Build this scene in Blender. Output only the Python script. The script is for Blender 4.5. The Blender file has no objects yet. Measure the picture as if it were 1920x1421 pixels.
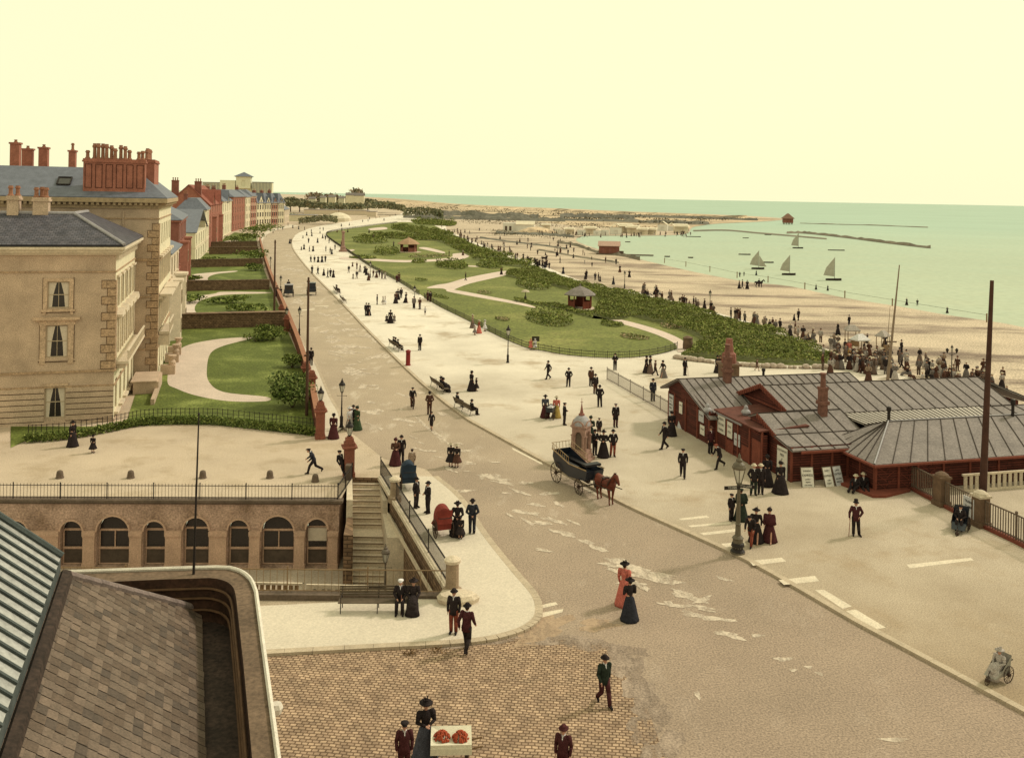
import bpy, bmesh, math, random
from mathutils import Vector, Matrix
from mathutils.geometry import tessellate_polygon
R = math.radians
RND = random.Random(7)
scene = bpy.context.scene
COL = scene.collection
# ---------------------------------------------------------------- camera model (level camera, falling front, slight roll)
F = 1700.; CX = 960.; CY = 368.; ROLL = .0186; H = 18.
CR, SR = math.cos(ROLL), math.sin(ROLL)
def ray(px, py):
    xc = (px-CX)/F; yc = (CY-py)/F
    return xc*CR-yc*SR, yc*CR+xc*SR
def G(px, py, z=0.):
    r, u = ray(px, py); t = (z-H)/u
    return Vector((r*t, t, z))
def P(px, py, D):
    r, u = ray(px, py)
    return Vector((r*D, D, H+u*D))
cam = bpy.data.cameras.new('camera'); camo = bpy.data.objects.new('camera', cam); COL.objects.link(camo)
camo.matrix_world = Matrix(((CR, -SR, 0, 0), (0, 0, -1, 0), (SR, CR, 0, H), (0, 0, 0, 1)))
cam.sensor_fit = 'HORIZONTAL'; cam.sensor_width = 36; cam.lens = 36*F/1920
cam.shift_y = (CY-710.5)/1920; cam.clip_start = .5; cam.clip_end = 60000
scene.camera = camo
# ---------------------------------------------------------------- light
AZ = Vector((.86, .50, 0)).normalized(); ELEV = R(43)
sdir = Vector((AZ.x*math.cos(ELEV), AZ.y*math.cos(ELEV), math.sin(ELEV)))
sun = bpy.data.lights.new('sun', 'SUN'); sun.energy = 2.5; sun.angle = R(6); sun.color = (1, .90, .72)
suno = bpy.data.objects.new('sun', sun); COL.objects.link(suno)
suno.rotation_euler = sdir.to_track_quat('Z', 'Y').to_euler(); suno.location = (40, 20, 80)
w = bpy.data.worlds.new('World'); scene.world = w; w.use_nodes = True
nt = w.node_tree; bg = nt.nodes['Background']
sky = nt.nodes.new('ShaderNodeTexSky'); sky.sky_type = 'NISHITA'; sky.sun_disc = False
sky.sun_elevation = ELEV; sky.sun_rotation = math.atan2(AZ.x, AZ.y); sky.dust_density = 4
mx = nt.nodes.new('ShaderNodeMix'); mx.data_type = 'RGBA'; mx.inputs[0].default_value = .93
nt.links.new(sky.outputs[0], mx.inputs[6]); mx.inputs[7].default_value = (10.7, 10.5, 6.7, 1)
nt.links.new(mx.outputs[2], bg.inputs[0]); bg.inputs[1].default_value = .10
scene.view_settings.view_transform = 'Standard'; scene.view_settings.look = 'None'
scene.view_settings.exposure = 0; scene.view_settings.gamma = 1
# ---------------------------------------------------------------- materials
MATS = {}
def sr(r, g, b):
    f = lambda c: (c/255/12.92) if c/255 <= .04045 else ((c/255+.055)/1.055)**2.4
    return (f(r)/1.5, f(g)/1.42, f(b)/.98)   # appearance -> surface colour under this sun and sky
def mat(name, col, var=.18, scale=3., fine=40., rough=.85, bump=.0, spec=.25, col2=None, metal=0., pos=False, stretch=None, thr=None, grain=.10, near=None):
    """noise-mottled colour: two noise sizes vary the base; col2 comes in where a third noise passes thr"""
    if name in MATS: return MATS[name]
    m = bpy.data.materials.new(name); m.use_nodes = True; MATS[name] = m
    t = m.node_tree; N = t.nodes; L = t.links; b = N['Principled BSDF']
    b.inputs['Roughness'].default_value = rough; b.inputs['Specular IOR Level'].default_value = spec; b.inputs['Metallic'].default_value = metal
    if pos:
        g = N.new('ShaderNodeNewGeometry'); src = g.outputs['Position']
    else:
        g = N.new('ShaderNodeTexCoord'); src = g.outputs['Object']
    def noise(s, d=5., vec=src):
        n = N.new('ShaderNodeTexNoise'); n.inputs['Scale'].default_value = s; n.inputs['Detail'].default_value = d
        n.inputs['Roughness'].default_value = .65; L.new(vec, n.inputs['Vector']); return n.outputs['Fac']
    def mapr(f, a, c, lo, hi):
        n = N.new('ShaderNodeMapRange'); n.inputs[1].default_value = a; n.inputs[2].default_value = c; n.inputs[3].default_value = lo; n.inputs[4].default_value = hi
        L.new(f, n.inputs[0]); return n.outputs[0]
    big = mapr(noise(scale), .3, .7, 1-var, 1+var); fn = mapr(noise(fine, 2), .3, .7, 1-grain*2, 1+grain*2)
    mu = N.new('ShaderNodeMath'); mu.operation = 'MULTIPLY'; L.new(big, mu.inputs[0]); L.new(fn, mu.inputs[1])
    base = None
    if col2 is not None:
        v = src
        if stretch:
            mp = N.new('ShaderNodeMapping'); mp.inputs['Scale'].default_value = stretch[:3]
            if len(stretch) > 3: mp.inputs['Rotation'].default_value = (0, 0, stretch[3])
            L.new(src, mp.inputs['Vector']); v = mp.outputs[0]
        k = thr or (.5, .6, .5)
        f = mapr(noise(k[2], 6, v), k[0], k[1], 0, 1)
        mi = N.new('ShaderNodeMix'); mi.data_type = 'RGBA'; L.new(f, mi.inputs[0]); mi.inputs[6].default_value = (*col, 1); mi.inputs[7].default_value = (*col2, 1)
        base = mi.outputs[2]
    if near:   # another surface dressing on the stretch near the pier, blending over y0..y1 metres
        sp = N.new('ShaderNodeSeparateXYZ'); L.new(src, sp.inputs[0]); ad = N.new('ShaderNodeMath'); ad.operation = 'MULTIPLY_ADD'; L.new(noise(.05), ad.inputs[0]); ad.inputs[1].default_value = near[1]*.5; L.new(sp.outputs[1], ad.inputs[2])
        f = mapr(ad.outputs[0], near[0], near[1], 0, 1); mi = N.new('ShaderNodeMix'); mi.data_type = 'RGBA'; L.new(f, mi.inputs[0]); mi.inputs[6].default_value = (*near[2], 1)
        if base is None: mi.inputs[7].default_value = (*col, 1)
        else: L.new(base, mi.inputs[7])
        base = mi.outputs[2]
    mm = N.new('ShaderNodeMix'); mm.data_type = 'RGBA'; mm.blend_type = 'MULTIPLY'; mm.inputs[0].default_value = 1
    if base is None: mm.inputs[6].default_value = (*col, 1)
    else: L.new(base, mm.inputs[6])
    L.new(mu.outputs[0], mm.inputs[7]); L.new(mm.outputs[2], b.inputs['Base Color'])
    if bump:
        bp = N.new('ShaderNodeBump'); bp.inputs['Strength'].default_value = bump; bp.inputs['Distance'].default_value = .05
        L.new(fn, bp.inputs['Height']); L.new(bp.outputs[0], b.inputs['Normal'])
    return m
def brickmat(name, c1, c2, mortar, bw, bh, msz=.012, rotz=0., rough=.85, pos=False, offs=.5, bumps=.4, axis=None, jitter=0.):
    if name in MATS: return MATS[name]
    m = bpy.data.materials.new(name); m.use_nodes = True; MATS[name] = m
    t = m.node_tree; N = t.nodes; L = t.links; b = N['Principled BSDF']; b.inputs['Roughness'].default_value = rough; b.inputs['Specular IOR Level'].default_value = .2
    g = N.new('ShaderNodeTexCoord'); src = g.outputs['Object']
    if pos: src = N.new('ShaderNodeNewGeometry').outputs['Position']
    if axis:
        cx = N.new('ShaderNodeSeparateXYZ'); L.new(src, cx.inputs[0]); cm = N.new('ShaderNodeCombineXYZ')
        if axis == 'sum':
            ad = N.new('ShaderNodeMath'); L.new(cx.outputs[0], ad.inputs[0]); L.new(cx.outputs[1], ad.inputs[1]); L.new(ad.outputs[0], cm.inputs[0])
        else: L.new(cx.outputs['xyz'.index(axis)], cm.inputs[0])
        L.new(cx.outputs[2], cm.inputs[1]); src = cm.outputs[0]
    mp = N.new('ShaderNodeMapping'); mp.inputs['Rotation'].default_value = (0, 0, rotz); L.new(src, mp.inputs['Vector']); src2 = mp.outputs[0]
    if jitter:
        nz = N.new('ShaderNodeTexNoise'); nz.inputs['Scale'].default_value = 1.3; L.new(src2, nz.inputs['Vector'])
        va = N.new('ShaderNodeVectorMath'); va.operation = 'MULTIPLY_ADD'; L.new(nz.outputs['Color'], va.inputs[0]); va.inputs[1].default_value = (jitter,)*3; L.new(src2, va.inputs[2]); src2 = va.outputs[0]
    br = N.new('ShaderNodeTexBrick'); br.inputs['Scale'].default_value = 1; br.offset = offs
    br.inputs['Color1'].default_value = (*c1, 1); br.inputs['Color2'].default_value = (*c2, 1); br.inputs['Mortar'].default_value = (*mortar, 1)
    br.inputs['Brick Width'].default_value = bw; br.inputs['Row Height'].default_value = bh; br.inputs['Mortar Size'].default_value = msz; br.inputs['Mortar Smooth'].default_value = .2
    L.new(src2, br.inputs['Vector'])
    n = N.new('ShaderNodeTexNoise'); n.inputs['Scale'].default_value = 1.7; n.inputs['Detail'].default_value = 8; L.new(src, n.inputs['Vector'])
    r = N.new('ShaderNodeMapRange'); r.inputs[1].default_value = .3; r.inputs[2].default_value = .7; r.inputs[3].default_value = .72; r.inputs[4].default_value = 1.25; L.new(n.outputs[0], r.inputs[0])
    mm = N.new('ShaderNodeMix'); mm.data_type = 'RGBA'; mm.blend_type = 'MULTIPLY'; mm.inputs[0].default_value = 1
    L.new(br.outputs['Color'], mm.inputs[6]); L.new(r.outputs[0], mm.inputs[7]); L.new(mm.outputs[2], b.inputs['Base Color'])
    bp = N.new('ShaderNodeBump'); bp.inputs['Strength'].default_value = bumps; bp.inputs['Distance'].default_value = .03; bp.invert = True
    L.new(br.outputs['Fac'], bp.inputs['Height']); L.new(bp.outputs[0], b.inputs['Normal'])
    return m
def plain(name, col, rough=.8, spec=.25, var=.12, **k): return mat(name, col, var=var, rough=rough, spec=spec, **k)
# ---------------------------------------------------------------- mesh builder
class MB:
    def __init__(s): s.v = []; s.f = []; s.m = []; s.mi = 0; s.T = None
    def add(s, vs, fs):
        o = len(s.v)
        if s.T is not None: vs = [s.T @ Vector(p) for p in vs]
        s.v += [tuple(p) for p in vs]; s.f += [tuple(i+o for i in f) for f in fs]; s.m += [s.mi]*len(fs)
    def box(s, x0, x1, y0, y1, z0, z1):
        s.add([(x0,y0,z0),(x1,y0,z0),(x1,y1,z0),(x0,y1,z0),(x0,y0,z1),(x1,y0,z1),(x1,y1,z1),(x0,y1,z1)],
              [(0,3,2,1),(4,5,6,7),(0,1,5,4),(1,2,6,5),(2,3,7,6),(3,0,4,7)])
    def poly(s, pts): s.add(pts, [tuple(range(len(pts)))])
    def prism(s, pts, z0, z1):
        n = len(pts)
        a = sum(pts[i][0]*pts[(i+1)%n][1]-pts[(i+1)%n][0]*pts[i][1] for i in range(n))
        if a < 0: pts = pts[::-1]
        vs = [(p[0],p[1],z0) for p in pts]+[(p[0],p[1],z1) for p in pts]
        tri = tessellate_polygon([[Vector((p[0],p[1],0)) for p in pts]])
        fs = []
        for t in tri:
            A, B, Cc = [pts[i] for i in t]
            if (B[0]-A[0])*(Cc[1]-A[1])-(B[1]-A[1])*(Cc[0]-A[0]) < 0: t = t[::-1]
            fs.append(tuple(i+n for i in t)); fs.append(tuple(t[::-1]))
        fs += [(i,(i+1)%n,(i+1)%n+n,i+n) for i in range(n)]
        s.add(vs, fs)
    def tube(s, p0, p1, r0, r1=None, n=8, caps=True):
        p0, p1 = Vector(p0), Vector(p1); r1 = r0 if r1 is None else r1
        d = p1-p0
        if d.length < 1e-6: return
        d.normalize(); u = d.orthogonal().normalized(); w_ = d.cross(u)
        vs = []
        for p, r in ((p0,r0),(p1,r1)):
            for i in range(n):
                a = 2*math.pi*i/n; vs.append(p+(u*math.cos(a)+w_*math.sin(a))*r)
        fs = [(i,(i+1)%n,(i+1)%n+n,i+n) for i in range(n)]
        if caps: fs += [tuple(range(n))[::-1], tuple(range(n,2*n))]
        s.add(vs, fs)
    def path(s, pts, rs, n=8, ball=True):
        if not hasattr(rs, '__len__'): rs = [rs]*len(pts)
        for i in range(len(pts)-1): s.tube(pts[i], pts[i+1], rs[i], rs[i+1], n)
        if ball:
            for i in range(len(pts)): s.ball(pts[i], rs[i]*1.0, n)
    def ball(s, c, r, n=8, sc=(1,1,1), m=None):
        m = m or max(4, n//2+1); vs = [(c[0],c[1],c[2]-r*sc[2])]; fs = []
        for j in range(1, m):
            t = -math.pi/2+math.pi*j/m
            for i in range(n):
                a = 2*math.pi*i/n; vs.append((c[0]+r*sc[0]*math.cos(t)*math.cos(a), c[1]+r*sc[1]*math.cos(t)*math.sin(a), c[2]+r*sc[2]*math.sin(t)))
        vs.append((c[0],c[1],c[2]+r*sc[2])); L = len(vs)-1
        for i in range(n): fs.append((0, 1+(i+1)%n, 1+i)); fs.append((L, L-n+i, L-n+(i+1)%n))
        for j in range(m-2):
            for i in range(n): fs.append((1+j*n+i, 1+j*n+(i+1)%n, 1+(j+1)*n+(i+1)%n, 1+(j+1)*n+i))
        s.add(vs, fs)
    def lathe(s, prof, n=16, c=(0,0,0), sx=1., sy=1., rot=0., wob=0., nw=0):
        vs = []; k = len(prof)
        for r, z in prof:
            for i in range(n):
                a = 2*math.pi*i/n+rot; q = r*(1+wob*math.cos(nw*a)) if wob else r
                vs.append((c[0]+q*math.cos(a)*sx, c[1]+q*math.sin(a)*sy, c[2]+z))
        fs = [(j*n+i, j*n+(i+1)%n, (j+1)*n+(i+1)%n, (j+1)*n+i) for j in range(k-1) for i in range(n)]
        fs += [tuple(range(n))[::-1], tuple((k-1)*n+i for i in range(n))]
        s.add(vs, fs)
    def rings(s, rs, n=12):
        """elliptical loft: list of (centre, rx, ry, [shear])"""
        vs = []
        for c, rx, ry in rs:
            for i in range(n):
                a = 2*math.pi*i/n; vs.append((c[0]+rx*math.cos(a), c[1]+ry*math.sin(a), c[2]))
        k = len(rs)
        fs = [(j*n+i, j*n+(i+1)%n, (j+1)*n+(i+1)%n, (j+1)*n+i) for j in range(k-1) for i in range(n)]
        fs += [tuple(range(n))[::-1], tuple((k-1)*n+i for i in range(n))]
        s.add(vs, fs)
    def panel(s, O, ux, uz, W, Hh, holes, depth, nrm=None):
        """flat wall W x Hh in the plane (ux,uz) at O with holes (lists of 2D points); reveals go back by depth along -nrm"""
        O = Vector(O); ux = Vector(ux); uz = Vector(uz); nrm = ux.cross(uz) if nrm is None else Vector(nrm)
        loops = [[(0,0),(W,0),(W,Hh),(0,Hh)]]+[list(h) for h in holes]
        flat = [p for l in loops for p in l]
        tris = tessellate_polygon([[Vector((p[0],p[1],0)) for p in l] for l in loops])
        fs = []
        for t in tris:
            A, B, Cc = [flat[i] for i in t]
            ar = (B[0]-A[0])*(Cc[1]-A[1])-(B[1]-A[1])*(Cc[0]-A[0])
            if abs(ar) < 1e-9: continue
            fs.append(tuple(t) if ar > 0 else tuple(t[::-1]))
        s.add([O+ux*p[0]+uz*p[1] for p in flat], fs)
        for h in holes:
            n = len(h); ar = sum(h[i][0]*h[(i+1)%n][1]-h[(i+1)%n][0]*h[i][1] for i in range(n))
            hh = h if ar > 0 else h[::-1]
            a = [O+ux*p[0]+uz*p[1] for p in hh]; b = [q-nrm*depth for q in a]
            s.add(a+b, [(i+n, (i+1)%n+n, (i+1)%n, i) for i in range(n)])
    def leaves(s, pts, size, up=.3):
        rnd = RND
        for p in pts:
            d = Vector((rnd.gauss(0,1), rnd.gauss(0,1), rnd.gauss(0,1)+up)).normalized()
            u = d.orthogonal().normalized(); a = rnd.random()*6.28
            u2 = (u*math.cos(a)+d.cross(u)*math.sin(a)); v2 = d.cross(u2)
            q = size*rnd.uniform(.6,1.3); l = q*rnd.uniform(.7,1.2); c = Vector(p)
            s.add([c-u2*q*.5, c+v2*l*.35-u2*q*.1, c+u2*q*.5, c-v2*l*.35+u2*q*.1], [(0,1,2,3)])
    def build(s, name, mats, parent=None, smooth=False, loc=None):
        me = bpy.data.meshes.new(name); me.from_pydata(s.v, [], s.f); me.validate()
        if not isinstance(mats, (list, tuple)): mats = [mats]
        for m in mats: me.materials.append(m)
        if len(mats) > 1 and len(me.polygons) == len(s.m): me.polygons.foreach_set('material_index', s.m)
        if smooth: me.polygons.foreach_set('use_smooth', [True]*len(me.polygons))
        me.update()
        o = bpy.data.objects.new(name, me); COL.objects.link(o)
        if parent: o.parent = parent
        if loc is not None: o.location = loc
        return o
def tag(o, label=None, cat=None, group=None, kind=None):
    if label: o['label'] = label
    if cat: o['category'] = cat
    if group: o['group'] = group
    if kind: o['kind'] = kind
    return o
def thing(name, label, cat, loc=(0,0,0), rz=0., group=None):
    o = bpy.data.objects.new(name, None); COL.objects.link(o); o.location = loc; o.rotation_euler = (0,0,rz); o.empty_display_size = .2
    return tag(o, label, cat, group)
def copy_tree(o, parent=None):
    c = o.copy(); COL.objects.link(c); c.parent = parent
    for ch in o.children: copy_tree(ch, c)
    return c
def dup(o, loc, rz=0., label=None, group=None, sc=None):
    c = copy_tree(o); c.location = loc; c.rotation_euler = (0,0,rz)
    if label: c['label'] = label
    if group: c['group'] = group
    if sc: c.scale = (sc,sc,sc)
    return c
def ipts(poly):  # bounding box
    xs = [p[0] for p in poly]; ys = [p[1] for p in poly]; return min(xs), max(xs), min(ys), max(ys)
def inside(x, y, poly):
    c = False; n = len(poly); j = n-1
    for i in range(n):
        if (poly[i][1] > y) != (poly[j][1] > y) and x < (poly[j][0]-poly[i][0])*(y-poly[i][1])/(poly[j][1]-poly[i][1])+poly[i][0]: c = not c
        j = i
    return c
def scatter(poly, n, rnd=RND):
    a, b, c, d = ipts(poly); out = []; k = 0
    while len(out) < n and k < n*60:
        k += 1; x = rnd.uniform(a,b); y = rnd.uniform(c,d)
        if inside(x, y, poly): out.append((x,y))
    return out
def smoothline(pts, n=6, closed=False):
    """Catmull-Rom through 2D pixel points"""
    out = []; m = len(pts)
    for i in range(m if closed else m-1):
        p = [pts[(i+k-1)%m] if closed else pts[min(max(i+k-1,0),m-1)] for k in range(4)]
        for j in range(n):
            t = j/n
            out.append(tuple(.5*(2*p[1][q]+(p[2][q]-p[0][q])*t+(2*p[0][q]-5*p[1][q]+4*p[2][q]-p[3][q])*t*t+(3*p[1][q]-p[0][q]-3*p[2][q]+p[3][q])*t**3) for q in range(2)))
    if not closed: out.append(tuple(pts[-1]))
    return out
def gpoly(px, z=0.): return [tuple(G(x,y,z)[:2]) for x, y in px]
def sheet(name, pts, z, m, holes=(), parent=None, thick=None):
    """flat polygon sheet (world xy points); with thick it becomes a raised slab with sides"""
    mb = MB()
    loops = [[Vector((p[0],p[1],0)) for p in pts]]+[[Vector((p[0],p[1],0)) for p in h] for h in holes]
    flat = [p for l in loops for p in l]; fs = []
    for t in tessellate_polygon(loops):
        A, B, Cc = [flat[i] for i in t]; ar = (B.x-A.x)*(Cc.y-A.y)-(B.y-A.y)*(Cc.x-A.x)
        if abs(ar) > 1e-9: fs.append(tuple(t) if ar > 0 else tuple(t[::-1]))
    mb.add([(p.x,p.y,z) for p in flat], fs)
    if thick:
        for l in loops:
            n = len(l)
            for i in range(n):
                a, b = l[i], l[(i+1)%n]; mb.add([(a.x,a.y,z-thick),(b.x,b.y,z-thick),(b.x,b.y,z),(a.x,a.y,z)], [(0,1,2,3)])
    return mb.build(name, m, parent)
def structure(o): o['kind'] = 'structure'; return o
# ================================================================ SETTING: ground, roads, water
KH = .12   # kerb height
m_ground = mat('gravel_ground', sr(214,188,142), var=.13, scale=.12, fine=14, pos=True, grain=.17, col2=sr(196,170,124), thr=(.50,.66,.35))
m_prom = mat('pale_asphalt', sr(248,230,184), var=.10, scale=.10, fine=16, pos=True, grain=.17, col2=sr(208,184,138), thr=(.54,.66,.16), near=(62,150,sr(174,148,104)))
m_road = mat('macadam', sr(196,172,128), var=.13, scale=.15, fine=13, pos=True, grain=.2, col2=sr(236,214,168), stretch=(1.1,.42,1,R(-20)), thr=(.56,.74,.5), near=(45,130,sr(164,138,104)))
m_pave = mat('paving', sr(232,212,166), var=.07, scale=.3, fine=12, pos=True, grain=.07)
m_kerb = mat('kerb_stone', sr(206,182,136), var=.15, scale=1.2, fine=20, pos=True)
m_lawn = mat('lawn', sr(122,124,50), var=.24, scale=.07, fine=3.0, pos=True, grain=.22, bump=.5, col2=sr(146,138,68), thr=(.5,.72,.07))
m_lawn2 = mat('garden_lawn', sr(104,112,38), var=.22, scale=.2, fine=5, pos=True, grain=.22, bump=.5, col2=sr(142,146,66), thr=(.5,.7,.2))
m_path = mat('gravel_path', sr(232,206,164), var=.10, scale=.3, fine=10, pos=True)
m_sand = mat('beach_sand', sr(216,190,142), var=.18, scale=.08, fine=4.5, pos=True, grain=.28, col2=sr(140,116,86), stretch=(.5,1.5,1,R(22)), thr=(.48,.62,.07))
m_dune = mat('dune_sand', sr(226,194,138), var=.2, scale=.01, fine=.3, pos=True, grain=.2, col2=sr(124,106,70), stretch=(.25,2.2,1,R(-10)), thr=(.49,.6,.012))
m_setts = brickmat('granite_setts', sr(212,176,126), sr(172,140,100), sr(124,96,64), .23, .16, .024, rotz=R(6), pos=True, bumps=.9, jitter=.16)
m_stone = mat('pale_stone', sr(214,192,146), var=.16, scale=1.3, fine=14)
m_wallstone = brickmat('rubble_wall', sr(158,124,84), sr(126,98,66), sr(96,74,50), .5, .22, .03, axis='sum', bumps=.7, jitter=.15)
m_redbrick = brickmat('red_brick', sr(142,72,46), sr(112,54,36), sr(128,92,66), .23, .075, .012, axis='sum')
def water(name, col, rough):
    m = mat(name, col, var=.06, scale=.006, fine=.5, rough=rough, spec=.06, pos=True, grain=.04, near=(120,900,sr(208,206,154)))   # silty shallows near the shore
    t = m.node_tree; b = t.nodes['Principled BSDF']; n = t.nodes.new('ShaderNodeTexNoise'); n.inputs['Scale'].default_value = .8; n.inputs['Detail'].default_value = 4
    g = t.nodes.new('ShaderNodeNewGeometry'); mp = t.nodes.new('ShaderNodeMapping'); mp.inputs['Scale'].default_value = (.5,1.6,1)
    t.links.new(g.outputs['Position'], mp.inputs[0]); t.links.new(mp.outputs[0], n.inputs['Vector'])
    bp = t.nodes.new('ShaderNodeBump'); bp.inputs['Strength'].default_value = .25; bp.inputs['Distance'].default_value = .1
    t.links.new(n.outputs[0], bp.inputs['Height']); t.links.new(bp.outputs[0], b.inputs['Normal']); return m
m_sea = m_lake = water('sea_water', sr(190,206,161), .8)

# the sunken court in front of the arcade (hole in the ground), world xy
PIT = [(-31.,52.0),(-9.75,52.95),(-9.75,57.2),(-8.0,57.2),(-2.35,40.5),(-31.,39.6)]
shore_far = [(1470,412),(1440,415),(1400,417),(1340,420),(1300,426),(1290,437),(1265,441),(1200,442),(1140,442),(1092,443),(1080,450),(1098,460),(1150,476),(1200,487),(1300,510),(1400,529),(1480,537),(1583,559),(1686,575),(1775,591),(1884,607),(1980,626)]
shore_sea = [(1468,409.5),(1400,405),(1260,399.5),(1150,395.5),(1060,391.5),(960,387.5),(850,382),(760,374),(715,371)]
land = [(150.,90.),(260.,-20.),(260.,-90.),(-300.,-90.),(-9000.,500.),(-14000.,12000.),(-4000.,12000.),(-900.,5200.)]
land += gpoly(smoothline(shore_sea[::-1], 3)) + gpoly(smoothline(shore_far, 4))
ground = structure(sheet('ground', land, 0., m_ground, holes=[PIT]))
# beach and dunes lie on the ground sheet
beach = smoothline([(835,428),(870,446),(960,480),(1010,495),(1100,530),(1200,548),(1290,572),(1400,602),(1500,636),(1590,668),(1700,705),(1790,740),(1990,800)],3)
beach_px = beach + smoothline([(1995,630),(1884,606.5),(1775,590.6),(1686,574.6),(1583,558.6),(1480,536.6),(1400,528.6),(1300,509.6),(1200,486.6),(1150,475.6),(1098,459.6),(1079,450),(1091,443.2)],3) + [(1040,437),(960,432),(900,428)]
structure(sheet('beach', gpoly(beach_px), .006, m_sand))
dune_px = [(700,389),(760,397),(860,407),(1000,415),(1080,424),(1200,429),(1290,432),(1297,426),(1335,420),(1398,417),(1467,411.5),(1400,405.5),(1260,400),(1150,396),(1060,392),(960,388),(850,382.5),(760,374.5),(716,371.5),(640,370.5)]
structure(sheet('dune_field', gpoly(dune_px), .01, m_dune))
# water
mb = MB(); mb.add([(-20000,300,-.14),(40000,-200,-.14),(40000,45000,-.14),(-20000,45000,-.14)], [(0,1,2,3)]); structure(mb.build('sea', m_sea))
lake_px = shore_far[5:] + [(2040,640),(2040,480),(1745,466),(1600,449),(1480,438),(1400,430),(1310,424)]
structure(sheet('lake', gpoly(lake_px, -.12), -.12, m_lake))

# promenade slab (raised kerb), road, pavements
kerbR = smoothline([(1990,1372),(1885,1315),(1700,1216),(1600,1163),(1500,1105),(1383,1041),(1204,960),(1139,928),(1031,871),(960,832),(900,799),(872,783),(818,742),(764,694),(694,625),(645,573),(589,517),(560,483),(547,462),(549,446),(566,434),(600,424),(680,412),(752,405)],4)
promR = [(748,400),(1000,424),(870,446),(1010,495),(1200,548),(1400,602),(1590,668),(1790,740)]
def GW(px, z=0.): return gpoly(px, z)
prom = GW(kerbR, KH) + GW([(790,404),(835,420),(838,432)], KH) + GW(beach[1:], KH) + [(150.,90.),(150.,8.),(60.,8.)]
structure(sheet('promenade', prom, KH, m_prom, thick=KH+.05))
def strip(name, px, z0, z1, wdt, m, side=1):
    """kerb stones along a pixel polyline"""
    p = [Vector((*q,0)) for q in gpoly(px, z1)]; mb = MB()
    for i in range(len(p)-1):
        d = (p[i+1]-p[i]); n = Vector((-d.y,d.x,0)).normalized()*wdt*side; L = d.length; k = max(1,int(L/1.4))
        for j in range(k):
            a = p[i]+d*(j/k+.006); b = p[i]+d*((j+1)/k-.006); mb.prism([a[:2],b[:2],(b+n)[:2],(a+n)[:2]], z0, z1)
    return structure(mb.build(name, m))
strip('kerb', [q for q in kerbR if q[1] > 440], -.05, KH+.006, .32, m_kerb, -1)
kerbL = smoothline([(655,792),(641,802),(633,773),(616,743),(590,682),(575,655),(555,620),(534,561),(518,530),(508,510),(497,480),(492,458),(498,442),(520,431),(560,424)],3)
road_px = kerbR[:-6] + [(600,422),(560,422)] + kerbL[::-1][:-3] + [(660,812),(720,860),(800,880),(812,893),(860,935),(905,1003),(960,1072),(995,1112),(1004,1135),(998,1160),(960,1182),(880,1198),(500,1219),(440,1226),(430,1500),(760,1900),(2300,1900)]
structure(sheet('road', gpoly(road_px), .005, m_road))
gutter = smoothline([(1990,1380),(1700,1221),(1383,1045),(1204,964),(1031,875),(900,803)],3)
# cobbled crossing
sett_px = [(470,1227),(870,1203),(1000,1195),(1120,1205),(1175,1225),(1180,1260),(1215,1330),(1240,1400),(1300,1600),(470,1700)]
structure(sheet('cobbled_crossing', gpoly(sett_px), .009, m_setts))
# left pavements
pav1 = kerbL + [(545,421),(500,433),(487,448),(491,470),(498,495),(508,525),(520,555),(532,585),(545,620),(560,660),(578,720),(590,780),(597,818),(620,818)]
structure(sheet('pavement', gpoly(pav1, KH), KH, m_pave, thick=KH+.04))
kerbC = smoothline([(812,893),(860,935),(905,1003),(960,1072),(994,1112),(1003,1138),(996,1160),(960,1180),(880,1196),(700,1206),(497,1217)],4)
pav2 = GW(kerbC, KH) + GW([(400,1222),(400,1140),(477,1136)], KH) + [(-2.30,40.45),(-2.25,40.6),(-7.92,57.1),(-7.6,57.6)]
structure(sheet('pavement', pav2, KH, m_pave, thick=KH+.04))
strip('kerb', kerbC, -.05, KH+.006, .34, m_kerb, 1)
strip('kerb', [q for q in kerbL[3:] if q[1] > 460], -.05, KH+.006, .25, m_kerb, -1)
# pale lines of setts let into the road and the promenade
def bar(name, px, z, m): return structure(sheet(name, gpoly(px, z), z, m))
m_bar = mat('pale_slab', sr(240,218,168), var=.10, scale=2, fine=14, pos=True)
slabs = [[(1404,1051),(1412,1060),(1474,1052),(1466,1045)],[(1460,1087),(1470,1096),(1536,1089),(1528,1079)],[(1528,1106),(1545,1105),(1597,1136),(1580,1141)],[(1586,1145),(1605,1142),(1661,1176),(1640,1180)],
 [(1700,1058),(1706,1065),(1826,1050),(1820,1045)],[(1290,985),(1296,988),(1372,982),(1368,978)],[(1312,999),(1320,1003),(1385,996),(1380,991)],[(1352,1019),(1360,1026),(1400,1022),(1396,1015)],[(1272,972),(1278,975),(1330,970),(1325,966)]]
for s_ in slabs: bar('paving_slab', s_, KH+.005, m_bar)
for s_ in [[(1004,1136),(1008,1142),(1046,1133),(1042,1128)],[(1016,1148),(1012,1158),(1055,1147),(1056,1141)],[(960,839),(962,843),(1018,872),(1016,867)],[(1090,911),(1094,916),(1124,932),(1120,925)],[(590,579),(590,581),(560,583),(560,581)],[(615,573),(590,573.5),(590,574.5),(617,574.5)]]:
    bar('road_slab', s_, .012, m_bar)
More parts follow.
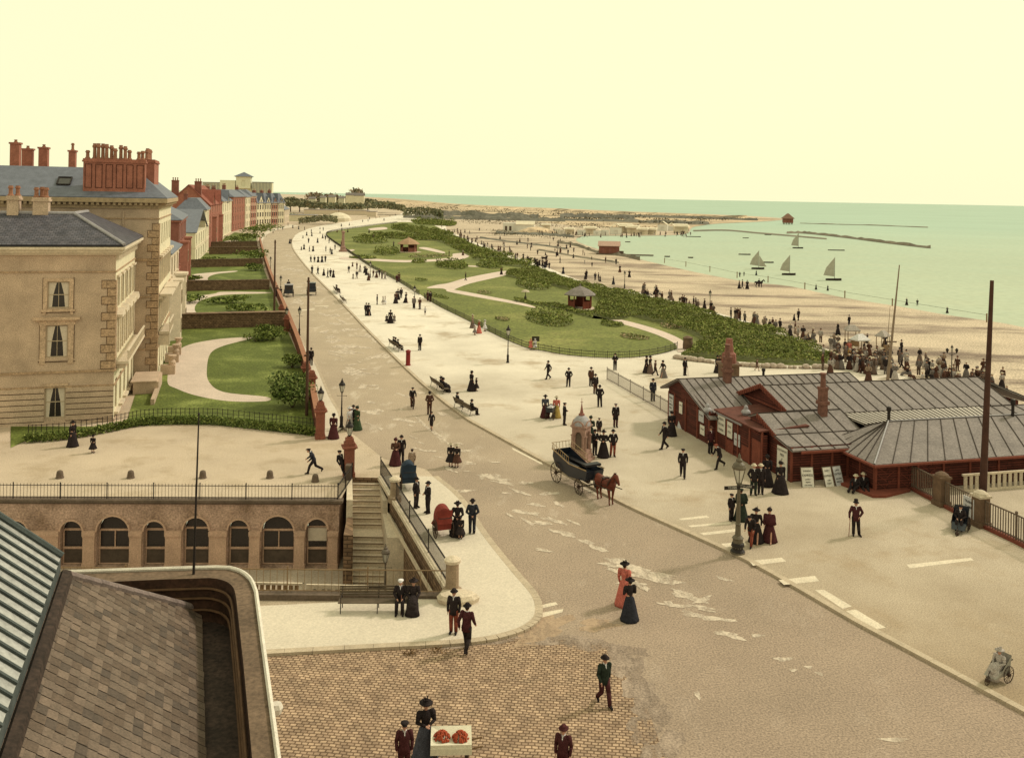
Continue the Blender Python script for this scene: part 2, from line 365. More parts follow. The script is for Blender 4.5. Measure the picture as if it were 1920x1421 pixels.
# chalky patches and puddled dust on the road
def blob(name, cx, cy, rx, ry, ang, z, m, seed, n=26):
    r = random.Random(seed); ph = [r.random()*6.28 for _ in range(5)]; px = []
    for i in range(n):
        a = 2*math.pi*i/n; q = 1+.22*math.sin(2*a+ph[0])+.2*math.sin(3*a+ph[1])+.14*math.sin(5*a+ph[2])+.12*math.sin(9*a+ph[3])
        x = math.cos(a)*rx*q; y = math.sin(a)*ry*q; px.append((cx+x*math.cos(ang)-y*math.sin(ang), cy+x*math.sin(ang)+y*math.cos(ang)))
    return structure(sheet(name, gpoly(px, z), z, m))
m_dust = mat('pale_dust', sr(230,206,160), var=.10, scale=1.5, fine=10, pos=True)
def worn(m, sc, lo, hi, mx_):   # broken, thin edges: the dust lets the road show through
    t = m.node_tree; g = t.nodes.new('ShaderNodeNewGeometry'); mp = t.nodes.new('ShaderNodeMapping'); mp.inputs['Rotation'].default_value = (0,0,R(-20)); mp.inputs['Scale'].default_value = (1.2,.5,1); n = t.nodes.new('ShaderNodeTexNoise'); n.inputs['Scale'].default_value = sc; n.inputs['Detail'].default_value = 8; n.inputs['Roughness'].default_value = .7
    r = t.nodes.new('ShaderNodeMapRange'); r.inputs[1].default_value = lo; r.inputs[2].default_value = hi; r.inputs[4].default_value = mx_
    t.links.new(g.outputs['Position'], mp.inputs[0]); t.links.new(mp.outputs[0], n.inputs['Vector']); t.links.new(n.outputs[0], r.inputs[0]); t.links.new(r.outputs[0], t.nodes['Principled BSDF'].inputs['Alpha'])
worn(m_dust, 1.8, .30, .55, .95)
rp = random.Random(3)
bl = [(1160,1052,26,5,.15),(1195,1068,30,8,.25),(1220,1078,36,6,.1),(1250,1090,26,5,.1),(1290,1118,28,7,.3),(1318,1124,18,4,-.3),(1254,1130,11,3,.3),(1345,1160,30,4,.1),(1368,1190,24,6,.25),(1300,1150,22,3,.3),(1420,1191,12,3,.1),(1468,1235,16,4,.1),(1487,1256,6,3,.2),(1516,1250,6,3,.1),(1536,1262,7,3,.2),(1308,1302,8,5,.7),(1358,1085,14,3,.3),(1675,1386,26,4,.1),(1125,1030,14,3,.2),(1100,1016,18,3,.3),(1060,1000,22,4,.2),(1035,975,20,3,.2),(980,960,22,3,.1),(1005,946,16,2.5,.1),(920,893,26,4,.15),(945,905,18,3,.2),(880,868,12,2.5,.1),(870,845,16,2,.1),(1030,925,18,3,-.1),(985,905,14,2.5,.1),(800,800,34,2.2,.75),(830,822,24,2.2,.68),(748,786,16,3,.1),(770,790,14,2,.2),(830,776,10,3,.3),(700,772,18,5,.1),(705,728,10,2.4,0),(680,725,9,4,.1),(665,695,22,4,.3),(660,700,18,4,.1),(645,660,22,4,.1),(655,650,30,3,.05),(715,668,22,4,.0),(700,634,16,5,.3),(625,640,12,3,0),(760,742,16,2,.3),(790,736,10,2,.0),(870,920,16,3,.0),(560,566,10,5,.5),(630,607,14,2,0),(655,618,18,2.5,0),(610,590,12,2,.2),(600,540,10,1.6,.2),(560,508,12,1.5,0),(540,480,8,1.4,.2)]
for i, (x,y,a,b_,an) in enumerate(bl): blob('dust_patch', x, y, a, b_, an, .014+.0004*(i%7), m_dust, i)
worn(mat('worn_patch', sr(206,172,124), var=.10, scale=1.2, fine=9, pos=True), .9, .30, .52, .85)
blob('worn_gutter_patch', 1010, 1180, 70, 20, -.35, .011, mat('worn_patch', sr(206,172,124), var=.10, scale=1.2, fine=9, pos=True), 77)
blob('worn_gutter_patch', 1120, 1172, 40, 10, -.1, .0115, MATS['worn_patch'], 78)
worn(mat('drifted_dust', sr(178,153,117), var=.10, scale=.3, fine=13, pos=True, grain=.2), .7, .36, .56, 1.)
for i,(x,y,a,b_,an) in enumerate([(1130,1212,70,12,.1),(1190,1262,34,22,1.0),(1222,1330,26,34,1.3),(1246,1400,24,40,1.3),(1060,1200,60,8,0),(1165,1240,40,20,.6),(900,1206,60,5,-.1),(1200,1300,30,30,.6),(1205,1370,24,30,1.2)]): blob('dust_drift', x, y, a, b_, an, .0125+.0003*i, MATS['drifted_dust'], 90+i)
more = random.Random(17)
for i in range(46):   # broken line of chalky wear down the middle of the road
    t_ = more.random(); x = 690+t_*640+more.gauss(0,26); y = 760+t_*400+more.gauss(0,10); k = .5+t_*1.0
    blob('dust_patch', x, y, more.uniform(6,20)*k, more.uniform(1.2,3.4)*k, more.uniform(0,.5), .017+.0002*i, m_dust, 200+i)
for i in range(26):
    t_ = more.random(); x = 560+t_*130+more.gauss(0,18); y = 500+t_*230+more.gauss(0,8); blob('dust_patch', x, y, more.uniform(5,15), more.uniform(.7,2.2), more.uniform(-.1,.4), .027+.0002*i, m_dust, 300+i)

# ---------------------------------------------------------------- public garden (raised turf inside the fence)
gard = smoothline([(1270,652),(1247,660),(1199,668),(1139,670),(1067,665),(1020,657),(991,652),(950,636),(917,620),(870,596),(825,574),(795,556),(748,527),(700,502),(655,472),(625,452),(613,442),(616,436),(640,431),(690,424),(745,417),(770,417)],4)
gard2 = gard + [(810,421),(838,434),(870,450),(960,485),(1010,501),(1100,535),(1200,553),(1290,577),(1400,608),(1500,642),(1570,672),(1578,684),(1480,684),(1400,678),(1330,672),(1275,668),(1283,655)]
GZ = KH+.05
structure(sheet('garden_lawn', gpoly(gard2, GZ), GZ, m_lawn, thick=.12))
m_pinkpath = mat('garden_path', sr(234,206,166), var=.08, scale=.3, fine=9, pos=True)
for i, pth in enumerate([[(800,540),(830,541),(845,545),(880,532),(945,517),(955,512),(946,508),(880,520),(840,531),(820,534)],
            [(838,544),(850,543),(965,565),(1000,574),(1000,577),(960,569),(850,549)],
            [(1140,600),(1148,596),(1200,608),(1245,622),(1278,637),(1292,652),(1272,660),(1266,645),(1235,629),(1190,614)],
            [(640,482),(680,484),(760,488),(830,485),(848,481),(850,476),(875,475),(878,482),(850,488),(760,492),(680,488),(640,486)],
            [(785,465),(800,464),(832,472),(830,475),(800,469)],[(880,498),(930,500),(930,502),(880,500)],[(692,429),(720,426),(725,430),(696,432)],[(640,471),(660,468),(664,470),(645,473)]]):
    structure(sheet('garden_path', gpoly(smoothline(pth,4,True), GZ), GZ+.004+.0006*i, m_pinkpath))
# ---------------------------------------------------------------- front gardens of the villas
def lawn(px, z=.03, m=None, nm='lawn'): return structure(sheet(nm, gpoly(px, 0.), z, m or m_lawn2))
lawn([(20,840),(45,828),(120,822),(200,806),(262,798),(330,796),(400,797),(480,805),(540,812),(592,818),(580,735),(560,668),(535,612),(318,616),(300,640),(260,720),(236,795),(205,800),(20,800)])
lawn([(336,596),(530,592),(508,538),(345,538)]); lawn([(340,536),(505,532),(492,498),(345,500)]); lawn([(346,497),(490,494),(484,474),(360,474)]); lawn([(380,472),(484,470),(480,440),(440,436),(395,462)])
pm = mat('drive_gravel', sr(230,204,162), var=.10, scale=.4, fine=10, pos=True)
def drive(px, i): return structure(sheet('garden_drive', gpoly(smoothline(px,5,True), .034), .034+.0005*i, pm))
drive([(314,716),(322,675),(345,650),(400,637),(466,632),(466,636),(420,648),(395,662),(388,690),(392,716),(420,735),(500,744),(498,752),(430,752),(370,742),(330,728)],0)
drive([(325,592),(330,572),(355,558),(400,551),(420,547),(500,548),(500,550),(420,553),(380,562),(366,574),(368,586),(385,594),(340,595)],1)
drive([(352,522),(362,515),(385,512),(440,508),(440,510),(405,514),(390,521),(394,530),(412,534),(378,534),(362,526)],2)
drive([(395,458),(425,452),(440,449),(455,450),(430,455),(400,461)],3)

def merge(prefix, name, m):   # many little sheets of one kind of ground become one
    a = MB()
    for o in [o for o in bpy.data.objects if o.type == 'MESH' and o.name.split('.')[0] == prefix]:
        me = o.data; k = len(a.v); a.v += [tuple(v.co) for v in me.vertices]; q = [tuple(i+k for i in p.vertices) for p in me.polygons]; a.f += q; a.m += [0]*len(q); bpy.data.objects.remove(o); bpy.data.meshes.remove(me)
    structure(a.build(name, m))
merge('dust_patch', 'road_dust', m_dust); merge('dust_drift', 'road_drift', MATS['drifted_dust']); merge('worn_gutter_patch', 'gutter_patch', MATS['worn_patch'])
# ================================================================ VILLAS ON THE LEFT
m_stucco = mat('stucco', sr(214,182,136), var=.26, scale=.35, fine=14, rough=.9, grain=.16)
m_stuccotrim = mat('stucco_trim', sr(240,216,164), var=.10, scale=.9, fine=9, rough=.9, grain=.08)
m_quoin = mat('quoin_stone', sr(196,160,112), var=.26, scale=1.1, fine=9, rough=.9, grain=.2)
m_stuccosur = mat('stucco_surround', sr(220,184,134), var=.2, scale=.9, fine=9, grain=.16)
m_joint = mat('dark_joint', sr(104,78,50), var=.3)  # dark lines between blocks and round the window surrounds
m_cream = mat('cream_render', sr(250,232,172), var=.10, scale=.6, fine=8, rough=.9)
m_slate = brickmat('roof_slate', sr(112,104,96), sr(92,88,84), sr(58,54,50), .34, .22, .02, bumps=.5, rough=.6)
m_slategrey = mat('blue_slate', sr(118,118,112), var=.2, scale=1.5, fine=18, rough=.6)
m_lead = mat('lead_sheet', sr(176,166,146), var=.14, scale=1, fine=10, rough=.6)
m_iron = mat('black_iron', sr(46,36,28), var=.2, rough=.6, scale=6)
m_terracotta = mat('terracotta', sr(172,118,80), var=.2, scale=4, fine=20)
m_brickred = mat('old_red_brick', sr(180,114,82), var=.2, scale=1.5, fine=16, grain=.16)
m_brickdark = mat('dark_red_brick', sr(152,96,72), var=.22, scale=1.0, fine=12, grain=.16)
m_redtile = mat('red_tile', sr(160,92,66), var=.2, scale=1.2, fine=12, grain=.14)
m_glass = mat('window_glass', sr(46,38,32), var=.3, scale=1.5, rough=.22, spec=.5)
m_winframe = mat('sash_frame', sr(206,180,132), var=.1)
m_curtain = mat('lace_curtain', sr(236,214,168), var=.1, scale=5)
m_brickdk2 = mat('outline_brick', sr(84,44,30), var=.2)  # dark strips that outline the chimney panels
WC = {}
def window(parent, x, y, z, w_, h_, rz, curtain=False, bars=True, arch=False, fr=m_winframe):
    """sash window facing local -y before turning; (x,y,z) = middle of its sill line"""
    key = (round(w_,2), round(h_,2), bars, arch, fr.name)
    if key not in WC:
        a = MB(); t = .07
        a.box(-w_/2,-w_/2+t,-.05,.05,0,h_); a.box(w_/2-t,w_/2,-.05,.05,0,h_); a.box(-w_/2+t,w_/2-t,-.05,.05,0,t); a.box(-w_/2+t,w_/2-t,-.05,.05,h_-t,h_)
        if bars: a.box(-w_/2+t,w_/2-t,-.035,.035,h_*.5-.03,h_*.5+.03); a.box(-.018,.018,-.03,.03,t,h_*.5-.03); a.box(-.018,.018,-.03,.03,h_*.5+.03,h_-t)
        p = MB()
        if arch:
            k = 10; pts = [(-w_/2+.02,0),(w_/2-.02,0)]+[((w_/2-.02)*math.cos(math.pi*i/k), h_+(w_/2-.02)*math.sin(math.pi*i/k)) for i in range(k+1)]
            p.add([(q[0],.0,q[1]) for q in pts], [tuple(range(len(pts)))])
            a.box(-w_/2+t,w_/2-t,-.04,.04,h_,h_+.05)
        else: p.add([(-w_/2+.02,.01,.02),(w_/2-.02,.01,.02),(w_/2-.02,.01,h_-.02),(-w_/2+.02,.01,h_-.02)], [(0,1,2,3)])
        c = MB()
        for s_ in (-1,1): c.add([(s_*(w_/2-.05),-.012,.06),(s_*w_*.30,-.012,.06),(s_*w_*.25,-.012,h_*.5),(s_*w_*.10,-.012,h_*.96),(s_*(w_/2-.05),-.012,h_*.96)], [(0,1,2,3,4)])
        WC[key] = (a.build('window', fr).data, p.build('pane', m_glass).data, c.build('curtain', m_curtain).data)
        for d in WC[key]:
            for o in [o for o in bpy.data.objects if o.data == d]: bpy.data.objects.remove(o)
    f, p, c = WC[key]
    o = bpy.data.objects.new('window', f); COL.objects.link(o); o.parent = parent; o.location = (x,y,z); o.rotation_euler = (0,0,rz)
    q = bpy.data.objects.new('pane', p); COL.objects.link(q); q.parent = o
    if curtain: q = bpy.data.objects.new('curtain', c); COL.objects.link(q); q.parent = o
    return o
def rect(u, z, w_, h_): return [(u-w_/2,z),(u+w_/2,z),(u+w_/2,z+h_),(u-w_/2,z+h_)]
def archhole(u, z, w_, h_, k=10): return [(u-w_/2,z),(u+w_/2,z)]+[(u+w_/2*math.cos(math.pi*i/k), z+h_+w_/2*math.sin(math.pi*i/k)) for i in range(k+1)]
def hiproof(mb, x0,x1,y0,y1,z0,rise,inset,flat=True, th=.12):
    ix, iy = inset
    b = [(x0,y0),(x1,y0),(x1,y1),(x0,y1)]; t = [(x0+ix,y0+iy),(x1-ix,y0+iy),(x1-ix,y1-iy),(x0+ix,y1-iy)]
    mb.add([(*p,z0) for p in b]+[(*p,z0+rise) for p in t]+[(*p,z0-th) for p in b], [(0,1,5,4),(1,2,6,5),(2,3,7,6),(3,0,4,7),(4,5,6,7),(8,9,1,0),(9,10,2,1),(10,11,3,2),(11,8,0,3),(11,10,9,8)])
def gableroof(mb, x0,x1,y0,y1,z0,rise,axis='y',th=.18,over=.35):
    """ridge along axis; thick slopes"""
    if axis == 'y':
        xm = (x0+x1)/2; sl = rise/(xm-x0); e = over*sl
        for s_, xe in ((-1,x0-over),(1,x1+over)):
            a = [(xe,y0-over,z0-e),(xm,y0-over,z0+rise),(xm,y1+over,z0+rise),(xe,y1+over,z0-e)]
            b = [(p[0],p[1],p[2]+th) for p in a]; mb.add(a+b, [(0,1,2,3),(7,6,5,4),(0,4,5,1),(1,5,6,2),(2,6,7,3),(3,7,4,0)])
    else:
        ym = (y0+y1)/2; sl = rise/(ym-y0); e = over*sl
        for ye in (y0-over, y1+over):
            a = [(x0-over,ye,z0-e),(x0-over,ym,z0+rise),(x1+over,ym,z0+rise),(x1+over,ye,z0-e)]
            b = [(p[0],p[1],p[2]+th) for p in a]; mb.add(a+b, [(0,1,2,3),(7,6,5,4),(0,4,5,1),(1,5,6,2),(2,6,7,3),(3,7,4,0)])
def pot(mb, x, y, z, h_=.9, r=.16): mb.lathe([(r*1.15,0),(r*1.15,.08),(r*.8,.14),(r*.72,h_*.7),(r*1.05,h_*.74),(r*1.05,h_*.86),(r*.8,h_*.88),(r*.8,h_)], 8, (x,y,z))
def chimney(parent, x0,x1,y0,y1,z0,z1,m,pots,ph=.9,panels=0, pr=.16):
    a = MB(); pl = MB(); a.box(x0,x1,y0,y1,z0,z1-.32); a.box(x0-.1,x1+.1,y0-.1,y1+.1,z1-.32,z1-.16); a.box(x0-.04,x1+.04,y0-.04,y1+.04,z1-.16,z1)
    for i in range(panels):
        wd = (x1-x0)/panels; c = x0+wd*(i+.5); k = wd*.34; za, zb = z0+(z1-z0)*.28, z1-.5
        for q in ((c-k,c-k+.05,za,zb),(c+k-.05,c+k,za,zb),(c-k+.05,c+k-.05,za,za+.05),(c-k+.05,c+k-.05,zb-.05,zb)): pl.box(q[0],q[1],y0-.03,y0,q[2],q[3])
    o = a.build('chimney', m, parent)
    if panels: pl.build('panel_moulding', m_brickdk2, o)
    for (px, py, k) in pots:
        b = MB(); pot(b, px, py, z1, ph*k, pr); b.build('chimney_pot', m_terracotta, o)
    return o
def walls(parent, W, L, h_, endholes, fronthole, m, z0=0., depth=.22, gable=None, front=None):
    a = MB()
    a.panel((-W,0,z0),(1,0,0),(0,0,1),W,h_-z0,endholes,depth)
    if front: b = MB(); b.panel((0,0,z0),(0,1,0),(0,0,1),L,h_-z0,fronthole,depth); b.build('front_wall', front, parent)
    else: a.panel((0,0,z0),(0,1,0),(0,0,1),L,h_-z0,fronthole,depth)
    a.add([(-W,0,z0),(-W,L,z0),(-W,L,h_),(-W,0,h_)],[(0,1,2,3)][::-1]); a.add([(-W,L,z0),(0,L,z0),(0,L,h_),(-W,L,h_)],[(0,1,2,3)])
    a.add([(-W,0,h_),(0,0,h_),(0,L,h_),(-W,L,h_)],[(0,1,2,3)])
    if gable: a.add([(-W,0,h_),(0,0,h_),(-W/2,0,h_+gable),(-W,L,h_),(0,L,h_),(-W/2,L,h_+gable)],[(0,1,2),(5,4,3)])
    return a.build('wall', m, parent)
VR = math.atan(.31)
C1 = G(212,790)
def vl(x, y): return Vector((C1.x+x*math.cos(VR)-y*math.sin(VR), C1.y+x*math.sin(VR)+y*math.cos(VR), 0))
def quoins(a, x, y, z0, z1, fx, hq=.62, e=.075, side=-1):
    z = z0; i = 0
    while z+hq < z1:
        l = .95 if i%2 == 0 else .55
        a.mi = 1; a.box(x-l-.045,x+.02,y-.02,y,z-.02,z+hq+.02); a.mi = 0
        a.box(x-l,x+e,y-e,y,z+.03,z+hq-.03)                       # on the end wall
        a.box(x,x+e,y,y+ (.55 if i%2 == 0 else .95),z+.02,z+hq-.02)  # on the front
        z += hq; i += 1
# ---- near villa, square end wall, hipped slate roof
W1, L1, H1 = 13., 14.9, 12.9
v1 = thing('villa', 'nearest stucco villa with hipped slate roof and three curtained windows on its end wall', 'house', C1, VR, 'villas along the promenade')
ew = [(W1-4.0,8.85,1.5,2.0),(W1-4.05,5.1,1.5,2.45),(W1-4.1,.5,1.4,2.4)]
fw = []
for z, h_ in ((8.7,2.3),(5.0,2.9),(.7,2.4)):
    for k in range(5): fw.append((1.5+2.95*k,z,1.25,h_))
walls(v1, W1, L1, H1, [rect(*q) for q in ew], [rect(*q) for q in fw], m_stucco, front=m_cream)  # end wall browner, sea front lighter: shade and sun put into the wall colours
for u,z,w_,h_ in ew: window(v1, u-W1, .14, z, w_, h_, 0, curtain=True)
for u,z,w_,h_ in fw: window(v1, -.14, u, z, w_, h_, R(90), curtain=(z<8))
for z, hh, e in ((2.78,.13,.09),(3.9,.16,.13),(11.55,.10,.09)): a = MB(); a.box(-W1,e,-e,0,z,z+hh); a.box(0,e,0,L1,z,z+hh); a.build('string_course', m_quoin, v1)
a = MB(); quoins(a,0,0,4.1,11.5,0); a.build('quoin', [m_quoin, m_joint], v1)
a = MB(); z = .25
while z < 2.7:   # banded ground storey
    for x0, x1 in ((-W1,-4.1-.75),(-4.1+.75,0)): a.mi = 1; a.box(x0,x1,-.02,0,z-.03,z+.04); a.mi = 0; a.box(x0,x1,-.08,0,z+.035,z+.395)
    z += .43
a.box(-W1,.08,-.08,0,0,.22); a.box(.0,.08,0,L1,0,.22); a.build('rusticated_band', [m_stucco, m_joint], v1)
for u,z,w_,h_ in ew:
    x = u-W1; a = MB(); a.mi = 1; k = .34 if z > 8 else .46
    for q in () if z < 4 else ((x-w_/2-k,x-w_/2-k+.06,z-.1,z+h_+.3),(x+w_/2+k-.06,x+w_/2+k,z-.1,z+h_+.3)): a.box(q[0],q[1],-.05,0,q[2],q[3])
    a.box(x-w_/2-k-.06,x+w_/2+k+.06,-.05,0,z-.36,z-.29); a.mi = 0
    if z > 8: a.box(x-w_/2-.3,x-w_/2-.02,-.07,0,z-.1,z+h_+.25); a.box(x+w_/2+.02,x+w_/2+.3,-.07,0,z-.1,z+h_+.25); a.box(x-w_/2-.02,x+w_/2+.02,-.07,0,z+h_+.02,z+h_+.25); a.box(x-w_/2-.42,x+w_/2+.42,-.16,0,z-.28,z-.1); a.box(x-w_/2-.3,x-w_/2-.1,-.1,0,z-.5,z-.28); a.box(x+w_/2+.1,x+w_/2+.3,-.1,0,z-.5,z-.28)
    elif z > 4: a.box(x-w_/2-.42,x-w_/2-.04,-.08,0,z-.5,z+h_+.02); a.box(x+w_/2+.04,x+w_/2+.42,-.08,0,z-.5,z+h_+.02); a.box(x-w_/2-.5,x+w_/2+.5,-.09,0,z+h_+.02,z+h_+.42); a.box(x-w_/2-.85,x+w_/2+.85,-.34,0,z+h_+.42,z+h_+.62); a.box(x-w_/2-.7,x+w_/2+.7,-.2,0,z+h_+.32,z+h_+.42)
    else: a.box(x-w_/2-.2,x+w_/2+.2,-.1,0,z+h_+.03,z+h_+.2)
    a.build('window_surround', [m_stuccosur, m_joint], v1)
for k in range(5):
    y = 1.5+2.95*k; a = MB()
    a.box(0,.10,y-.9,y-.68,5.0,8.0); a.box(0,.10,y+.68,y+.9,5.0,8.0); a.box(0,.5,y-1.05,y+1.05,8.0,8.2)
    a.add([(.5,y-1.05,8.2),(.5,y+1.05,8.2),(.5,y,8.65),(0,y-1.05,8.2),(0,y+1.05,8.2),(0,y,8.65)],[(0,1,2),(5,4,3),(0,2,5,3),(1,4,5,2)])
    a.build('window_surround', m_stuccotrim, v1); a = MB(); a.box(0,.08,y-.85,y-.66,8.75,11.1); a.box(0,.08,y+.66,y+.85,8.75,11.1); a.box(0,.2,y-.9,y+.9,11.1,11.25)
    a.build('window_surround', m_stuccotrim, v1); a = MB(); a.box(0,.3,y-1.0,y+1.0,.45,.62)
    a.build('window_surround', m_stuccotrim, v1)
a = MB(); a.box(0.02,1.0,.4,14.3,4.35,4.55)
for k in range(48): a.box(.9,.96,.5+.29*k,.56+.29*k,4.55,5.3)
a.box(.86,1.0,.4,14.3,5.3,5.4)
for k in range(6): a.box(0,.75,.7+2.6*k,.95+2.6*k,3.95,4.35)
a.build('balcony', m_stuccotrim, v1)
a = MB(); a.box(-W1,.25,-.25,L1,H1,H1+.18); a.box(-W1,.5,-.5,L1,H1+.18,H1+.42); a.box(-W1,.72,-.72,L1,H1+.42,H1+.62)
for k in range(24): a.box(0,.22,.1+.62*k,.36+.62*k,H1-.42,H1)
a.build('cornice', m_stuccotrim, v1)
a = MB(); hiproof(a,-W1,.66,-.66,L1,H1+.80,2.25,(4.2,4.2)); a.build('roof', m_slate, v1)
a = MB()
for p, q in (((.66,-.66,H1+.83),(-3.54,3.54,H1+3.08)),((-3.54,3.54,H1+3.08),(-3.54,L1-4.2,H1+3.08)),((-3.54,3.54,H1+3.08),(-W1+4.2,3.54,H1+3.08))): a.tube(p,q,.14,n=6)
for x in range(12): a.tube((-3.3+.0,3.8+.0,0),(-3.3,3.8,0),.01)
a.build('ridge_capping', m_lead, v1)
a = MB()
for k in range(11): y = 1.2+1.1*k; x = .60; t = min(1,(y+.6)/4.2); a.box(-3.5,.62,y,y+.05,0,.05) if False else a.add([(.64,y,H1+.83),(.64,y+.06,H1+.83),(.64-4.18*t,y+.06,H1+.84+2.24*t),(.64-4.18*t,y,H1+.84+2.24*t)],[(0,1,2,3)])
a.build('roof_rib', m_iron, v1)
chimney(v1,-8.3,-7.5,3.2,4.3,H1+2.2,H1+4.4,m_stucco,[(-8.1,3.5,1),(-7.7,4,1)],.8,pr=.2)
chimney(v1,-6.5,-5.4,3.3,4.3,H1+2.2,H1+4.3,m_stucco,[(-6.3,3.6,1),(-5.95,3.9,1.05),(-5.6,3.6,1)],.8,pr=.2)
a = MB(); a.box(.5,2.6,9.5,14.,0,1.05); a.box(2.3,2.6,5.,9.5,0,.5); a.box(.3,2.45,9.4,14.,1.05,1.15); a.build('front_step', m_stucco, v1)
# ---- tall terrace behind it
W2, L2, H2, X2 = 22., 17.5, 16.2, 2.0
v2 = thing('terrace_house', 'tall stucco house rising behind the nearest villa with a wide red brick chimney stack', 'house', vl(X2,14.95), VR, 'villas along the promenade')
fw = []
for z, h_ in ((12.7,2.0),(8.9,2.6),(4.6,3.0),(.6,2.6)):
    for k in range(6): fw.append((1.3+2.95*k,z,1.2,h_))
walls(v2, W2, L2, H2, [], [rect(*q) for q in fw], m_stucco, front=m_cream)  # lighter cream again paints the sunlit front, browner stucco the shaded end
for u,z,w_,h_ in fw: window(v2,-.14,u,z,w_,h_,R(90))
for z, hh, e in ((15.2,.12,.08),(11.3,.22,.14),(7.9,.12,.1),(4.1,.2,.14),(3.0,.14,.1)): a = MB(); a.box(-W2,e,-e,0,z,z+hh); a.box(0,e,0,L2,z,z+hh); a.build('string_course', m_quoin, v2)
a = MB(); quoins(a,0,0,.3,15.1,0,.66); a.build('quoin', [m_quoin, m_joint], v2)
a = MB(); a.tube((-3.1,-.12,7.9),(-3.1,-.12,15.9),.07,n=6); a.build('drainpipe', m_stucco, v2)
a = MB(); a.box(-W2,.2,-.2,L2,H2,H2+.3); a.box(-W2,.75,-.75,L2,H2+.55,H2+.95)
for k in range(48): a.box(-W2+.1+.46*k,-W2+.34+.46*k,-.6,-.2,H2+.3,H2+.55)
for k in range(36): a.box(.2,.6,.1+.48*k,.34+.48*k,H2+.3,H2+.55)
a.box(-W2,.2,-.2,L2,H2+.3,H2+.55); a.build('cornice', mat('sooty_stone', sr(196,166,114), var=.25, scale=2), v2)
a = MB(); hiproof(a,-W2-6,.7,-.7,L2,H2+1.05,2.75,(3.2,5.2)); a.build('roof', m_slategrey, v2)
a = MB(); a.add([(-8.9,1.15,18.30),(-7.9,1.15,18.30),(-7.9,2.3,18.95),(-8.9,2.3,18.95)],[(0,1,2,3)]); sk = a.build('skylight', m_glass, v2)
a = MB()
for p, q in (((-8.95,1.1,18.32),(-7.85,1.1,18.32)),((-7.85,1.1,18.32),(-7.85,2.35,19.0)),((-8.95,2.35,19.0),(-7.85,2.35,19.0)),((-8.95,1.1,18.32),(-8.95,2.35,19.0))): a.tube(p,q,.08,n=4)
a.build('skylight_frame', m_iron, sk)
pts = [(-6.3,.6,.8),(-5.75,.9,1.5),(-5.4,.7,1.5),(-5.05,.9,1.5),(-4.7,.7,1.45),(-4.3,.9,1.35),(-3.95,.6,1.05),(-3.5,.9,1.4),(-3.1,.7,1.3),(-2.75,.9,.95),(-1.9,.6,.8),(-1.6,.9,.9)]
chimney(v2,-6.6,-1.3,.2,1.3,17.0,20.75,m_brickred,pts,.95,panels=6,pr=.2)
chimney(v2,-1.9,-.75,3.5,9.0,17.5,20.9,m_brickred,[(-1.5,4+.8*k,1+.25*(k%2)) for k in range(6)],.9,pr=.2)
for k in range(6):
    y = 1.3+2.95*k
    for z, h_ in ((8.9,2.6),(4.6,3.0)): a = MB(); a.box(0,.09,y-.85,y-.65,z,z+h_+.1); a.box(0,.09,y+.65,y+.85,z,z+h_+.1); a.box(0,.4,y-1,y+1,z+h_+.1,z+h_+.32); a.build('window_surround', m_stuccotrim, v2)
a = MB(); a.box(.14,1.25,.4,6.4,7.95,8.15); a.box(.14,1.1,.5,6.3,4.35,4.6)
for k in range(20): a.box(1.05,1.11,.6+.29*k,.66+.29*k,4.6,5.4)
a.box(1.0,1.14,.5,6.3,5.4,5.5); a.box(.0,1.1,.6,1.0,3.3,4.3); a.box(.1,1.3,6.6,12.4,8.0,8.2); a.build('balcony', m_stuccotrim, v2)
for y0 in (3.,9.5,14.):
    a = MB(); a.box(0.15,1.5,y0,y0+.9,0,.9); a.lathe([(.3,0),(.35,.3),(.2,.5),(.42,.9),(.40,.95)],10,(1.2,y0+.45,.9))
    a.build('plinth_urn', m_stucco, v2)
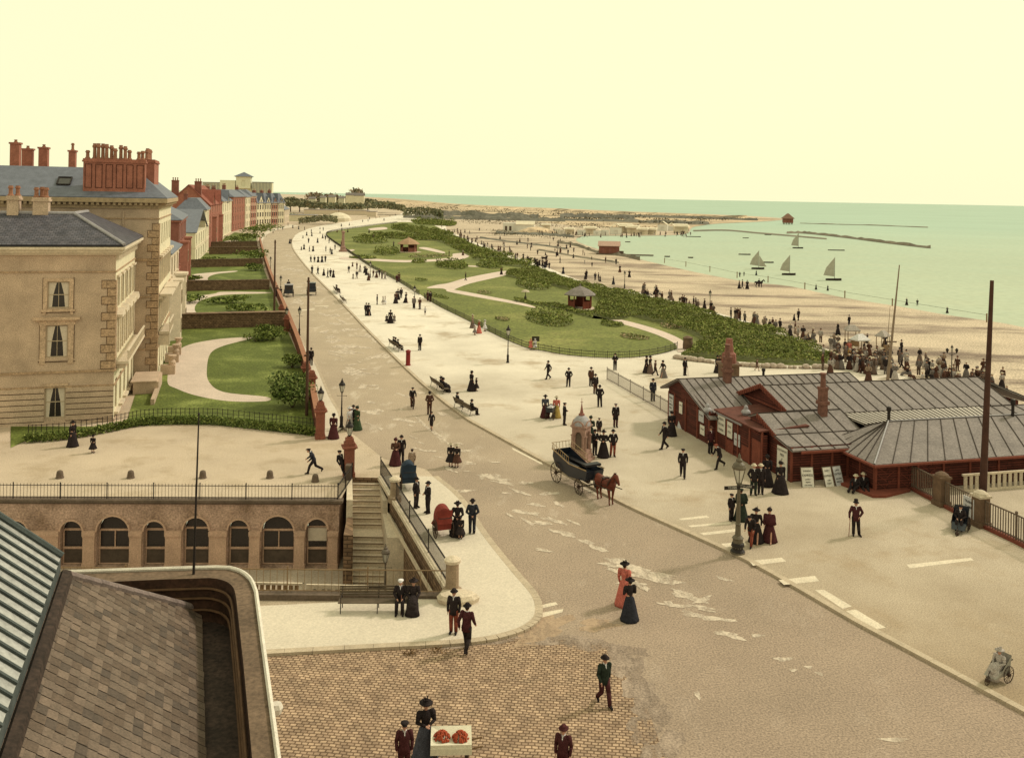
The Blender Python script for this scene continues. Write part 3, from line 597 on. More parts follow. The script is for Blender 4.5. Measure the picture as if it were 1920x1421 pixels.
# ---- generic villa in the distance: wall corner near -> far along the street front
def villa(name, label, near, far, depth, eave, m, roof='hip', rise=2.6, roofm=None, floors=3, bays=4, chim=(), endwin=0, trim=None, bay=False, frontgables=0, cm=None, wall2=None):
    n = Vector((*near,0)); f = Vector((*far,0)); d = f-n; L = d.length; rz = math.atan2(-d.x, d.y)
    t = thing(name, label, 'house', n, rz, 'villas along the promenade'); trim = trim or m_stuccotrim; roofm = roofm or m_slategrey; cm = cm or m_brickdark
    fh = eave/floors; ww = min(1.9, L/bays*.58)
    fwl = [(L/bays*(k+.5), fh*i+fh*.2, ww, fh*.6) for i in range(floors) for k in range(bays)]
    ewl = [(depth-depth/(endwin+1)*(k+1), fh*i+fh*.25, 1.1, fh*.5) for i in range(floors) for k in range(endwin)] if endwin else []
    walls(t, depth, L, eave, [rect(*q) for q in ewl], [rect(*q) for q in fwl], m, gable=rise if roof == 'gable' else None)
    for u,z,w_,h_ in fwl: window(t,-.12,u,z,w_,h_,R(90))
    for u,z,w_,h_ in ewl: window(t,u-depth,.12,z,w_,h_,0)
    a = MB()
    if roof == 'hip': hiproof(a,-depth-.5,.5,-.5,L+.5,eave+.4,rise,(min(depth,L)*.4,min(depth,L)*.4))
    elif roof == 'gable': gableroof(a,-depth,0,0,L,eave,rise,'y')
    elif roof == 'cross': gableroof(a,-depth,0,0,L,eave,rise,'x')
    a.build('roof', roofm, t)
    a = MB()
    if roof == 'hip': a.box(-depth-.35,.35,-.35,L+.35,eave,eave+.28)
    for i in range(1,floors): a.box(0,.12,0,L,fh*i-.1,fh*i+.1); a.box(-depth,.0,-.1,0,fh*i-.08,fh*i+.06)
    for u,z,w_,h_ in fwl: a.box(0,.14,u-w_/2-.2,u+w_/2+.2,z+h_+.05,z+h_+.28); a.box(0,.16,u-w_/2-.15,u+w_/2+.15,z-.2,z-.04)
    a.build('string_course', trim, t)
    if bay:
        for k in range(2):
            y = L*(.25+.5*k); b = MB(); hb = eave*.68
            pts = [(0,y-1.9),(1.3,y-1.1),(1.3,y+1.1),(0,y+1.9)]; b.prism(pts,0,hb); b.prism([(.0,y-2.05),(1.5,y-1.2),(1.5,y+1.2),(0,y+2.05)],hb,hb+.3)
            bo = b.build('bay', trim, t)
            for i in range(2): window(bo,1.315,y,fh*i+.9,1.5,fh*.5,R(90))
    for k in range(frontgables):
        y = L*(k+.5)/frontgables; g = min(3.6, L/frontgables*.42); b = MB(); hg = g*1.25
        b.add([(.25,y-g,eave-.2),(.25,y+g,eave-.2),(.25,y,eave+hg),(-depth*.5,y-g,eave-.2),(-depth*.5,y+g,eave-.2),(-depth*.5,y,eave+hg)],[(0,1,2),(5,4,3)])
        go = b.build('gable', trim if k%2 else m, t)
        b = MB()
        for s_ in (-1,1):
            q = [(.5,y+s_*(g+.25),eave-.5),(.5,y,eave+hg+.05),(-depth*.5,y,eave+hg+.05),(-depth*.5,y+s_*(g+.25),eave-.5)]; b.add(q+[(p[0],p[1],p[2]+.2) for p in q],[(0,1,2,3),(7,6,5,4),(0,4,5,1),(1,5,6,2),(2,6,7,3),(3,7,4,0)])
        b.build('gable_roof', roofm, go); window(go,.28,y,eave+.4,1.1,1.7,R(90))
    for (x0,x1,y0,y1,z0,z1,np_) in chim: chimney(t,x0,x1,y0,y1,z0,z1,cm,[(x0+(x1-x0)*(k+.5)/np_,(y0+y1)/2,1) for k in range(np_)],.9,pr=.2)
    return t
def at(px, D): r, u = ray(px, CY+ROLL*(px-CX)); return (r*D, D)
villa('villa', 'cream villa with stone bay windows next beyond the tall stucco house', at(317,105), at(337,123), 12, 10.2, m_stuccotrim, 'hip', 2.2, m_slategrey, 3, 4, [(-7,-5.6,3,4,11,14,3)], bay=True)
villa('villa', 'narrow dark red brick villa with grey hipped roof left of the cream gabled house', at(337,158), at(350,188), 9, 12.4, m_brickdark, 'hip', 2.0, m_slategrey, 3, 5, [(-6.2,-5,4,6,13,17.4,2)], endwin=1, trim=m_brickred, bay=True)
villa('villa', 'low cream house with a big grey slate roof and gabled end', at(368,222), at(389,262), 9, 7.6, m_cream, 'cross', 5.2, m_slategrey, 2, 5, [], bay=False)
villa('villa', 'cream wing with broken grey roof tucked beside the red gabled house', at(386,255), at(393,276), 7.5, 12.2, m_cream, 'hip', 3.2, m_slategrey, 3, 3, [(-6,-5,2,3.2,13,17,2)])
villa('villa', 'big red brick house with a steep red gable between two square chimneys', at(393,284), at(417,336), 12.5, 13.6, m_brickred, 'gable', 6.0, m_redtile, 4, 6, [(-11.4,-9.4,1.,3.,14,21,3),(-4.6,-2.6,1.,3.,14,20.8,3)], trim=m_brickred, bay=True, frontgables=2)
villa('villa', 'cream terrace house with bracketed front right of the red gabled house', at(418,352), at(435,398), 12, 13.5, m_cream, 'hip', 3.6, m_slategrey, 3, 5, [(-7,-5.5,4,6,15,19.5,3),(-7,-5.5,30,32,15,19.2,3)], frontgables=1)
villa('villa', 'long red terrace with many tall windows', at(437,402), at(459.5,440), 12, 15.0, m_brickred, 'hip', 3.2, m_slategrey, 4, 7, [(-6,-4.6,8,10,16,20.5,3)], trim=m_terracotta)
villa('villa', 'narrow cream house squeezed between two red terraces', at(461,443), at(470,458), 12, 14.8, m_cream, 'hip', 3.4, m_slategrey, 4, 3, [(-6,-4.6,5,7,16,20,2)])
villa('villa', 'narrow red house right of the narrow cream one', at(471,461), at(481,472), 12, 15.2, m_brickred, 'hip', 3.2, m_slategrey, 4, 3, [])
for i,(a0,d0,a1,d1,mm,lab) in enumerate([(482,474,496,484,m_cream,'cream house with pointed dark gable, leftmost of the gabled row at the far bend'),(497,485,509,492,m_cream,'cream house with pointed dark gable, second of the gabled row at the far bend'),
      (510,493,521,499,m_brickred,'half red house with pale pointed gable, third of the gabled row at the far bend'),(522,500,533,505,m_cream,'last gabled house of the row with dark end wall at the far bend')]):
    villa('gabled_house', lab, at(a0,d0), at(a1,d1), 14, 11.6, mm, 'hip', 5.2, m_slategrey, 3, 3, [(-8,-6.6,1,2.4,14,18.5,2)], trim=m_cream, frontgables=1)
villa('villa', 'low pale house with veranda closing the gabled row', at(534,512), at(543,545), 10, 7.5, m_stuccotrim, 'hip', 2.5, m_slategrey, 2, 4, [])
for i,(pa,D,wd,hh,lb) in enumerate([(52,112,1.15,3.0,'stout red chimney stack furthest left behind the slate roof'),(82,112,1.0,3.3,'square red chimney stack behind the slate roof, in the middle'),(136,112,.75,2.6,'slim red chimney with a tall pot behind the slate roof'),(29,108,1.0,4.2,'red chimney cut by the left edge of the view')]):
    q = P(pa,304,D); t = thing('chimney_stack', lb, 'chimney', q, VR, 'chimneys of the houses behind')
    a = MB(); a.box(-wd/2,wd/2,-.6,.6,-14,hh*.55-.2); a.box(-wd/2-.12,wd/2+.12,-.7,.7,hh*.55-.2,hh*.55); a.build('stack', m_brickred, t)
    a = MB(); pot(a,0,0,hh*.55,.9 if wd < .9 else .35,.2); a.build('chimney_pot', m_terracotta, t)
# ---- pavilion with a belvedere tower behind the row
t = thing('pavilion', 'pale glazed pavilion with a square belvedere tower rising behind the terrace', 'building', P(456,360,650), VR*.6)
t.location.z = 0
a = MB(); a.box(-28,-6,0,12,0,23.6); a.box(6,20,0,12,0,24.4); a.box(-6,6,2,14,0,22); a.box(-16,-5.5,-1,11,0,25.6); a.build('wall', mat('pavilion_wall', sr(250,238,178), var=.08, scale=.3), t)
a = MB(); a.panel((-5,-1.2,20),(1,0,0),(0,0,1),10,8.4,[archhole(5,1.6,2.6,3)],.5); a.box(-5,5,-.69,8.8,20,28.4); a.box(-5.6,5.6,-1.8,9.4,28.0,28.5); a.build('tower', MATS['pavilion_wall'], t)
a = MB(); hiproof(a,-6.4,6.4,-2.6,10.2,28.5,3.2,(6.3,6.3)); a.build('tower_roof', m_slategrey, t)
a = MB()
for k in range(22): a.box(-28+1.0*k,-27.7+1.0*k,-.25,0,14,23.2)
for k in range(14): a.box(6+1.0*k,6.3+1.0*k,-.25,0,14,24.2)
a.box(-28.3,-16,-.4,12,23.6,24.0); a.box(6,20.3,-.4,12,24.4,24.8); a.build('glazing_bar', m_slategrey, t)
# ================================================================ GARDEN WALLS, PIERS, HEDGES
def wallline(name, label, pts, z0, z1, th, m, cap=None, group=None, capm=None, cat='wall'):
    p = [Vector((q[0],q[1],0)) for q in pts]; t = thing(name, label, cat, p[0], 0, group); o = p[0]; a = MB(); c = MB()
    for i in range(len(p)-1):
        A, B = p[i]-o, p[i+1]-o; d = (B-A).normalized(); n = Vector((-d.y,d.x,0))*th/2; e = d*.01
        a.prism([(A-n)[:2],(B-n)[:2],(B+n)[:2],(A+n)[:2]],z0,z1); n2 = n*1.35
        c.prism([(A-n2)[:2],(B-n2)[:2],(B+n2)[:2],(A+n2)[:2]],z1,z1+(cap or .08))
    a.build('brickwork', m, t); c.build('coping', capm or m_stone, t); return t
wl = smoothline([(597,818),(590,780),(578,720),(560,660),(545,620),(532,585),(520,555),(508,525),(498,495),(491,470),(487,452)],3)
wallline('garden_wall', 'long low red brick garden wall along the inner edge of the left pavement', [G(x,y,0)[:2] for x,y in wl], 0, 1.35, .36, m_redbrick, capm=mat('brick_coping', sr(172,116,76)))
for i,(pl,hh,lb) in enumerate([([(316,617),(420,614),(536,611)],1.9,'thick rubble stone wall crossing between the two nearest front gardens'),([(338,546),(505,543)],1.8,'rubble cross wall between the second and third front gardens'),([(346,502),(492,499)],1.8,'rubble cross wall between the third and fourth front gardens'),
      ([(392,477),(484,476)],2.0,'brownish cross wall in front of the cream house'),([(396,463.5),(482,462)],1.6,'farthest brown cross wall beside the red gabled house')]):
    wallline('cross_wall', lb, [G(x,y,0)[:2] for x,y in pl], 0, hh, .6 if i else 1.1, m_wallstone, capm=m_wallstone, group='cross walls of the front gardens')
m_pier = mat('red_sandstone', sr(152,90,62), var=.24, scale=2.0, fine=16, grain=.14)
m_brassglass = mat('lamp_glass', sr(226,214,172), var=.08, rough=.15, spec=.5)
def lantern(parent, z, s=1., top=None, ribs=6, gl=None):
    """tapered gas lantern"""
    top = top or m_iron
    a = MB(); a.lathe([(.06*s,0),(.12*s,.05*s),(.11*s,.09*s)],ribs,(0,0,z)); a.lathe([(.25*s,.60*s),(.27*s,.66*s),(.21*s,.78*s),(.11*s,.86*s),(.12*s,.93*s),(.06*s,1.0*s),(.05*s,1.08*s),(.012*s,1.18*s)],ribs*2,(0,0,z))
    for i in range(ribs):
        q = 2*math.pi*i/ribs; a.tube((.11*s*math.cos(q),.11*s*math.sin(q),z+.08*s),(.245*s*math.cos(q),.245*s*math.sin(q),z+.62*s),.014*s,n=4)
    o = a.build('lantern', top, parent)
    b = MB(); b.lathe([(.095*s,.09*s),(.23*s,.60*s)],ribs,(0,0,z)); b.build('glass', gl or m_brassglass, o); return o
def pier(label, loc, w_, h_, lamp=True):
    t = thing('gate_pier', label, 'gate pier', loc, VR, 'sandstone gate piers'); a = MB(); k = w_/2
    a.box(-k*1.15,k*1.15,-k*1.15,k*1.15,0,.3); a.box(-k,k,-k,k,.3,h_*.70); a.build('shaft', m_pier, t)
    a = MB(); a.box(-k*1.2,k*1.2,-k*1.2,k*1.2,h_*.70,h_*.73); a.box(-k*1.5,k*1.5,-k*1.5,k*1.5,h_*.73,h_*.77)
    a.box(-k*1.05,k*1.05,-k*1.05,k*1.05,h_*.77,h_*.86); a.box(-k*.8,k*.8,-k*.8,k*.8,h_*.86,h_*.96); a.box(-k*.5,k*.5,-k*.5,k*.5,h_*.96,h_); a.build('cap', m_pier, t)
    if lamp: lantern(t, h_, .95)
    return t
pier('red sandstone gate pier with gas lantern at the garden corner beside the woman in maroon', G(600,822), .62, 2.75)
pier('red sandstone gate pier with gas lantern at the head of the stairs', G(654,893), .62, 2.55)
pier('red sandstone gate pier without lantern by the slim telegraph pole', G(584,748), .62, 2.5, False)
for i,(x,y,lb) in enumerate([(573,722,'brick gate pier paired beside the pier at the telegraph pole'),(537,622,'brick gate pier with a lantern at the far cross wall'),(527,600,'brick gate pier left of the lantern pier at the far cross wall')]): pier(lb, G(x,y), .6, 2.2, i == 1)
# hedge and wire fence round the nearest garden
m_leafd = [mat('hedge_leaf_%s'%n, c, var=.3, scale=.8, fine=6, rough=.9, grain=.2, spec=.15) for n, c in (('dark',sr(94,106,42)),('mid',sr(124,132,56)),('light',sr(154,158,76)))]
def leafmass(name, pts_fn, n, size, parent=None, mats=None):
    mb = MB()
    mats = mats or m_leafd
    for k in range(n):
        mb.mi = RND.choice((0,0,1,1,2)); mb.leaves([pts_fn()], size)
    return mb.build(name, mats, parent)
hl = smoothline([(40,832),(120,826),(200,812),(262,800),(330,797),(400,798),(480,806),(540,813),(592,819)],4)
hw = [G(x,y,0) for x,y in hl]
def hedgept(h_=.75, wd=.9):
    def f():
        i = RND.randrange(len(hw)-1); p = hw[i].lerp(hw[i+1],RND.random()); z = RND.random()**.7*h_
        return (p.x+RND.uniform(-.1,.2), p.y+RND.uniform(0,wd)*(1-.3*z/h_), z)
    return f
t = thing('clipped_hedge', 'long low clipped hedge curving round the foot of the nearest villa garden', 'hedge', (0,0,0)); leafmass('foliage', hedgept(.62), 7000, .18, t)
t = thing('wire_fence', 'thin iron hurdle fence behind the low clipped hedge', 'fence', hw[0]); a = MB()
for i in range(len(hw)-1):
    A = hw[i]-hw[0]+Vector((0,.9,0)); B = hw[i+1]-hw[0]+Vector((0,.9,0))
    for z in (.45,.75,1.05): a.tube(A+Vector((0,0,z)),B+Vector((0,0,z)),.018,n=4)
    a.tube(A,A+Vector((0,0,1.12)),.025,n=4); M_ = A.lerp(B,.5); a.tube(M_,M_+Vector((0,0,1.12)),.025,n=4)
a.build('railing', m_iron, t)
def bush(label, loc, r, h_, n, size=.3, name='bush', group=None, mats=None, sy=1.):
    t = thing(name, label, 'bush', loc, 0, group); c = MB(); rr = random.Random(int(loc[0]*100)); lob = [(rr.uniform(-.55,.55)*r, rr.uniform(-.55,.55)*r*sy, rr.uniform(.45,.75)*h_, rr.uniform(.45,.7)) for _ in range(6)]+[(0,0,h_*.5,.9)]
    def f():
        q = RND.choice(lob); d = Vector((RND.gauss(0,1),RND.gauss(0,1),RND.gauss(0,1))).normalized()*RND.uniform(.55,1.0)
        return (q[0]+d.x*r*q[3], q[1]+d.y*r*q[3]*sy, max(.05,q[2]+d.z*h_*.45*q[3]))
    leafmass('foliage', f, n, size, t, mats)
    for k in range(4): an = k*1.6; c.tube((0,0,-.05),(math.cos(an)*r*.4,math.sin(an)*r*.4*sy,h_*.6),.05,.02,n=5)
    c.build('stem', mat('bark', sr(96,76,52)), t); return t
m_leafl = [mat('laurel_leaf_%s'%n, c, var=.3, scale=.8, fine=6, rough=.8, grain=.2, spec=.2) for n, c in (('dark',sr(78,92,34)),('mid',sr(120,132,56)),('light',sr(164,168,88)))]
bush('rounded light green laurel at the garden corner by the gate pier', G(548,765), 2.3, 3.0, 2600, .26, mats=m_leafl)
bush('darker shrub behind the laurel against the brick wall', G(556,742), 1.7, 2.2, 1300, .24)
bush('small shrub by the brick wall halfway along the nearest garden', G(548,690), 1.3, 1.6, 700, .24)
bush('dense shrub in the top corner of the nearest garden by the cross wall', G(512,636), 2.6, 1.8, 1300, .28)
bush('shrub at the end of the drive below the cross wall', G(480,640), 2.0, 1.2, 700, .26)
for i,(x,y,r,h_,lb) in enumerate([(355,592-24,2.4,1.6,'dark bed of shrubs at the house end of the second garden'),(420,569,4,1.2,'low shrubs along the drive of the second garden'),(470,585,4,1.2,'flat shrub bed at the lawn edge in the second garden'),(480,508,3,1.8,'shrub in the corner of the third garden'),(360,527,2,1.2,'little shrub by the house wall in the third garden'),
     (470,489,5,3.2,'tall shrub by the pavement wall in the fourth garden'),(400,492,4,1.6,'shrub bed on the lawn of the fourth garden'),(470,452,6,3.5,'bush in the garden before the long red terrace'),(440,458,5,3,'bush beside the pale drive of the far garden'),(478,440,8,4,'bushy garden at the far end of the terrace'),(500,432,8,3.5,'bushes at the bend of the road by the gabled houses'),(545,414,10,5,'dark bushes in front of the low pale house')]):
    bush(lb, G(x,y), r, h_, 420, .3+r*.06, group='garden shrubs of the villas')
# ================================================================ SUNKEN COURT, ARCADE, STAIRS
PZ = -3.9
m_arc = mat('pink_sandstone', sr(208,170,130), var=.26, scale=.6, fine=9, col2=sr(150,118,84), thr=(.48,.70,.45), grain=.2)
m_arcl = mat('pale_sandstone', sr(224,182,136), var=.14, scale=1.2, fine=12)
m_dark = mat('dark_stone', sr(118,98,72), var=.25, scale=1.5, fine=10)
m_step = mat('stair_stone', sr(232,208,158), var=.16, scale=1.4, fine=12)
m_arcglass = mat('dark_window_glass', sr(60,52,46), var=.4, scale=.8, rough=.2, spec=.5)
structure(sheet('sunken_court', [(-31.5,39.2),(-1.9,40.2),(-1.9,53),(-8.5,57.5),(-31.5,53)], PZ, mat('court_paving', sr(206,182,140), var=.15, scale=.6, fine=8, pos=True)))
a = MB()   # retaining walls round the court
for (x0,y0),(x1,y1) in (((-2.35,40.5),(-31.,39.6)),((-8.0,57.2),(-2.35,40.5)),((-9.75,57.2),(-8.0,57.2))):
    a.add([(x0,y0,PZ-.1),(x1,y1,PZ-.1),(x1,y1,KH-.02),(x0,y0,KH-.02)],[(0,1,2,3)])
structure(a.build('retaining_wall', m_wallstone))
AX0, AX1 = -31., -9.75
arc = thing('arcade_building', 'pink sandstone arcade of round arched windows sunk below the railed terrace', 'building', (AX1,52.95,0), math.atan2(.95,21.25))
AW = 21.3; D_ = 52.5
def ax(px): return AW+( (px-362*0-960)/F*D_*1.0 - AX1 ) + .0
arches = [(48,42,977),(149,41,977),(225,60,968),(301,40,977),(378,48,970),(457,39,974),(530,61,967),(603,40,972)]
holes = []; wins = []
for cx_, wpx, top in arches:
    wd = wpx*D_/F; u = AW+(cx_-960)/F*D_-AX1; ztop = 18-(top-357)/F*D_; zs = ztop-wd/2
    holes.append(archhole(u, .08, wd, zs-PZ-.08, 12)); wins.append((u,wd,zs))
a = MB(); a.panel((-AW,0,PZ),(1,0,0),(0,0,1),AW,-PZ-.02,holes,.55)
a.add([(0,0,PZ),(0,4.3,PZ),(0,4.3,-.02),(0,0,-.02)],[(0,1,2,3)]); a.build('wall', m_arc, arc)
for u,wd,zs in wins:  # archivolts
    a = MB(); k = 12; pts = [(u-AW+(wd/2+.03)*math.cos(math.pi*i/k), zs+(wd/2+.03)*math.sin(math.pi*i/k)) for i in range(k+1)]
    for i in range(k): a.tube((pts[i][0],-.04,pts[i][1]),(pts[i+1][0],-.04,pts[i+1][1]),.07,n=4)
    a.build('arch_moulding', m_arcl, arc)
a = MB(); edges = [0.]
for u,wd,zs in wins: edges += [u-wd/2-.02,u+wd/2+.02]
edges.append(AW)
for i in range(0,len(edges),2):
    x0, x1 = edges[i]-AW, edges[i+1]-AW
    if x1-x0 < .1: continue
    a = MB(); a.box(x0,x1,-.22,.0,-1.98,-1.72); a.box(x0+.02,x1-.02,-.18,0,-2.08,-1.98)
    a.box(x0+.04,x1-.04,-.16,0,PZ+.3,-2.08); a.box(x0,x1,-.2,0,PZ,PZ+.3); a.build('pilaster', m_arcl, arc)
a = MB(); a.box(-AW,.22,-.28,.25,-.02,.12); a.box(-AW,.12,-.16,0,-.14,-.02); a.build('cornice', m_dark, arc)
for i,(u,wd,zs) in enumerate(wins):
    x = u-AW; o = window(arc, x, .42, PZ+.1, wd-.02, zs-PZ-.1, 0, bars=False, arch=True, fr=m_arcl)
    a = MB(); a.box(x-wd/2+.02,x+wd/2-.02,.30,.40,PZ+1.0,PZ+1.12)
    if wd > 1.6: a.box(x-.03,x+.03,.34,.40,PZ+1.12,zs)
    a.build('transom', m_arcl, arc)
    a = MB(); a.add([(x-wd/2+.04,.405,PZ+.15),(x+wd/2-.04,.405,PZ+.15),(x+wd/2-.04,.405,PZ+1.0),(x-wd/2+.04,.405,PZ+1.0)],[(0,1,2,3)]); a.build('lower_pane', mat('frosted_pane', sr(104,88,66), var=.3, scale=2, rough=.3), arc)
    if i == 7: a = MB(); a.box(x-wd/2+.08,x+wd/2-.08,.28,.32,PZ+1.5,PZ+2.25); a.build('blind', m_curtain, arc)
def railing(name, label, pts, h_, m, step=.13, r=.011, rr=.03, post=2.4, group=None, z=0., rails=(.12,.93), midpost=.03, parent=None, finial=True):
    t = parent or thing(name, label, 'railing', (pts[0][0],pts[0][1],z), 0, group); a = MB(); b = MB(); c = MB(); PP = []; o = Vector((pts[0][0],pts[0][1],0))
    for i in range(len(pts)-1):
        A = Vector((*pts[i][:2],pts[i][2] if len(pts[i])>2 else 0))-o; B = Vector((*pts[i+1][:2],pts[i+1][2] if len(pts[i+1])>2 else 0))-o
        L = (B-A).length; n = max(1,int(L/step))
        for q in rails: b.tube(A+Vector((0,0,h_*q)),B+Vector((0,0,h_*q)),rr,n=5)
        for k in range(n+1):
            p = A.lerp(B,k/n); a.tube(p,p+Vector((0,0,h_)),r,n=4,caps=False)
            if finial: a.tube(p+Vector((0,0,h_)),p+Vector((0,0,h_+.07)),r*1.8,.002,n=4,caps=False)
        np_ = max(1,int(L/post))
        for k in range(np_+(i == len(pts)-2)): PP.append(A.lerp(B,k/np_))
    c.tube((0,0,0),(0,0,h_+.06),midpost,n=6); c.ball((0,0,h_+.08),midpost*1.5,6); c = c.build('post', m, t); c.location = PP[0]
    for p in PP[1:100]: q = c.copy(); COL.objects.link(q); q.location = p
    if len(PP) > 100:
        d = MB()
        for p in PP[100:]: d.tube(p,p+Vector((0,0,h_+.06)),midpost,n=6)
        tag(d.build('post', m, t), kind='stuff')
    a.build('bar', m, t); b.build('rail', m, t); return t
AE = lambda x: (x, 52.95+(x-AX1)*.0447)
railing('terrace_railing', 'spiked black iron railing along the top of the arcade', [AE(-31),AE(-9.85)], .82, m_iron, .19, .012, .022, 2.6, z=.12)
railing('stair_railing', 'short iron railing at the left of the stair head', [(-9.85,53.),(-9.72,57.0)], .9, m_iron, .2, .012, .03, 2., z=.06)
# stairs down from the pavement
st = thing('stone_stairs', 'pale stone stairs going down from the pavement beside the arcade', 'stairs', (0,0,0)); a = MB(); b = a
NS, RZ, RY = 17, 3.9/17, .355; L0, R0 = Vector((-9.72,57.2,0)), Vector((-8.05,57.2,0)); dl, dr = Vector((.185,-1,0)), Vector((.215,-1,0))
y = 0.
for i in range(NS):
    z1 = -RZ*(i+1); d = RY+(1.0 if i == 8 else 0)
    p = [L0+dl*y,R0+dr*y,R0+dr*(y+d),L0+dl*(y+d)]; a.prism([q[:2] for q in p],PZ-.05,z1)
    n = [L0+dl*(y+d-.03),R0+dr*(y+d-.03),R0+dr*(y+d+.02),L0+dl*(y+d+.02)]; a.mi = 1; a.prism([q[:2] for q in n],z1-.04,z1+.012); a.mi = 0; y += d
a.build('flight', [m_step, mat('worn_nosing', sr(150,126,90), var=.2, scale=3)], st); YB = y
sw = thing('stair_wall', 'dark stone wall on the left of the stairs with a pale landing block', 'wall', (0,0,0)); a = MB(); b = MB()
pL = [L0+dl*4.3+Vector((-.02,0,0)),L0+dl*YB+Vector((-.02,0,0)),L0+dl*YB+Vector((-.55,0,0)),L0+dl*4.3+Vector((-.35,0,0))]
a.prism([q[:2] for q in pL],PZ,-.9); a.build('lower_block', m_wallstone, sw); pL2 = [L0+Vector((-.03,0,0)),L0+dl*4.2+Vector((-.03,0,0)),L0+dl*4.2+Vector((-.4,0,0)),L0+Vector((-.35,0,0))]
b.prism([q[:2] for q in pL2],PZ,.08); b.build('upper_block', m_step, sw); c = MB(); c.box(-10.1,-9.75,56.6,57.1,.08,1.0); c.build('end_post', m_dark, sw)
sw2 = thing('stair_wall', 'stepped pale stone wall on the right of the stairs under the pavement railing', 'wall', (0,0,0)); a = MB(); b = MB()
def RL(t): return Vector((-8.0+5.65*t,57.2-16.7*t,0))   # pavement railing line
a.prism([(R0+dr*3.2)[:2],(R0+dr*YB)[:2],(R0+dr*YB+Vector((.95,.0,0)))[:2],(R0+dr*3.2+Vector((.42,0,0)))[:2]],PZ,-1.0); a.build('block', m_step, sw2)
for t0,t1,zz in ((.0,.22,-.1),): b.prism([(R0)[:2],(R0+dr*3.2)[:2],(R0+dr*3.2+Vector((.30,0,0)))[:2],(R0+Vector((.02,0,0)))[:2]],PZ,-.25)
b.build('upper_block', m_step, sw2)
a = MB(); p, q = RL(.02), RL(.985); n = Vector((.947,.32,0))*.22
a.prism([(p-n)[:2],(q-n)[:2],(q+n*.6)[:2],(p+n*.6)[:2]],KH-.02,KH+.2); tc = thing('coping_wall', 'long pale stone coping under the railing between pavement and stairs', 'wall', (0,0,0)); a.build('coping', m_step, tc)
a = MB(); p, q = RL(.22), RL(.985)
a.prism([(p-n*1.3)[:2],(q-n*1.3)[:2],(q-n*.98)[:2],(p-n*.98)[:2]],-1.0,-.75); a.build('string_course', m_step, tc)
railing('pavement_railing', 'black iron railing sloping past the stairs from stair head to the corner post', [RL(.01)[:2],RL(.25)[:2],RL(.985)[:2]], 1.05, m_iron, .125, .012, .035, 4.0, z=KH+.2, finial=False)
def roundpost(label, loc, r, h_, z):
    t = thing('stone_post', label, 'stone post', (loc[0],loc[1],z), 0, 'stone posts of the pavement railing'); a = MB(); a.lathe([(r*1.5,0),(r*1.5,.3),(r*1.1,.34),(r,.4),(r*.95,h_-.25)],14); a.build('shaft', mat('post_stone', sr(176,148,106), var=.22, scale=2, fine=14), t)
    b = MB(); b.lathe([(r*1.2,h_-.25),(r*1.25,h_-.12),(r*.9,h_-.05),(r*.2,h_+.04)],14); b.build('cap', m_step, t); return t
roundpost('tall round stone post at the pavement corner where both railings meet', RL(1.0), .30, 1.75, KH); roundpost('shorter round stone post halfway along the pavement railing', RL(.265), .27, 1.45, KH)
t = thing('kerb_block', 'rough stone block at the foot of the corner post', 'stone block', (RL(1.0).x+.25,RL(1.0).y-.55,KH)); a = MB(); a.lathe([(.9,0),(.95,.2),(.8,.36),(.4,.42)],10,sy=.6,wob=.06,nw=3); a.build('block', m_step, t)
FR = [(-31.,39.75),(-2.55,40.45)]
railing('court_railing', 'light iron railing along the front edge of the sunken court behind the bench', FR, 1.05, mat('bronzed_iron', sr(150,118,74), var=.2, rough=.5), .3, .013, .028, 3.4, z=KH+.12, finial=False, rails=(.08,.97))
t = thing('railing_plinth', 'low stone plinth under the railing behind the bench', 'plinth', (0,0,0)); a = MB(); a.prism([(-31,39.45),(-2.3,40.15),(-2.3,40.6),(-31,39.9)],0,KH+.13); a.build('plinth', m_dark, t)
# slatted screen with faded letters standing in the court
m_wood = mat('weathered_wood', sr(150,116,72), var=.25, scale=2, fine=16)
t = thing('slatted_screen', 'slatted wooden screen with a lettered board standing down in the court behind the railing', 'screen', (-11.2,43.9,PZ+1.0)); a = MB(); b = MB()
for k in range(14): a.box(-2.6+.28*k,-2.42+.28*k,-.03,.03,0,1.9)
a.build('slat', m_wood, t); b.box(-2.7,1.5,-.05,.05,1.9,2.0); b.box(-2.7,1.5,-.05,.05,1.05,1.13); b.box(-2.7,-2.6,-.06,.06,-1.0,2.0); b.box(1.4,1.5,-.06,.06,-1.0,2.0); b.build('frame', m_step, t)
def text(s_, size, parent, loc, rot, m, name='lettering', ex=.004, align='CENTER'):
    cu = bpy.data.curves.new(name, 'FONT'); cu.body = s_; cu.size = size; cu.extrude = ex; cu.align_x = align; cu.align_y = 'CENTER'; cu.resolution_u = 2
    tmp = bpy.data.objects.new(name, cu); COL.objects.link(tmp); dg = bpy.context.evaluated_depsgraph_get(); me = bpy.data.meshes.new_from_object(tmp.evaluated_get(dg)); bpy.data.objects.remove(tmp)
    me.materials.clear(); me.materials.append(m); o = bpy.data.objects.new(name, me); COL.objects.link(o); o.parent = parent; o.location = loc; o.rotation_euler = rot; return o
m_ink = mat('dark_lettering', sr(52,38,26), var=.1); m_paper = mat('poster_paper', sr(246,232,190), var=.08, scale=6, fine=30); m_paper2 = mat('grey_poster_paper', sr(214,206,180), var=.1, scale=6, fine=30)
b = MB(); b.box(1.6,4.6,-.04,.04,.95,1.95); bo = b.build('sign_board', m_step, t); text('SCREENS', .62, t, (3.1,-.05,1.5), (R(90),0,0), m_ink)
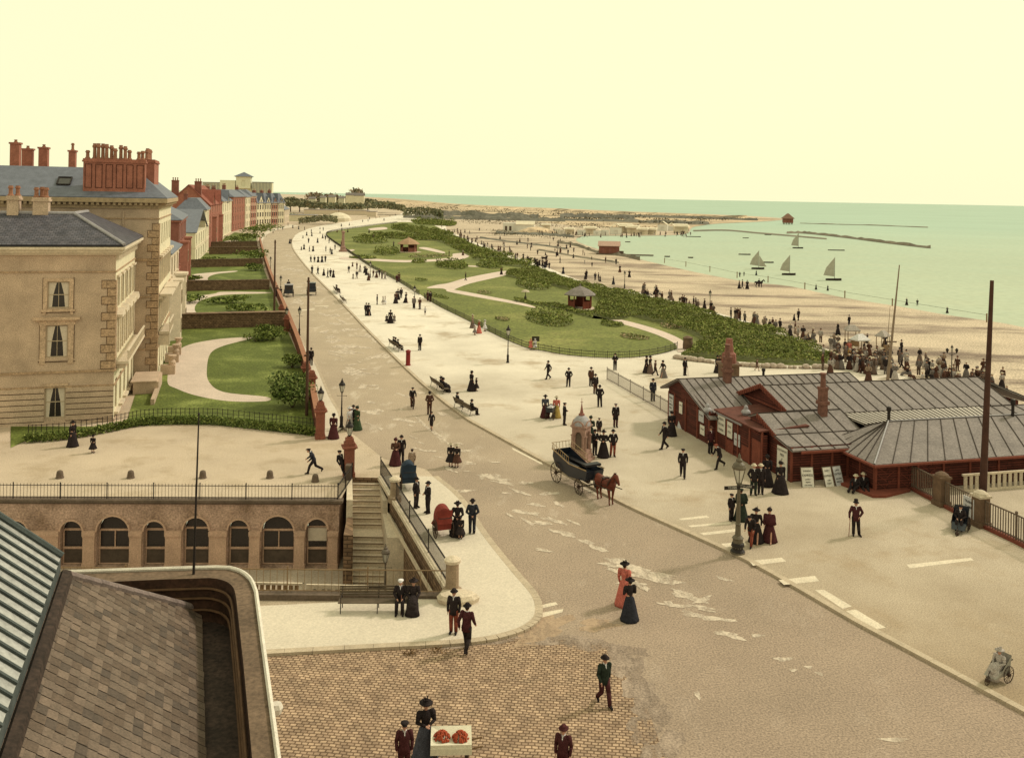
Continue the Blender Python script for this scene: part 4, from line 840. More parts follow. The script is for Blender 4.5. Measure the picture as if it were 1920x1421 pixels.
# gas lamp down in the court
def lamp(label, loc, h_, s=.9, rz=0, z=0., base=.16, m=None, arms=True, gl=None, group='gas lamps'):
    m = m or m_iron; t = thing('street_lamp', label, 'street lamp', (loc[0],loc[1],z), rz, group); a = MB()
    hp = h_-1.18*s
    a.lathe([(base*1.25,0),(base*1.25,.08),(base*.9,.14),(base*.85,.7),(base*1.0,.76),(base*.55,.9)],12); a.build('base', m, t)
    b = MB(); b.lathe([(base*.5,.88),(base*.42,1.4),(base*.55,1.46),(base*.38,1.52),(base*.26,hp-.1),(base*.4,hp-.05),(base*.3,hp)],10)
    if arms: b.tube((-.38*s,0,hp-.22),(.38*s,0,hp-.22),.016,n=5); b.ball((-.38*s,0,hp-.22),.03,5); b.ball((.38*s,0,hp-.22),.03,5)
    b.build('post', m, t); lantern(t, hp, s, gl=gl, top=m); return t
lamp('pale gas lamp standing down in the court in front of the stairs', (-6.1,46.2), 4.1, .85, z=PZ, m=mat('grey_iron', sr(120,104,78), var=.2, rough=.6))
# ================================================================ FOREGROUND ROOF (the viewpoint's own building)
ZC = 8.0; A_ = Vector((-.335,.942,0)).normalized(); B_ = Vector((.955,.297,0)).normalized()
fb = thing('foreground_building', 'dark slate roof with curved lead parapet in the bottom left corner', 'building', (0,0,0))
def off(px, z): return [tuple(G(x,y,z)) for x, y in px]
outer = [(60,1078),(125,1075),(300,1069),(405,1066)]+smoothline([(430,1067),(452,1074),(470,1089),(480,1112)],4)+[(497,1240),(517,1390),(560,1720)]
inner = [(60,1096),(125,1094),(300,1086),(392,1083)]+smoothline([(405,1084),(425,1090),(438,1102),(443,1122)],4)+[(456,1240),(470,1390),(500,1720)]
oz = [G(x,y,ZC) for x,y in outer]; iz = [G(x,y,ZC) for x,y in inner]; a = MB(); n = len(oz)
a.add(oz+iz, [(i+n,i,i+1,i+n+1)[::-1] for i in range(n-1)]); lo = [(p.x,p.y,-.1) for p in oz]; a.add(oz+lo, [(i,i+1,i+1+n,i+n) for i in range(n-1)])
a.build('parapet', mat('sooty_parapet', sr(122,98,68), var=.3, scale=1.3, fine=9, grain=.16), fb)
GZF = ZC-1.15
lo = [(p.x,p.y,GZF) for p in iz]; a = MB(); a.add(iz+lo, [(i+n,i+1+n,i+1,i) for i in range(n-1)]); a.build('parapet_face', mat('tarred_boards', sr(74,48,30), var=.4, scale=2.5, fine=8, grain=.2), fb)
a = MB()
for k, zq in enumerate((.25,.5,.8)): a.path([Vector((p.x,p.y,ZC-zq))+Vector((-.06-.02*k,-.06,0)) for p in iz], .035, 5, ball=False)
a.build('moulding', mat('board_moulding', sr(104,74,44), var=.3, scale=2), fb)
a = MB(); a.add([(p.x,p.y,GZF+.01) for p in iz]+[(-12,2,GZF+.01)], [tuple(range(n+1))]); a.build('gutter_floor', mat('gutter_lead', sr(66,50,36), var=.45, scale=1.4, fine=9, grain=.25), fb)
a = MB(); a.path([p+Vector((0,0,.04)) for p in oz[1:]], .055, 6); a.build('edge_roll', mat('white_lead_roll', sr(244,228,184), var=.12, scale=3), fb)
a = MB(); a.tube((-4.9,18.2,7.6),(-4.65,18.4,7.5),.07,n=6); a.lathe([(.1,0),(.14,.12),(.1,.2)],8,(-4.6,18.45,7.4)); a.build('rainwater_spout', mat('white_lead_roll', (.6,.5,.3)), fb)
ZE = 7.35; E0 = G(345,1137,ZE); K = 2.5; RISE = 2.05; E0 = E0+B_*.42+A_*.42-Vector((0,0,.344)); K += .42; RISE += .344   # eaves run on down into the gutter
T0 = E0-B_*K-A_*K+Vector((0,0,RISE)); E1 = E0-A_*14; T1 = T0-A_*12
m_bigslate = mat('brown_slate', sr(150,122,92), var=.2, scale=1.2, fine=22, grain=.12)
sl = [mat('brown_slate_%s'%n, sr(*c), var=.16, scale=3, fine=22, rough=.7, grain=.12) for n,c in (('a',(118,98,72)),('b',(104,84,60)),('c',(128,106,78)),('d',(92,76,56)))]
# real slates laid in courses parallel to the eaves
a = MB(); up = (T0-(E0-A_*K)); SL = up.length; upn = up.normalized(); nrm = A_.cross(upn); nrm = nrm if nrm.z > 0 else -nrm; rs = random.Random(5)
NC = int(SL/.2)
for ci in range(NC+1):
    s0 = ci*SL/NC; ex = K*(s0/SL)
    kmax = 54; wd = .27
    for k in range(kmax):
        t0 = ex+wd*(k-.5*(ci%2)); t1 = t0+wd-.02
        if t1 < ex+.02: continue
        t0 = max(t0, ex-.0)
        bse = E0-A_*0+upn*0; j = rs.uniform(-.012,.012); lift = .012+rs.uniform(0,.008)
        o = E0+ (upn*s0) 
        p0 = E0-A_*t0+upn*(s0+j); p1 = E0-A_*t1+upn*(s0+j); p2 = p1+upn*.30; p3 = p0+upn*.30; a.mi = rs.choice((0,0,1,1,2,3)) 
        a.add([p0+nrm*(lift+.02),p1+nrm*(lift+.02),p2+nrm*.0,p3+nrm*.0,p0+nrm*(lift),p1+nrm*(lift)],[(0,1,2,3),(4,5,1,0)])
a.build('slate_slope', sl, fb)
a = MB(); a.add([E0-nrm*.02,E1-nrm*.02,T1-nrm*.02,T0-nrm*.02],[(0,1,2,3)]); 
Wd = T0-B_*2.4; a.add([E0-nrm*.02,T0-nrm*.02,T0-B_*4-nrm*.02,E0-B_*6.5-nrm*.02],[(0,1,2,3)]); a.build('roof_deck', mat('roof_felt', sr(64,52,40)), fb)
a = MB()
for k in range(9):
    p = T0.lerp(E0,k/9); q = T0.lerp(E0,(k+.96)/9); a.tube(p+Vector((0,0,.05)),q+Vector((0,0,.03)),.085,.10,n=8)
a.build('hip_tile', mat('hip_tile', sr(140,120,98), var=.25, scale=3, fine=16), fb)
a = MB(); a.tube(T0,T1,.16,n=6); a.build('ridge_gutter', mat('gutter_lead', (.04,.03,.02)), fb)
# glazed slope with lead ribs on the far left
a = MB(); U = -B_+Vector((0,0,.80)); q0 = T0+Vector((0,0,.42))-B_*.1; q1 = T1+Vector((0,0,.42))-B_*.1
a.add([q0,q1,q1+U*4,q0+U*4],[(0,1,2,3)]); a.build('glazed_slope', mat('old_roof_glass', sr(186,180,152), var=.2, scale=1.2, fine=8, rough=.35), fb)
a = MB(); un = U.normalized(); nn = A_.cross(un); nn = nn if nn.z > 0 else -nn
for k in range(26): p = q0-A_*(.02+.42*k)+nn*.03; a.tube(p,p+U*4,.035,n=4)
a.add([T0-B_*.1,q0,q0+U*4,T0+U*4-B_*.1],[(0,1,2,3),(3,2,1,0)]); a.tube(q0+nn*.05,q0+U*4+nn*.05,.07,n=6); a.add([T0-B_*.1,T1-B_*.1,q1,q0],[(0,1,2,3),(3,2,1,0)])
a.build('lead_rib', mat('green_lead', sr(84,88,74), var=.3, scale=2), fb)
t = thing('flagstaff', 'slender dark flagstaff rising from the lead parapet in front of the arcade', 'pole', G(363,1076,ZC)); a = MB(); a.tube((0,0,0),(.06,0,4.15),.036,.018,n=8); a.ball((.06,0,4.17),.035,8); a.build('staff', m_iron, t)
# ================================================================ WOODEN STATION ON THE RIGHT
m_plank = brickmat('red_planking', sr(120,60,42), sr(92,46,32), sr(44,24,16), 3.0, .16, .018, axis='sum', bumps=.7)
m_redtrim = mat('red_trim', sr(138,72,48), var=.2, scale=2, fine=14); m_redroof = mat('rusty_red_roof', sr(108,60,42), var=.25, scale=1.5, fine=10)
m_felt = mat('grey_roofing', sr(142,128,106), var=.18, scale=.9, fine=8, rough=.75, grain=.14); m_rib = mat('roof_batten', sr(72,58,44), var=.2)
m_sky = mat('skylight_glazing', sr(196,180,146), var=.16, scale=1.2, rough=.4)
SR0 = G(1641,930); SRT = R(14.8)
stn = thing('railway_station', 'long low dark red timber station with ribbed grey roofs and brick chimneys', 'station', SR0, SRT)
a = MB()
for x0,x1,y0,y1,h_ in ((-5.,4,12,19.2,2.5),(-4.5,-.6,6.6,12.2,2.75),(-4.49,-4.2,5.5,6.6,2.5),(-3.9,2,3.2,6.,2.35),(-.95,19,8.7,15,3.2),(.25,18,.35,7.3,1.95)):
    a.panel((x0,y0,0),(1,0,0),(0,0,1),x1-x0,h_,[],0); a.add([(x0,y0,0),(x0,y1,0),(x0,y1,h_),(x0,y0,h_)],[(3,2,1,0)]); a.add([(x0,y1,0),(x1,y1,0),(x1,y1,h_),(x0,y1,h_)],[(3,2,1,0)]); a.add([(x1,y0,0),(x1,y1,0),(x1,y1,h_),(x1,y0,h_)],[(0,1,2,3)])
a.build('wall', m_plank, stn)
def slope(parent, name, p, m, ribs=0, th=.10, rm=None, rr=.035):
    """roof plane by 4 corners: eave0, eave1, ridge1, ridge0; battens run from eave to ridge"""
    p = [Vector(q) for q in p]; a = MB(); n = (p[1]-p[0]).cross(p[3]-p[0]).normalized(); n = n if n.z > 0 else -n
    lo = [q-n*th for q in p]; a.add(p+lo,[(0,1,2,3),(7,6,5,4),(0,4,5,1),(1,5,6,2),(2,6,7,3),(3,7,4,0)]); o = a.build(name, m, parent)
    if ribs:
        b = MB()
        for k in range(ribs+1):
            t = k/ribs; b.tube(p[0].lerp(p[1],t)+n*.02,p[3].lerp(p[2],t)+n*.02,rr,n=4)
        b.tube(p[3]+n*.02,p[2]+n*.02,rr*1.2,n=4); b.build('batten', rm or m_rib, o)
    return o
# left block: ridge along x at y=16.8
slope(stn,'roof',[(-5.3,11.6,2.15),(1.5,11.6,2.15),(1.5,16.9,4.0),(-5.3,16.9,4.0)],m_felt,10)
slope(stn,'roof',[(10,20.,2.7),(-5.4,20.,2.7),(-5.4,16.9,4.0),(10,16.9,4.0)],m_felt,14)
slope(stn,'roof',[(1.5,13.4,2.8),(10,13.4,2.8),(10,16.9,4.0),(1.5,16.9,4.0)],m_felt,12)
a = MB(); a.add([(-5.,12,2.45),(-5.,16.9,3.9),(-5.,19.2,2.9),(-5.,19.2,2.4),(-5,12,2.4)],[(4,3,2,1,0)]); a.build('gable', m_plank, stn)
# big roof with glazed lower part
slope(stn,'roof',[(-1.3,8.0,3.46),(1.9,8.0,3.46),(1.9,11.3,4.5),(-1.3,11.3,4.5)],m_felt,5)
slope(stn,'roof',[(1.9,7.4,3.27),(17.2,7.4,3.27),(17.6,11.3,4.5),(1.9,11.3,4.5)],m_felt,16)
slope(stn,'skylight',[(3.0,4.35,3.0),(13.2,4.35,3.0),(14.2,7.35,3.25),(2.4,7.35,3.25)],m_sky,30,rm=m_rib,rr=.025)
slope(stn,'roof',[(13.2,4.35,2.98),(19,4.35,2.98),(19.4,7.35,3.2),(14.2,7.35,3.2)],m_felt,5)
slope(stn,'roof',[(17.6,15.4,2.9),(-1.3,15.4,2.9),(-1.3,11.3,4.5),(17.6,11.3,4.5)],m_felt,18)
slope(stn,'roof',[(20.6,7.2,2.9),(20.6,15.4,2.9),(17.6,11.32,4.5),(17.6,11.30,4.5)],m_felt,8)
a = MB(); a.add([(-1.0,8.1,2.7),(-1.0,15.2,2.7),(-1.0,11.3,4.4),(-1.0,8.1,3.4),(-1.,15.2,2.9)],[(0,3,2,4,1),(1,4,2,3,0)]); go = a.build('gable', m_plank, stn)
a = MB()
for (ya,za),(yb,zb) in (((7.9,3.44),(11.3,4.52)),((11.3,4.52),(15.4,2.92))):
    for k in range(16):
        t = k/16; y = ya+(yb-ya)*t; z = za+(zb-za)*t; a.box(-1.42,-1.34,y,y+(yb-ya)/16*.6,z-.22,z+.12)
a.build('barge_board', m_redtrim, go); a = MB(); a.box(-1.12,-1.02,8.6,14.2,3.15,3.25); a.build('tie_beam', m_redtrim, go)
slope(stn,'roof',[(-4.75,5.6,2.78),(-4.75,12.0,2.78),(-1.0,12.0,3.0),(-1.0,5.6,3.0)],m_redroof)
# middle block
slope(stn,'roof',[(-3.9,5.0,2.62),(2.6,5.0,2.62),(2.6,7.4,3.5),(-3.9,7.4,3.5)],m_felt,6)
slope(stn,'roof',[(-4.0,2.85,2.20),(2.2,2.85,2.20),(2.6,5.05,2.63),(-4.0,5.05,2.63)],m_felt,6)
slope(stn,'roof',[(2.6,8.6,3.06),(-3.9,8.6,3.06),(-3.9,7.4,3.5),(2.6,7.4,3.5)],m_felt,6)
a = MB(); a.add([(-3.88,3.2,2.0),(-3.88,8.3,2.0),(-3.88,8.3,3.05),(-3.88,7.4,3.4),(-3.88,5,2.55),(-3.88,3.2,2.2)],[(5,4,3,2,1,0)]); go = a.build('gable', m_plank, stn)
a = MB()
for k in range(12): t = k/12; y = 4.9+2.5*t; z = 2.6+.9*t; a.box(-4.0,-3.92,y,y+.13,z-.2,z+.1)
a.build('barge_board', m_redtrim, go)
# front hipped block
slope(stn,'roof',[(-.25,-.2,2.0),(19,-.2,2.0),(19,3.7,3.5),(3.7,3.7,3.5)],m_felt,15)
slope(stn,'roof',[(-.25,3.2,2.02),(-.25,-.2,2.02),(3.7,3.7,3.52),(3.65,3.75,3.52)],m_felt,4)
slope(stn,'roof',[(.6,4.6,2.45),(-.25,3.2,2.02),(3.7,3.72,3.52),(3.2,4.6,3.1)],m_felt,2)
slope(stn,'roof',[(19,5,3.0),(2.8,5,3.0),(3.7,3.7,3.5),(19,3.7,3.5)],m_felt,10)
a = MB(); a.tube((-.25,-.2,2.06),(3.7,3.7,3.58),.05,n=6); a.tube((3.7,3.7,3.55),(19,3.7,3.55),.05,n=6); a.build('ridge_roll', m_lead, stn)
a = MB(); a.box(-.35,19,-.42,-.3,1.86,2.0); a.box(-.4,-.28,-.3,3.,1.86,2.0); a.box(-3.4,1.5,2.72,2.84,2.0,2.14); a.box(-4.3,1.4,11.44,11.58,2.0,2.13); a.build('fascia', m_redtrim, stn)
TF = []
class _T:
    def box(s,*q): a = MB(); a.box(*q); a.build('timber_post', m_redtrim, stn)
a = _T()
for x in (.25,1.9,3.3,5.2,7.2,9.4,11.6,14): a.box(x-.07,x+.07,.27,.35,0,1.9)
for y in (.4,1.8,3.1): a.box(.17,.25,y-.07,y+.07,0,1.9)
for y in (5.6,7.2,8.8,10.4,11.9): a.box(-4.58,-4.5,y-.07,y+.07,0,2.7)
for y in (12.1,14,16,18,19.1): a.box(-5.08,-5.,y-.07,y+.07,0,2.6)
for x in (-3.85,-2.4,-.9): a.box(x-.07,x+.07,3.12,3.2,0,2.3)
a = MB()
for x0 in (.35,2.0,3.4):
    for k in range(7):
        s_ = 1 if k%2 else -1; xm = x0+.7
        a.tube((xm,.33,.25+.24*k),(xm+s_*.6,.33,.25+.24*k+.42),.022,n=4)
a.build('diagonal_boarding', m_redtrim, stn)
a = MB(); a.prism([(-1.3,3.2),(-.6,-.6),(.2,-.75),(2.5,-.05),(2.5,.3),(.2,.3),(.2,3.2)],0,.28); a.build('plinth', m_redtrim, stn)
def stchim(x,y,z0,z1,w_=.62):
    o = MB(); k = w_/2; o.box(x-k,x+k,y-k,y+k,z0,z0+(z1-z0)*.62); o.box(x-k*1.4,x+k*1.4,y-k*1.4,y+k*1.4,z0+(z1-z0)*.28,z0+(z1-z0)*.36); o.box(x-k*1.15,x+k*1.15,y-k*1.15,y+k*1.15,z0+(z1-z0)*.62,z0+(z1-z0)*.68)
    c = o.build('chimney', mat('brown_brick', sr(136,92,68), var=.3, scale=3, fine=20), stn); b = MB(); b.lathe([(k*.8,0),(k*.7,(z1-z0)*.28),(k*.95,(z1-z0)*.29),(k*.95,(z1-z0)*.32)],8,(x,y,z0+(z1-z0)*.68)); b.build('chimney_pot', MATS['brown_brick'], c)
stchim(.85,6.9,3.2,6.2,.48); stchim(-1.4,16.3,3.7,6.7,.52)
for x,y,z0,h_ in ((3.75,3.75,3.5,1.0),(13.6,3.6,3.4,1.25),(2.3,17.2,3.8,.75)):
    b = MB(); b.tube((x,y,z0-.1),(x,y,z0+h_*.7),.10,n=8); b.lathe([(.14,0),(.16,h_*.1),(.15,h_*.28),(.05,h_*.32)],8,(x,y,z0+h_*.68)); b.build('roof_vent', m_iron, stn)
for x,y,z in ((-4.75,12.4,2.4),(-3.2,9.6,2.85)):
    b = MB(); b.lathe([(.22,0),(.34,.18),(.30,.3),(.16,.42),(.14,.6),(.05,.7)],10,(x-.3,y,z)); b.build('roof_lantern', m_lead, stn)
# bills and boards on the walls
def poster(x,y,z,w_,h_,rz,m,lines,parent=None,nm='poster'):
    b = MB(); b.box(-w_/2,w_/2,-.03,.0,0,h_); o = b.build(nm, m, parent or stn); o.location = (x,y,z); o.rotation_euler = (0,0,rz)
    for (s_,zz,sz) in lines: text(s_, sz, o, (0,-.035,h_*zz), (R(90),0,0), m_ink)
    return o
LW = R(-90)
poster(-5.02,18.7,.5,.9,1.9,LW,m_paper2,[('TRAINS',.86,.2),('TO',.72,.16),('LIVERPOOL',.58,.15),('DAILY',.44,.18),('FARES',.28,.18)])
poster(-5.02,16.9,1.3,.55,.9,LW,m_paper,[('NOTICE',.7,.12)])
poster(-5.02,13.4,1.5,.8,.8,LW,m_paper2,[('BY RAIL',.6,.17)]); poster(-5.02,13.2,.6,.7,.7,LW,m_paper,[('TOURS',.6,.16)])
poster(-4.53,11.2,1.2,1.1,1.25,LW,m_paper,[('NEWS',.8,.25),('BOOKS',.5,.24),('PAPERS',.2,.22)]); poster(-4.53,10.0,1.2,.8,1.1,LW,m_paper,[('TEAS',.7,.22),('ICES',.35,.22)]); poster(-4.53,8.9,.9,.8,.85,LW,m_paper2,[('TO LET',.5,.18)])
poster(-4.53,7.7,.2,1.1,1.0,LW,m_redtrim,[],nm='door_panel'); poster(-4.53,6.3,.1,1.1,1.9,LW,m_redtrim,[],nm='door_panel'); poster(-4.53,9.9,.1,1.0,.9,LW,m_redtrim,[],nm='door_panel')
b = MB(); b.box(-4.6,-4.5,8.3,11.9,2.45,2.62); b.build('poster_rail', m_lead, stn)
poster(-3.93,4.1,.1,1.2,2.0,LW,m_paper,[('SOUTHPORT',.88,.19),('PIER',.74,.24),('&',.62,.16),('LAKES',.5,.22),('OPEN',.34,.2),('DAILY',.2,.2)])
# ================================================================ STREET FURNITURE
t = lamp('big ornate street lamp with two finger boards at the promenade kerb', G(1383,1036,KH), 5.05, 1.35, rz=R(20), z=KH, base=.3, m=mat('grey_green_iron', sr(112,98,70), var=.25, rough=.55, scale=5), arms=False, group=None)
for s_, rz in ((-1,R(-12)),(1,R(-35))):
    a = MB(); a.box(-.42,.42,-.02,.02,-.09,.09); o = a.build('finger_board', m_iron, t); o.location = (s_*.42,-.05,3.35); o.rotation_euler = (0,0,rz)
    text('TO PIER' if s_ < 0 else 'TO LAKE', .13, o, (0,-.025,0), (R(90),0,0), m_paper)
a = MB(); a.lathe([(.36,0),(.36,.12),(.28,.2),(.26,.32),(.34,.36),(.30,.5),(.16,.6)],14); a.build('base_moulding', m_iron, t)
for x,y,h_,s_,lb in ((952,680,4.05,1.0,'tall gas lamp with pale lantern alone on the promenade before the garden'),(640,801,3.75,.95,'gas lamp at the kerb behind the woman in maroon'),(561,629,3.7,.9,'gas lamp on the left pavement beyond the lone telegraph pole'),
     (777,577,3.6,1.,'gas lamp at the garden fence near the path entrance'),(694,521,3.6,1.,'gas lamp at the garden fence among the strollers'),(507,511,3.6,.9,'far gas lamp on the left pavement beside the telegraph pole'),(1171,541,3.6,.9,'gas lamp on the beach walk, left one'),(1331,585,3.6,.9,'gas lamp on the beach walk behind the shrubbery, right one'),(526,556,3.7,.9,'gas lamp on the left pavement by the parked cab')):
    z = KH; lamp(lb, G(x,y,z), h_, s_, z=z, base=.14)
t = lamp('three-branched lamp standing behind the station roofs', (42.,86.), 4.6, .5, z=KH, base=.14, group=None)
for s_ in (-1,1):
    b = MB(); b.tube((0,0,3.6),(s_*.45,0,3.8),.03,n=5); b.lathe([(.05,0),(.16,.3),(.05,.45)],8,(s_*.45,0,3.8)); b.build('side_lantern', m_iron, t)
m_pole = mat('tarred_pole', sr(92,64,42), var=.25, scale=1.5)
def pole(label, base, top, r0, r1, z=0., arms=(), m=None, nm='telegraph_pole', cat='pole', g=None):
    t = thing(nm, label, cat, (base[0],base[1],z), 0, g); a = MB(); d = Vector(top)-Vector((base[0],base[1],z)); a.tube((0,0,-.1),d,r0,r1,n=10); a.build('mast', m or m_pole, t)
    for q,l in arms: b = MB(); p = d*q; b.box(p.x-l,p.x+l,p.y-.05,p.y+.05,p.z-.05,p.z+.05); b.build('crossarm', m_pole, t)
    return t
q = G(575,780); pole('slim telegraph pole rising from the nearest garden wall', q, P(578.5,520,q.y), .13, .08, arms=((.97,.12),))
q = G(514,603); pole('telegraph pole farther up by the rubble cross wall', q, P(516,450,q.y), .16, .1, arms=((.97,.15),))
q = Vector((36.7,88.,0)); pole('pale flagpole with a short crosstree behind the station roofs', q, P(1686.5,497,q.y), .16, .05, arms=((.38,.5),), m=mat('grey_pole', sr(150,126,92), var=.2), nm='flagpole')
q = G(1842,941); pole('thick leaning dark mast at the right edge by the station fence', q, P(1860,526,q.y), .23, .11, m=mat('dark_mast', sr(84,54,38), var=.3, scale=1.5), nm='mast')
q = G(1660,696,KH); pole('thin pale pole on the beach left of the flagpole', q, P(1669,574,q.y), .05, .02, m=mat('grey_pole',(.3,.25,.2)), nm='flagpole', z=KH)
t = thing('pillar_box', 'red iron pillar box standing at the kerb below the far bench', 'pillar box', G(765,685,KH)); a = MB(); a.lathe([(.27,0),(.27,.14),(.235,.17),(.235,1.38),(.27,1.40),(.28,1.50),(.22,1.58),(.05,1.64)],16); a.build('body', mat('post_red', sr(150,44,36), var=.15, rough=.5), t); a = MB(); a.box(-.13,.13,-.25,-.2,1.18,1.23); a.build('slot', m_iron, t)
m_bench = mat('bench_slat', sr(112,94,66), var=.25, scale=3)
def bench(label, p0, p1, z, face, m=m_bench, g='benches on the promenade'):
    """slatted bench from p0 to p1; face = side the sitter looks to"""
    p0, p1 = Vector((p0[0],p0[1],0)), Vector((p1[0],p1[1],0)); d = p1-p0; L = d.length; c = (p0+p1)/2; rz = math.atan2(d.y,d.x); loc = Vector((-math.sin(rz),math.cos(rz),0))
    if loc.dot(Vector(face)) > 0: rz += math.pi
    t = thing('bench', label, 'bench', (c.x,c.y,z), rz, g); h = L/2
    a = MB()
    for k in range(4): a.box(-h,h,-.30+.13*k,-.20+.13*k,.43,.465)
    a.build('seat', m, t); a = MB()
    for k in range(4): y = .22+.04*k; a.box(-h,h,y,y+.03,.56+.1*k,.63+.1*k)
    a.build('backrest', m, t)
    n = max(2,int(L/1.5)+1)
    for k in range(n):
        x = -h+.12+(L-.24)*k/(n-1); b = MB(); b.path([(x,-.30,0),(x,-.26,.42),(x,.2,.42),(x,.36,.92)],.022,5); b.path([(x,.18,.42),(x,.30,0)],.022,5)
        if k in (0,n-1): b.path([(x,-.28,.42),(x,-.27,.66),(x,.26,.66)],.018,5)
        b.build('leg', m_iron, t)
    return t
sea = Vector((.9,.4,0))
BA = bench('long slatted bench with two sitters and an empty end, nearest the pillar box', G(812,723,KH), G(837,739,KH), KH, sea)
BB = bench('slatted bench with two men sitting apart at its ends', G(856,763,KH), G(888,780,KH), KH, sea)
BC = bench('bench with three sitters farther up beyond the pillar box', G(733,649,KH), G(752,660,KH), KH, sea)
BD = bench('farthest bench at the kerb with two tiny sitters', G(628,545,KH), G(635,552,KH), KH, sea); bench('empty bench at the kerb above the farthest sitters', G(640,562,KH), G(646,569,KH), KH, sea)
BF = bench('long low bench before the court railing with two men at its right end', (-7.1,38.85), (-3.75,39.0), KH, Vector((0,-1,0)), g=None)
def bollard(x, y, lb):
    t = thing('bollard', lb, 'bollard', G(x,y), 0, 'stone bollards of the terrace'); a = MB(); a.lathe([(.22,0),(.21,.25),(.17,.42),(.08,.48)],10); a.build('shaft', m_dark, t); a = MB(); a.lathe([(.25,0),(.25,.06),(.2,.08)],10); a.build('foot', m_dark, t)
for x,lb in ((112,'leftmost of the four low dark bollards on the terrace'),(245,'second low dark bollard from the left on the terrace'),(380,'third low dark bollard on the terrace, right of the flagstaff'),(506,'rightmost low dark bollard on the terrace'),(591,'tiny stone stump beside the striding man on the terrace')): bollard(x, 896 if x < 580 else 903, lb)
for x,y,lb in ((773,1226,'left of two tufts of straw litter at the kerb'),(822,1222,'right of two tufts of straw litter at the kerb')):
    t = thing('litter_heap', lb, 'litter', G(x,y)); a = MB(); a.leaves([(RND.gauss(0,.16),RND.gauss(0,.1),RND.random()*.18) for _ in range(60)],.10); a.build('straw', m_wood, t)
# fences
railing('promenade_fence', 'grey iron bar fence running across the promenade to the station', [(p.x,p.y) for p in (G(1138,712,KH),G(1206,751,KH),G(1273,790,KH))], 1.15, mat('grey_fence', sr(122,106,82), var=.2), .16, .016, .03, 3., z=KH)
gf = [tuple(G(x,y,KH)[:2]) for x,y in smoothline([(1270,654),(1247,662),(1199,670),(1139,672),(1067,667),(1020,659),(991,654),(950,638),(917,622),(870,598),(825,576),(795,558)],3)]
gf2 = [tuple(G(x,y,KH)[:2]) for x,y in smoothline([(786,553),(748,529),(700,504),(655,474),(625,454),(612,442.5),(616,436.5),(640,431.5),(690,424.5),(745,417.5)],3)]
m_fence = mat('green_iron', sr(70,62,36), var=.2, rough=.6)
railing('garden_fence', 'low dark iron fence curving round the near tip of the public garden', gf, .75, m_fence, .2, .016, .035, 2.4, z=KH, finial=False, rails=(.1,.55,.97)); railing('garden_fence', 'low dark iron fence along the far half of the public garden', gf2, .75, m_fence, .35, .02, .045, 3, z=KH, finial=False, rails=(.1,.55,.97))
# station approach fence
FS = [G(1700,916),G(1765,951),G(1838,990),G(1905,1022),G(2000,1072)]
t = railing('station_fence', 'wooden paling fence with red plinth leading from the station to the right edge', [(p.x,p.y) for p in FS], 1.35, m_dark, .17, .03, .045, 3., z=.3, finial=False, rails=(.08,.97), midpost=.06)
a = MB()
for i in range(len(FS)-1):
    A, B = FS[i]-FS[0], FS[i+1]-FS[0]; n = Vector((-(B-A).y,(B-A).x,0)).normalized()*.16; a.prism([(A-n)[:2],(B-n)[:2],(B+n)[:2],(A+n)[:2]],-.3,0)
a.build('plinth', m_redtrim, t)
m_pst = mat('grey_gritstone', sr(122,94,64), var=.3, scale=2)
for i,lb in ((1,'left dark stone fence pier by the station, below the mast'),(2,'right dark stone fence pier with pale domed cap at the station approach')):
    t = thing('fence_pier', lb, 'pier', FS[i], SRT, 'piers of the station fence'); a = MB(); a.box(-.33,.33,-.33,.33,0,1.75); a.box(-.4,.4,-.4,.4,0,.4); a.build('shaft', m_pst, t); a = MB(); a.box(-.4,.4,-.4,.4,1.75,1.87); a.lathe([(.42,0),(.36,.12),(.2,.22),(.05,.27)],12,(0,0,1.87)); a.build('cap', m_stone if i == 2 else m_pst, t)
q = FS[1].lerp(FS[2],.75); t = thing('notice_board', 'pale bill pasted on the station fence beside the bath chair', 'notice', (q.x-.25,q.y-.35,.3), math.atan2((FS[2]-FS[1]).y,(FS[2]-FS[1]).x)); a = MB(); a.box(-.45,.45,-.04,0,.15,1.25); a.build('board', m_paper2, t); text('TRAINS', .2, t, (0,-.05,1.0), (R(90),0,0), m_ink); text('TO PIER', .18, t, (0,-.05,.72), (R(90),0,0), m_ink)
A0 = FS[0]+Vector((3.2,-.8,0)); t = thing('paling_fence', 'white topped paling fence behind the station fence at the right edge', 'fence', A0, SRT); a = MB(); b = MB()
for k in range(26): a.box(.42*k,.42*k+.24,-.03,.03,.2,1.1)
b.box(-.1,11,-.07,.07,1.1,1.22); b.box(-.1,11,-.05,.05,.05,.25); a.build('pale', m_stone, t); b.build('rail', m_step, t)
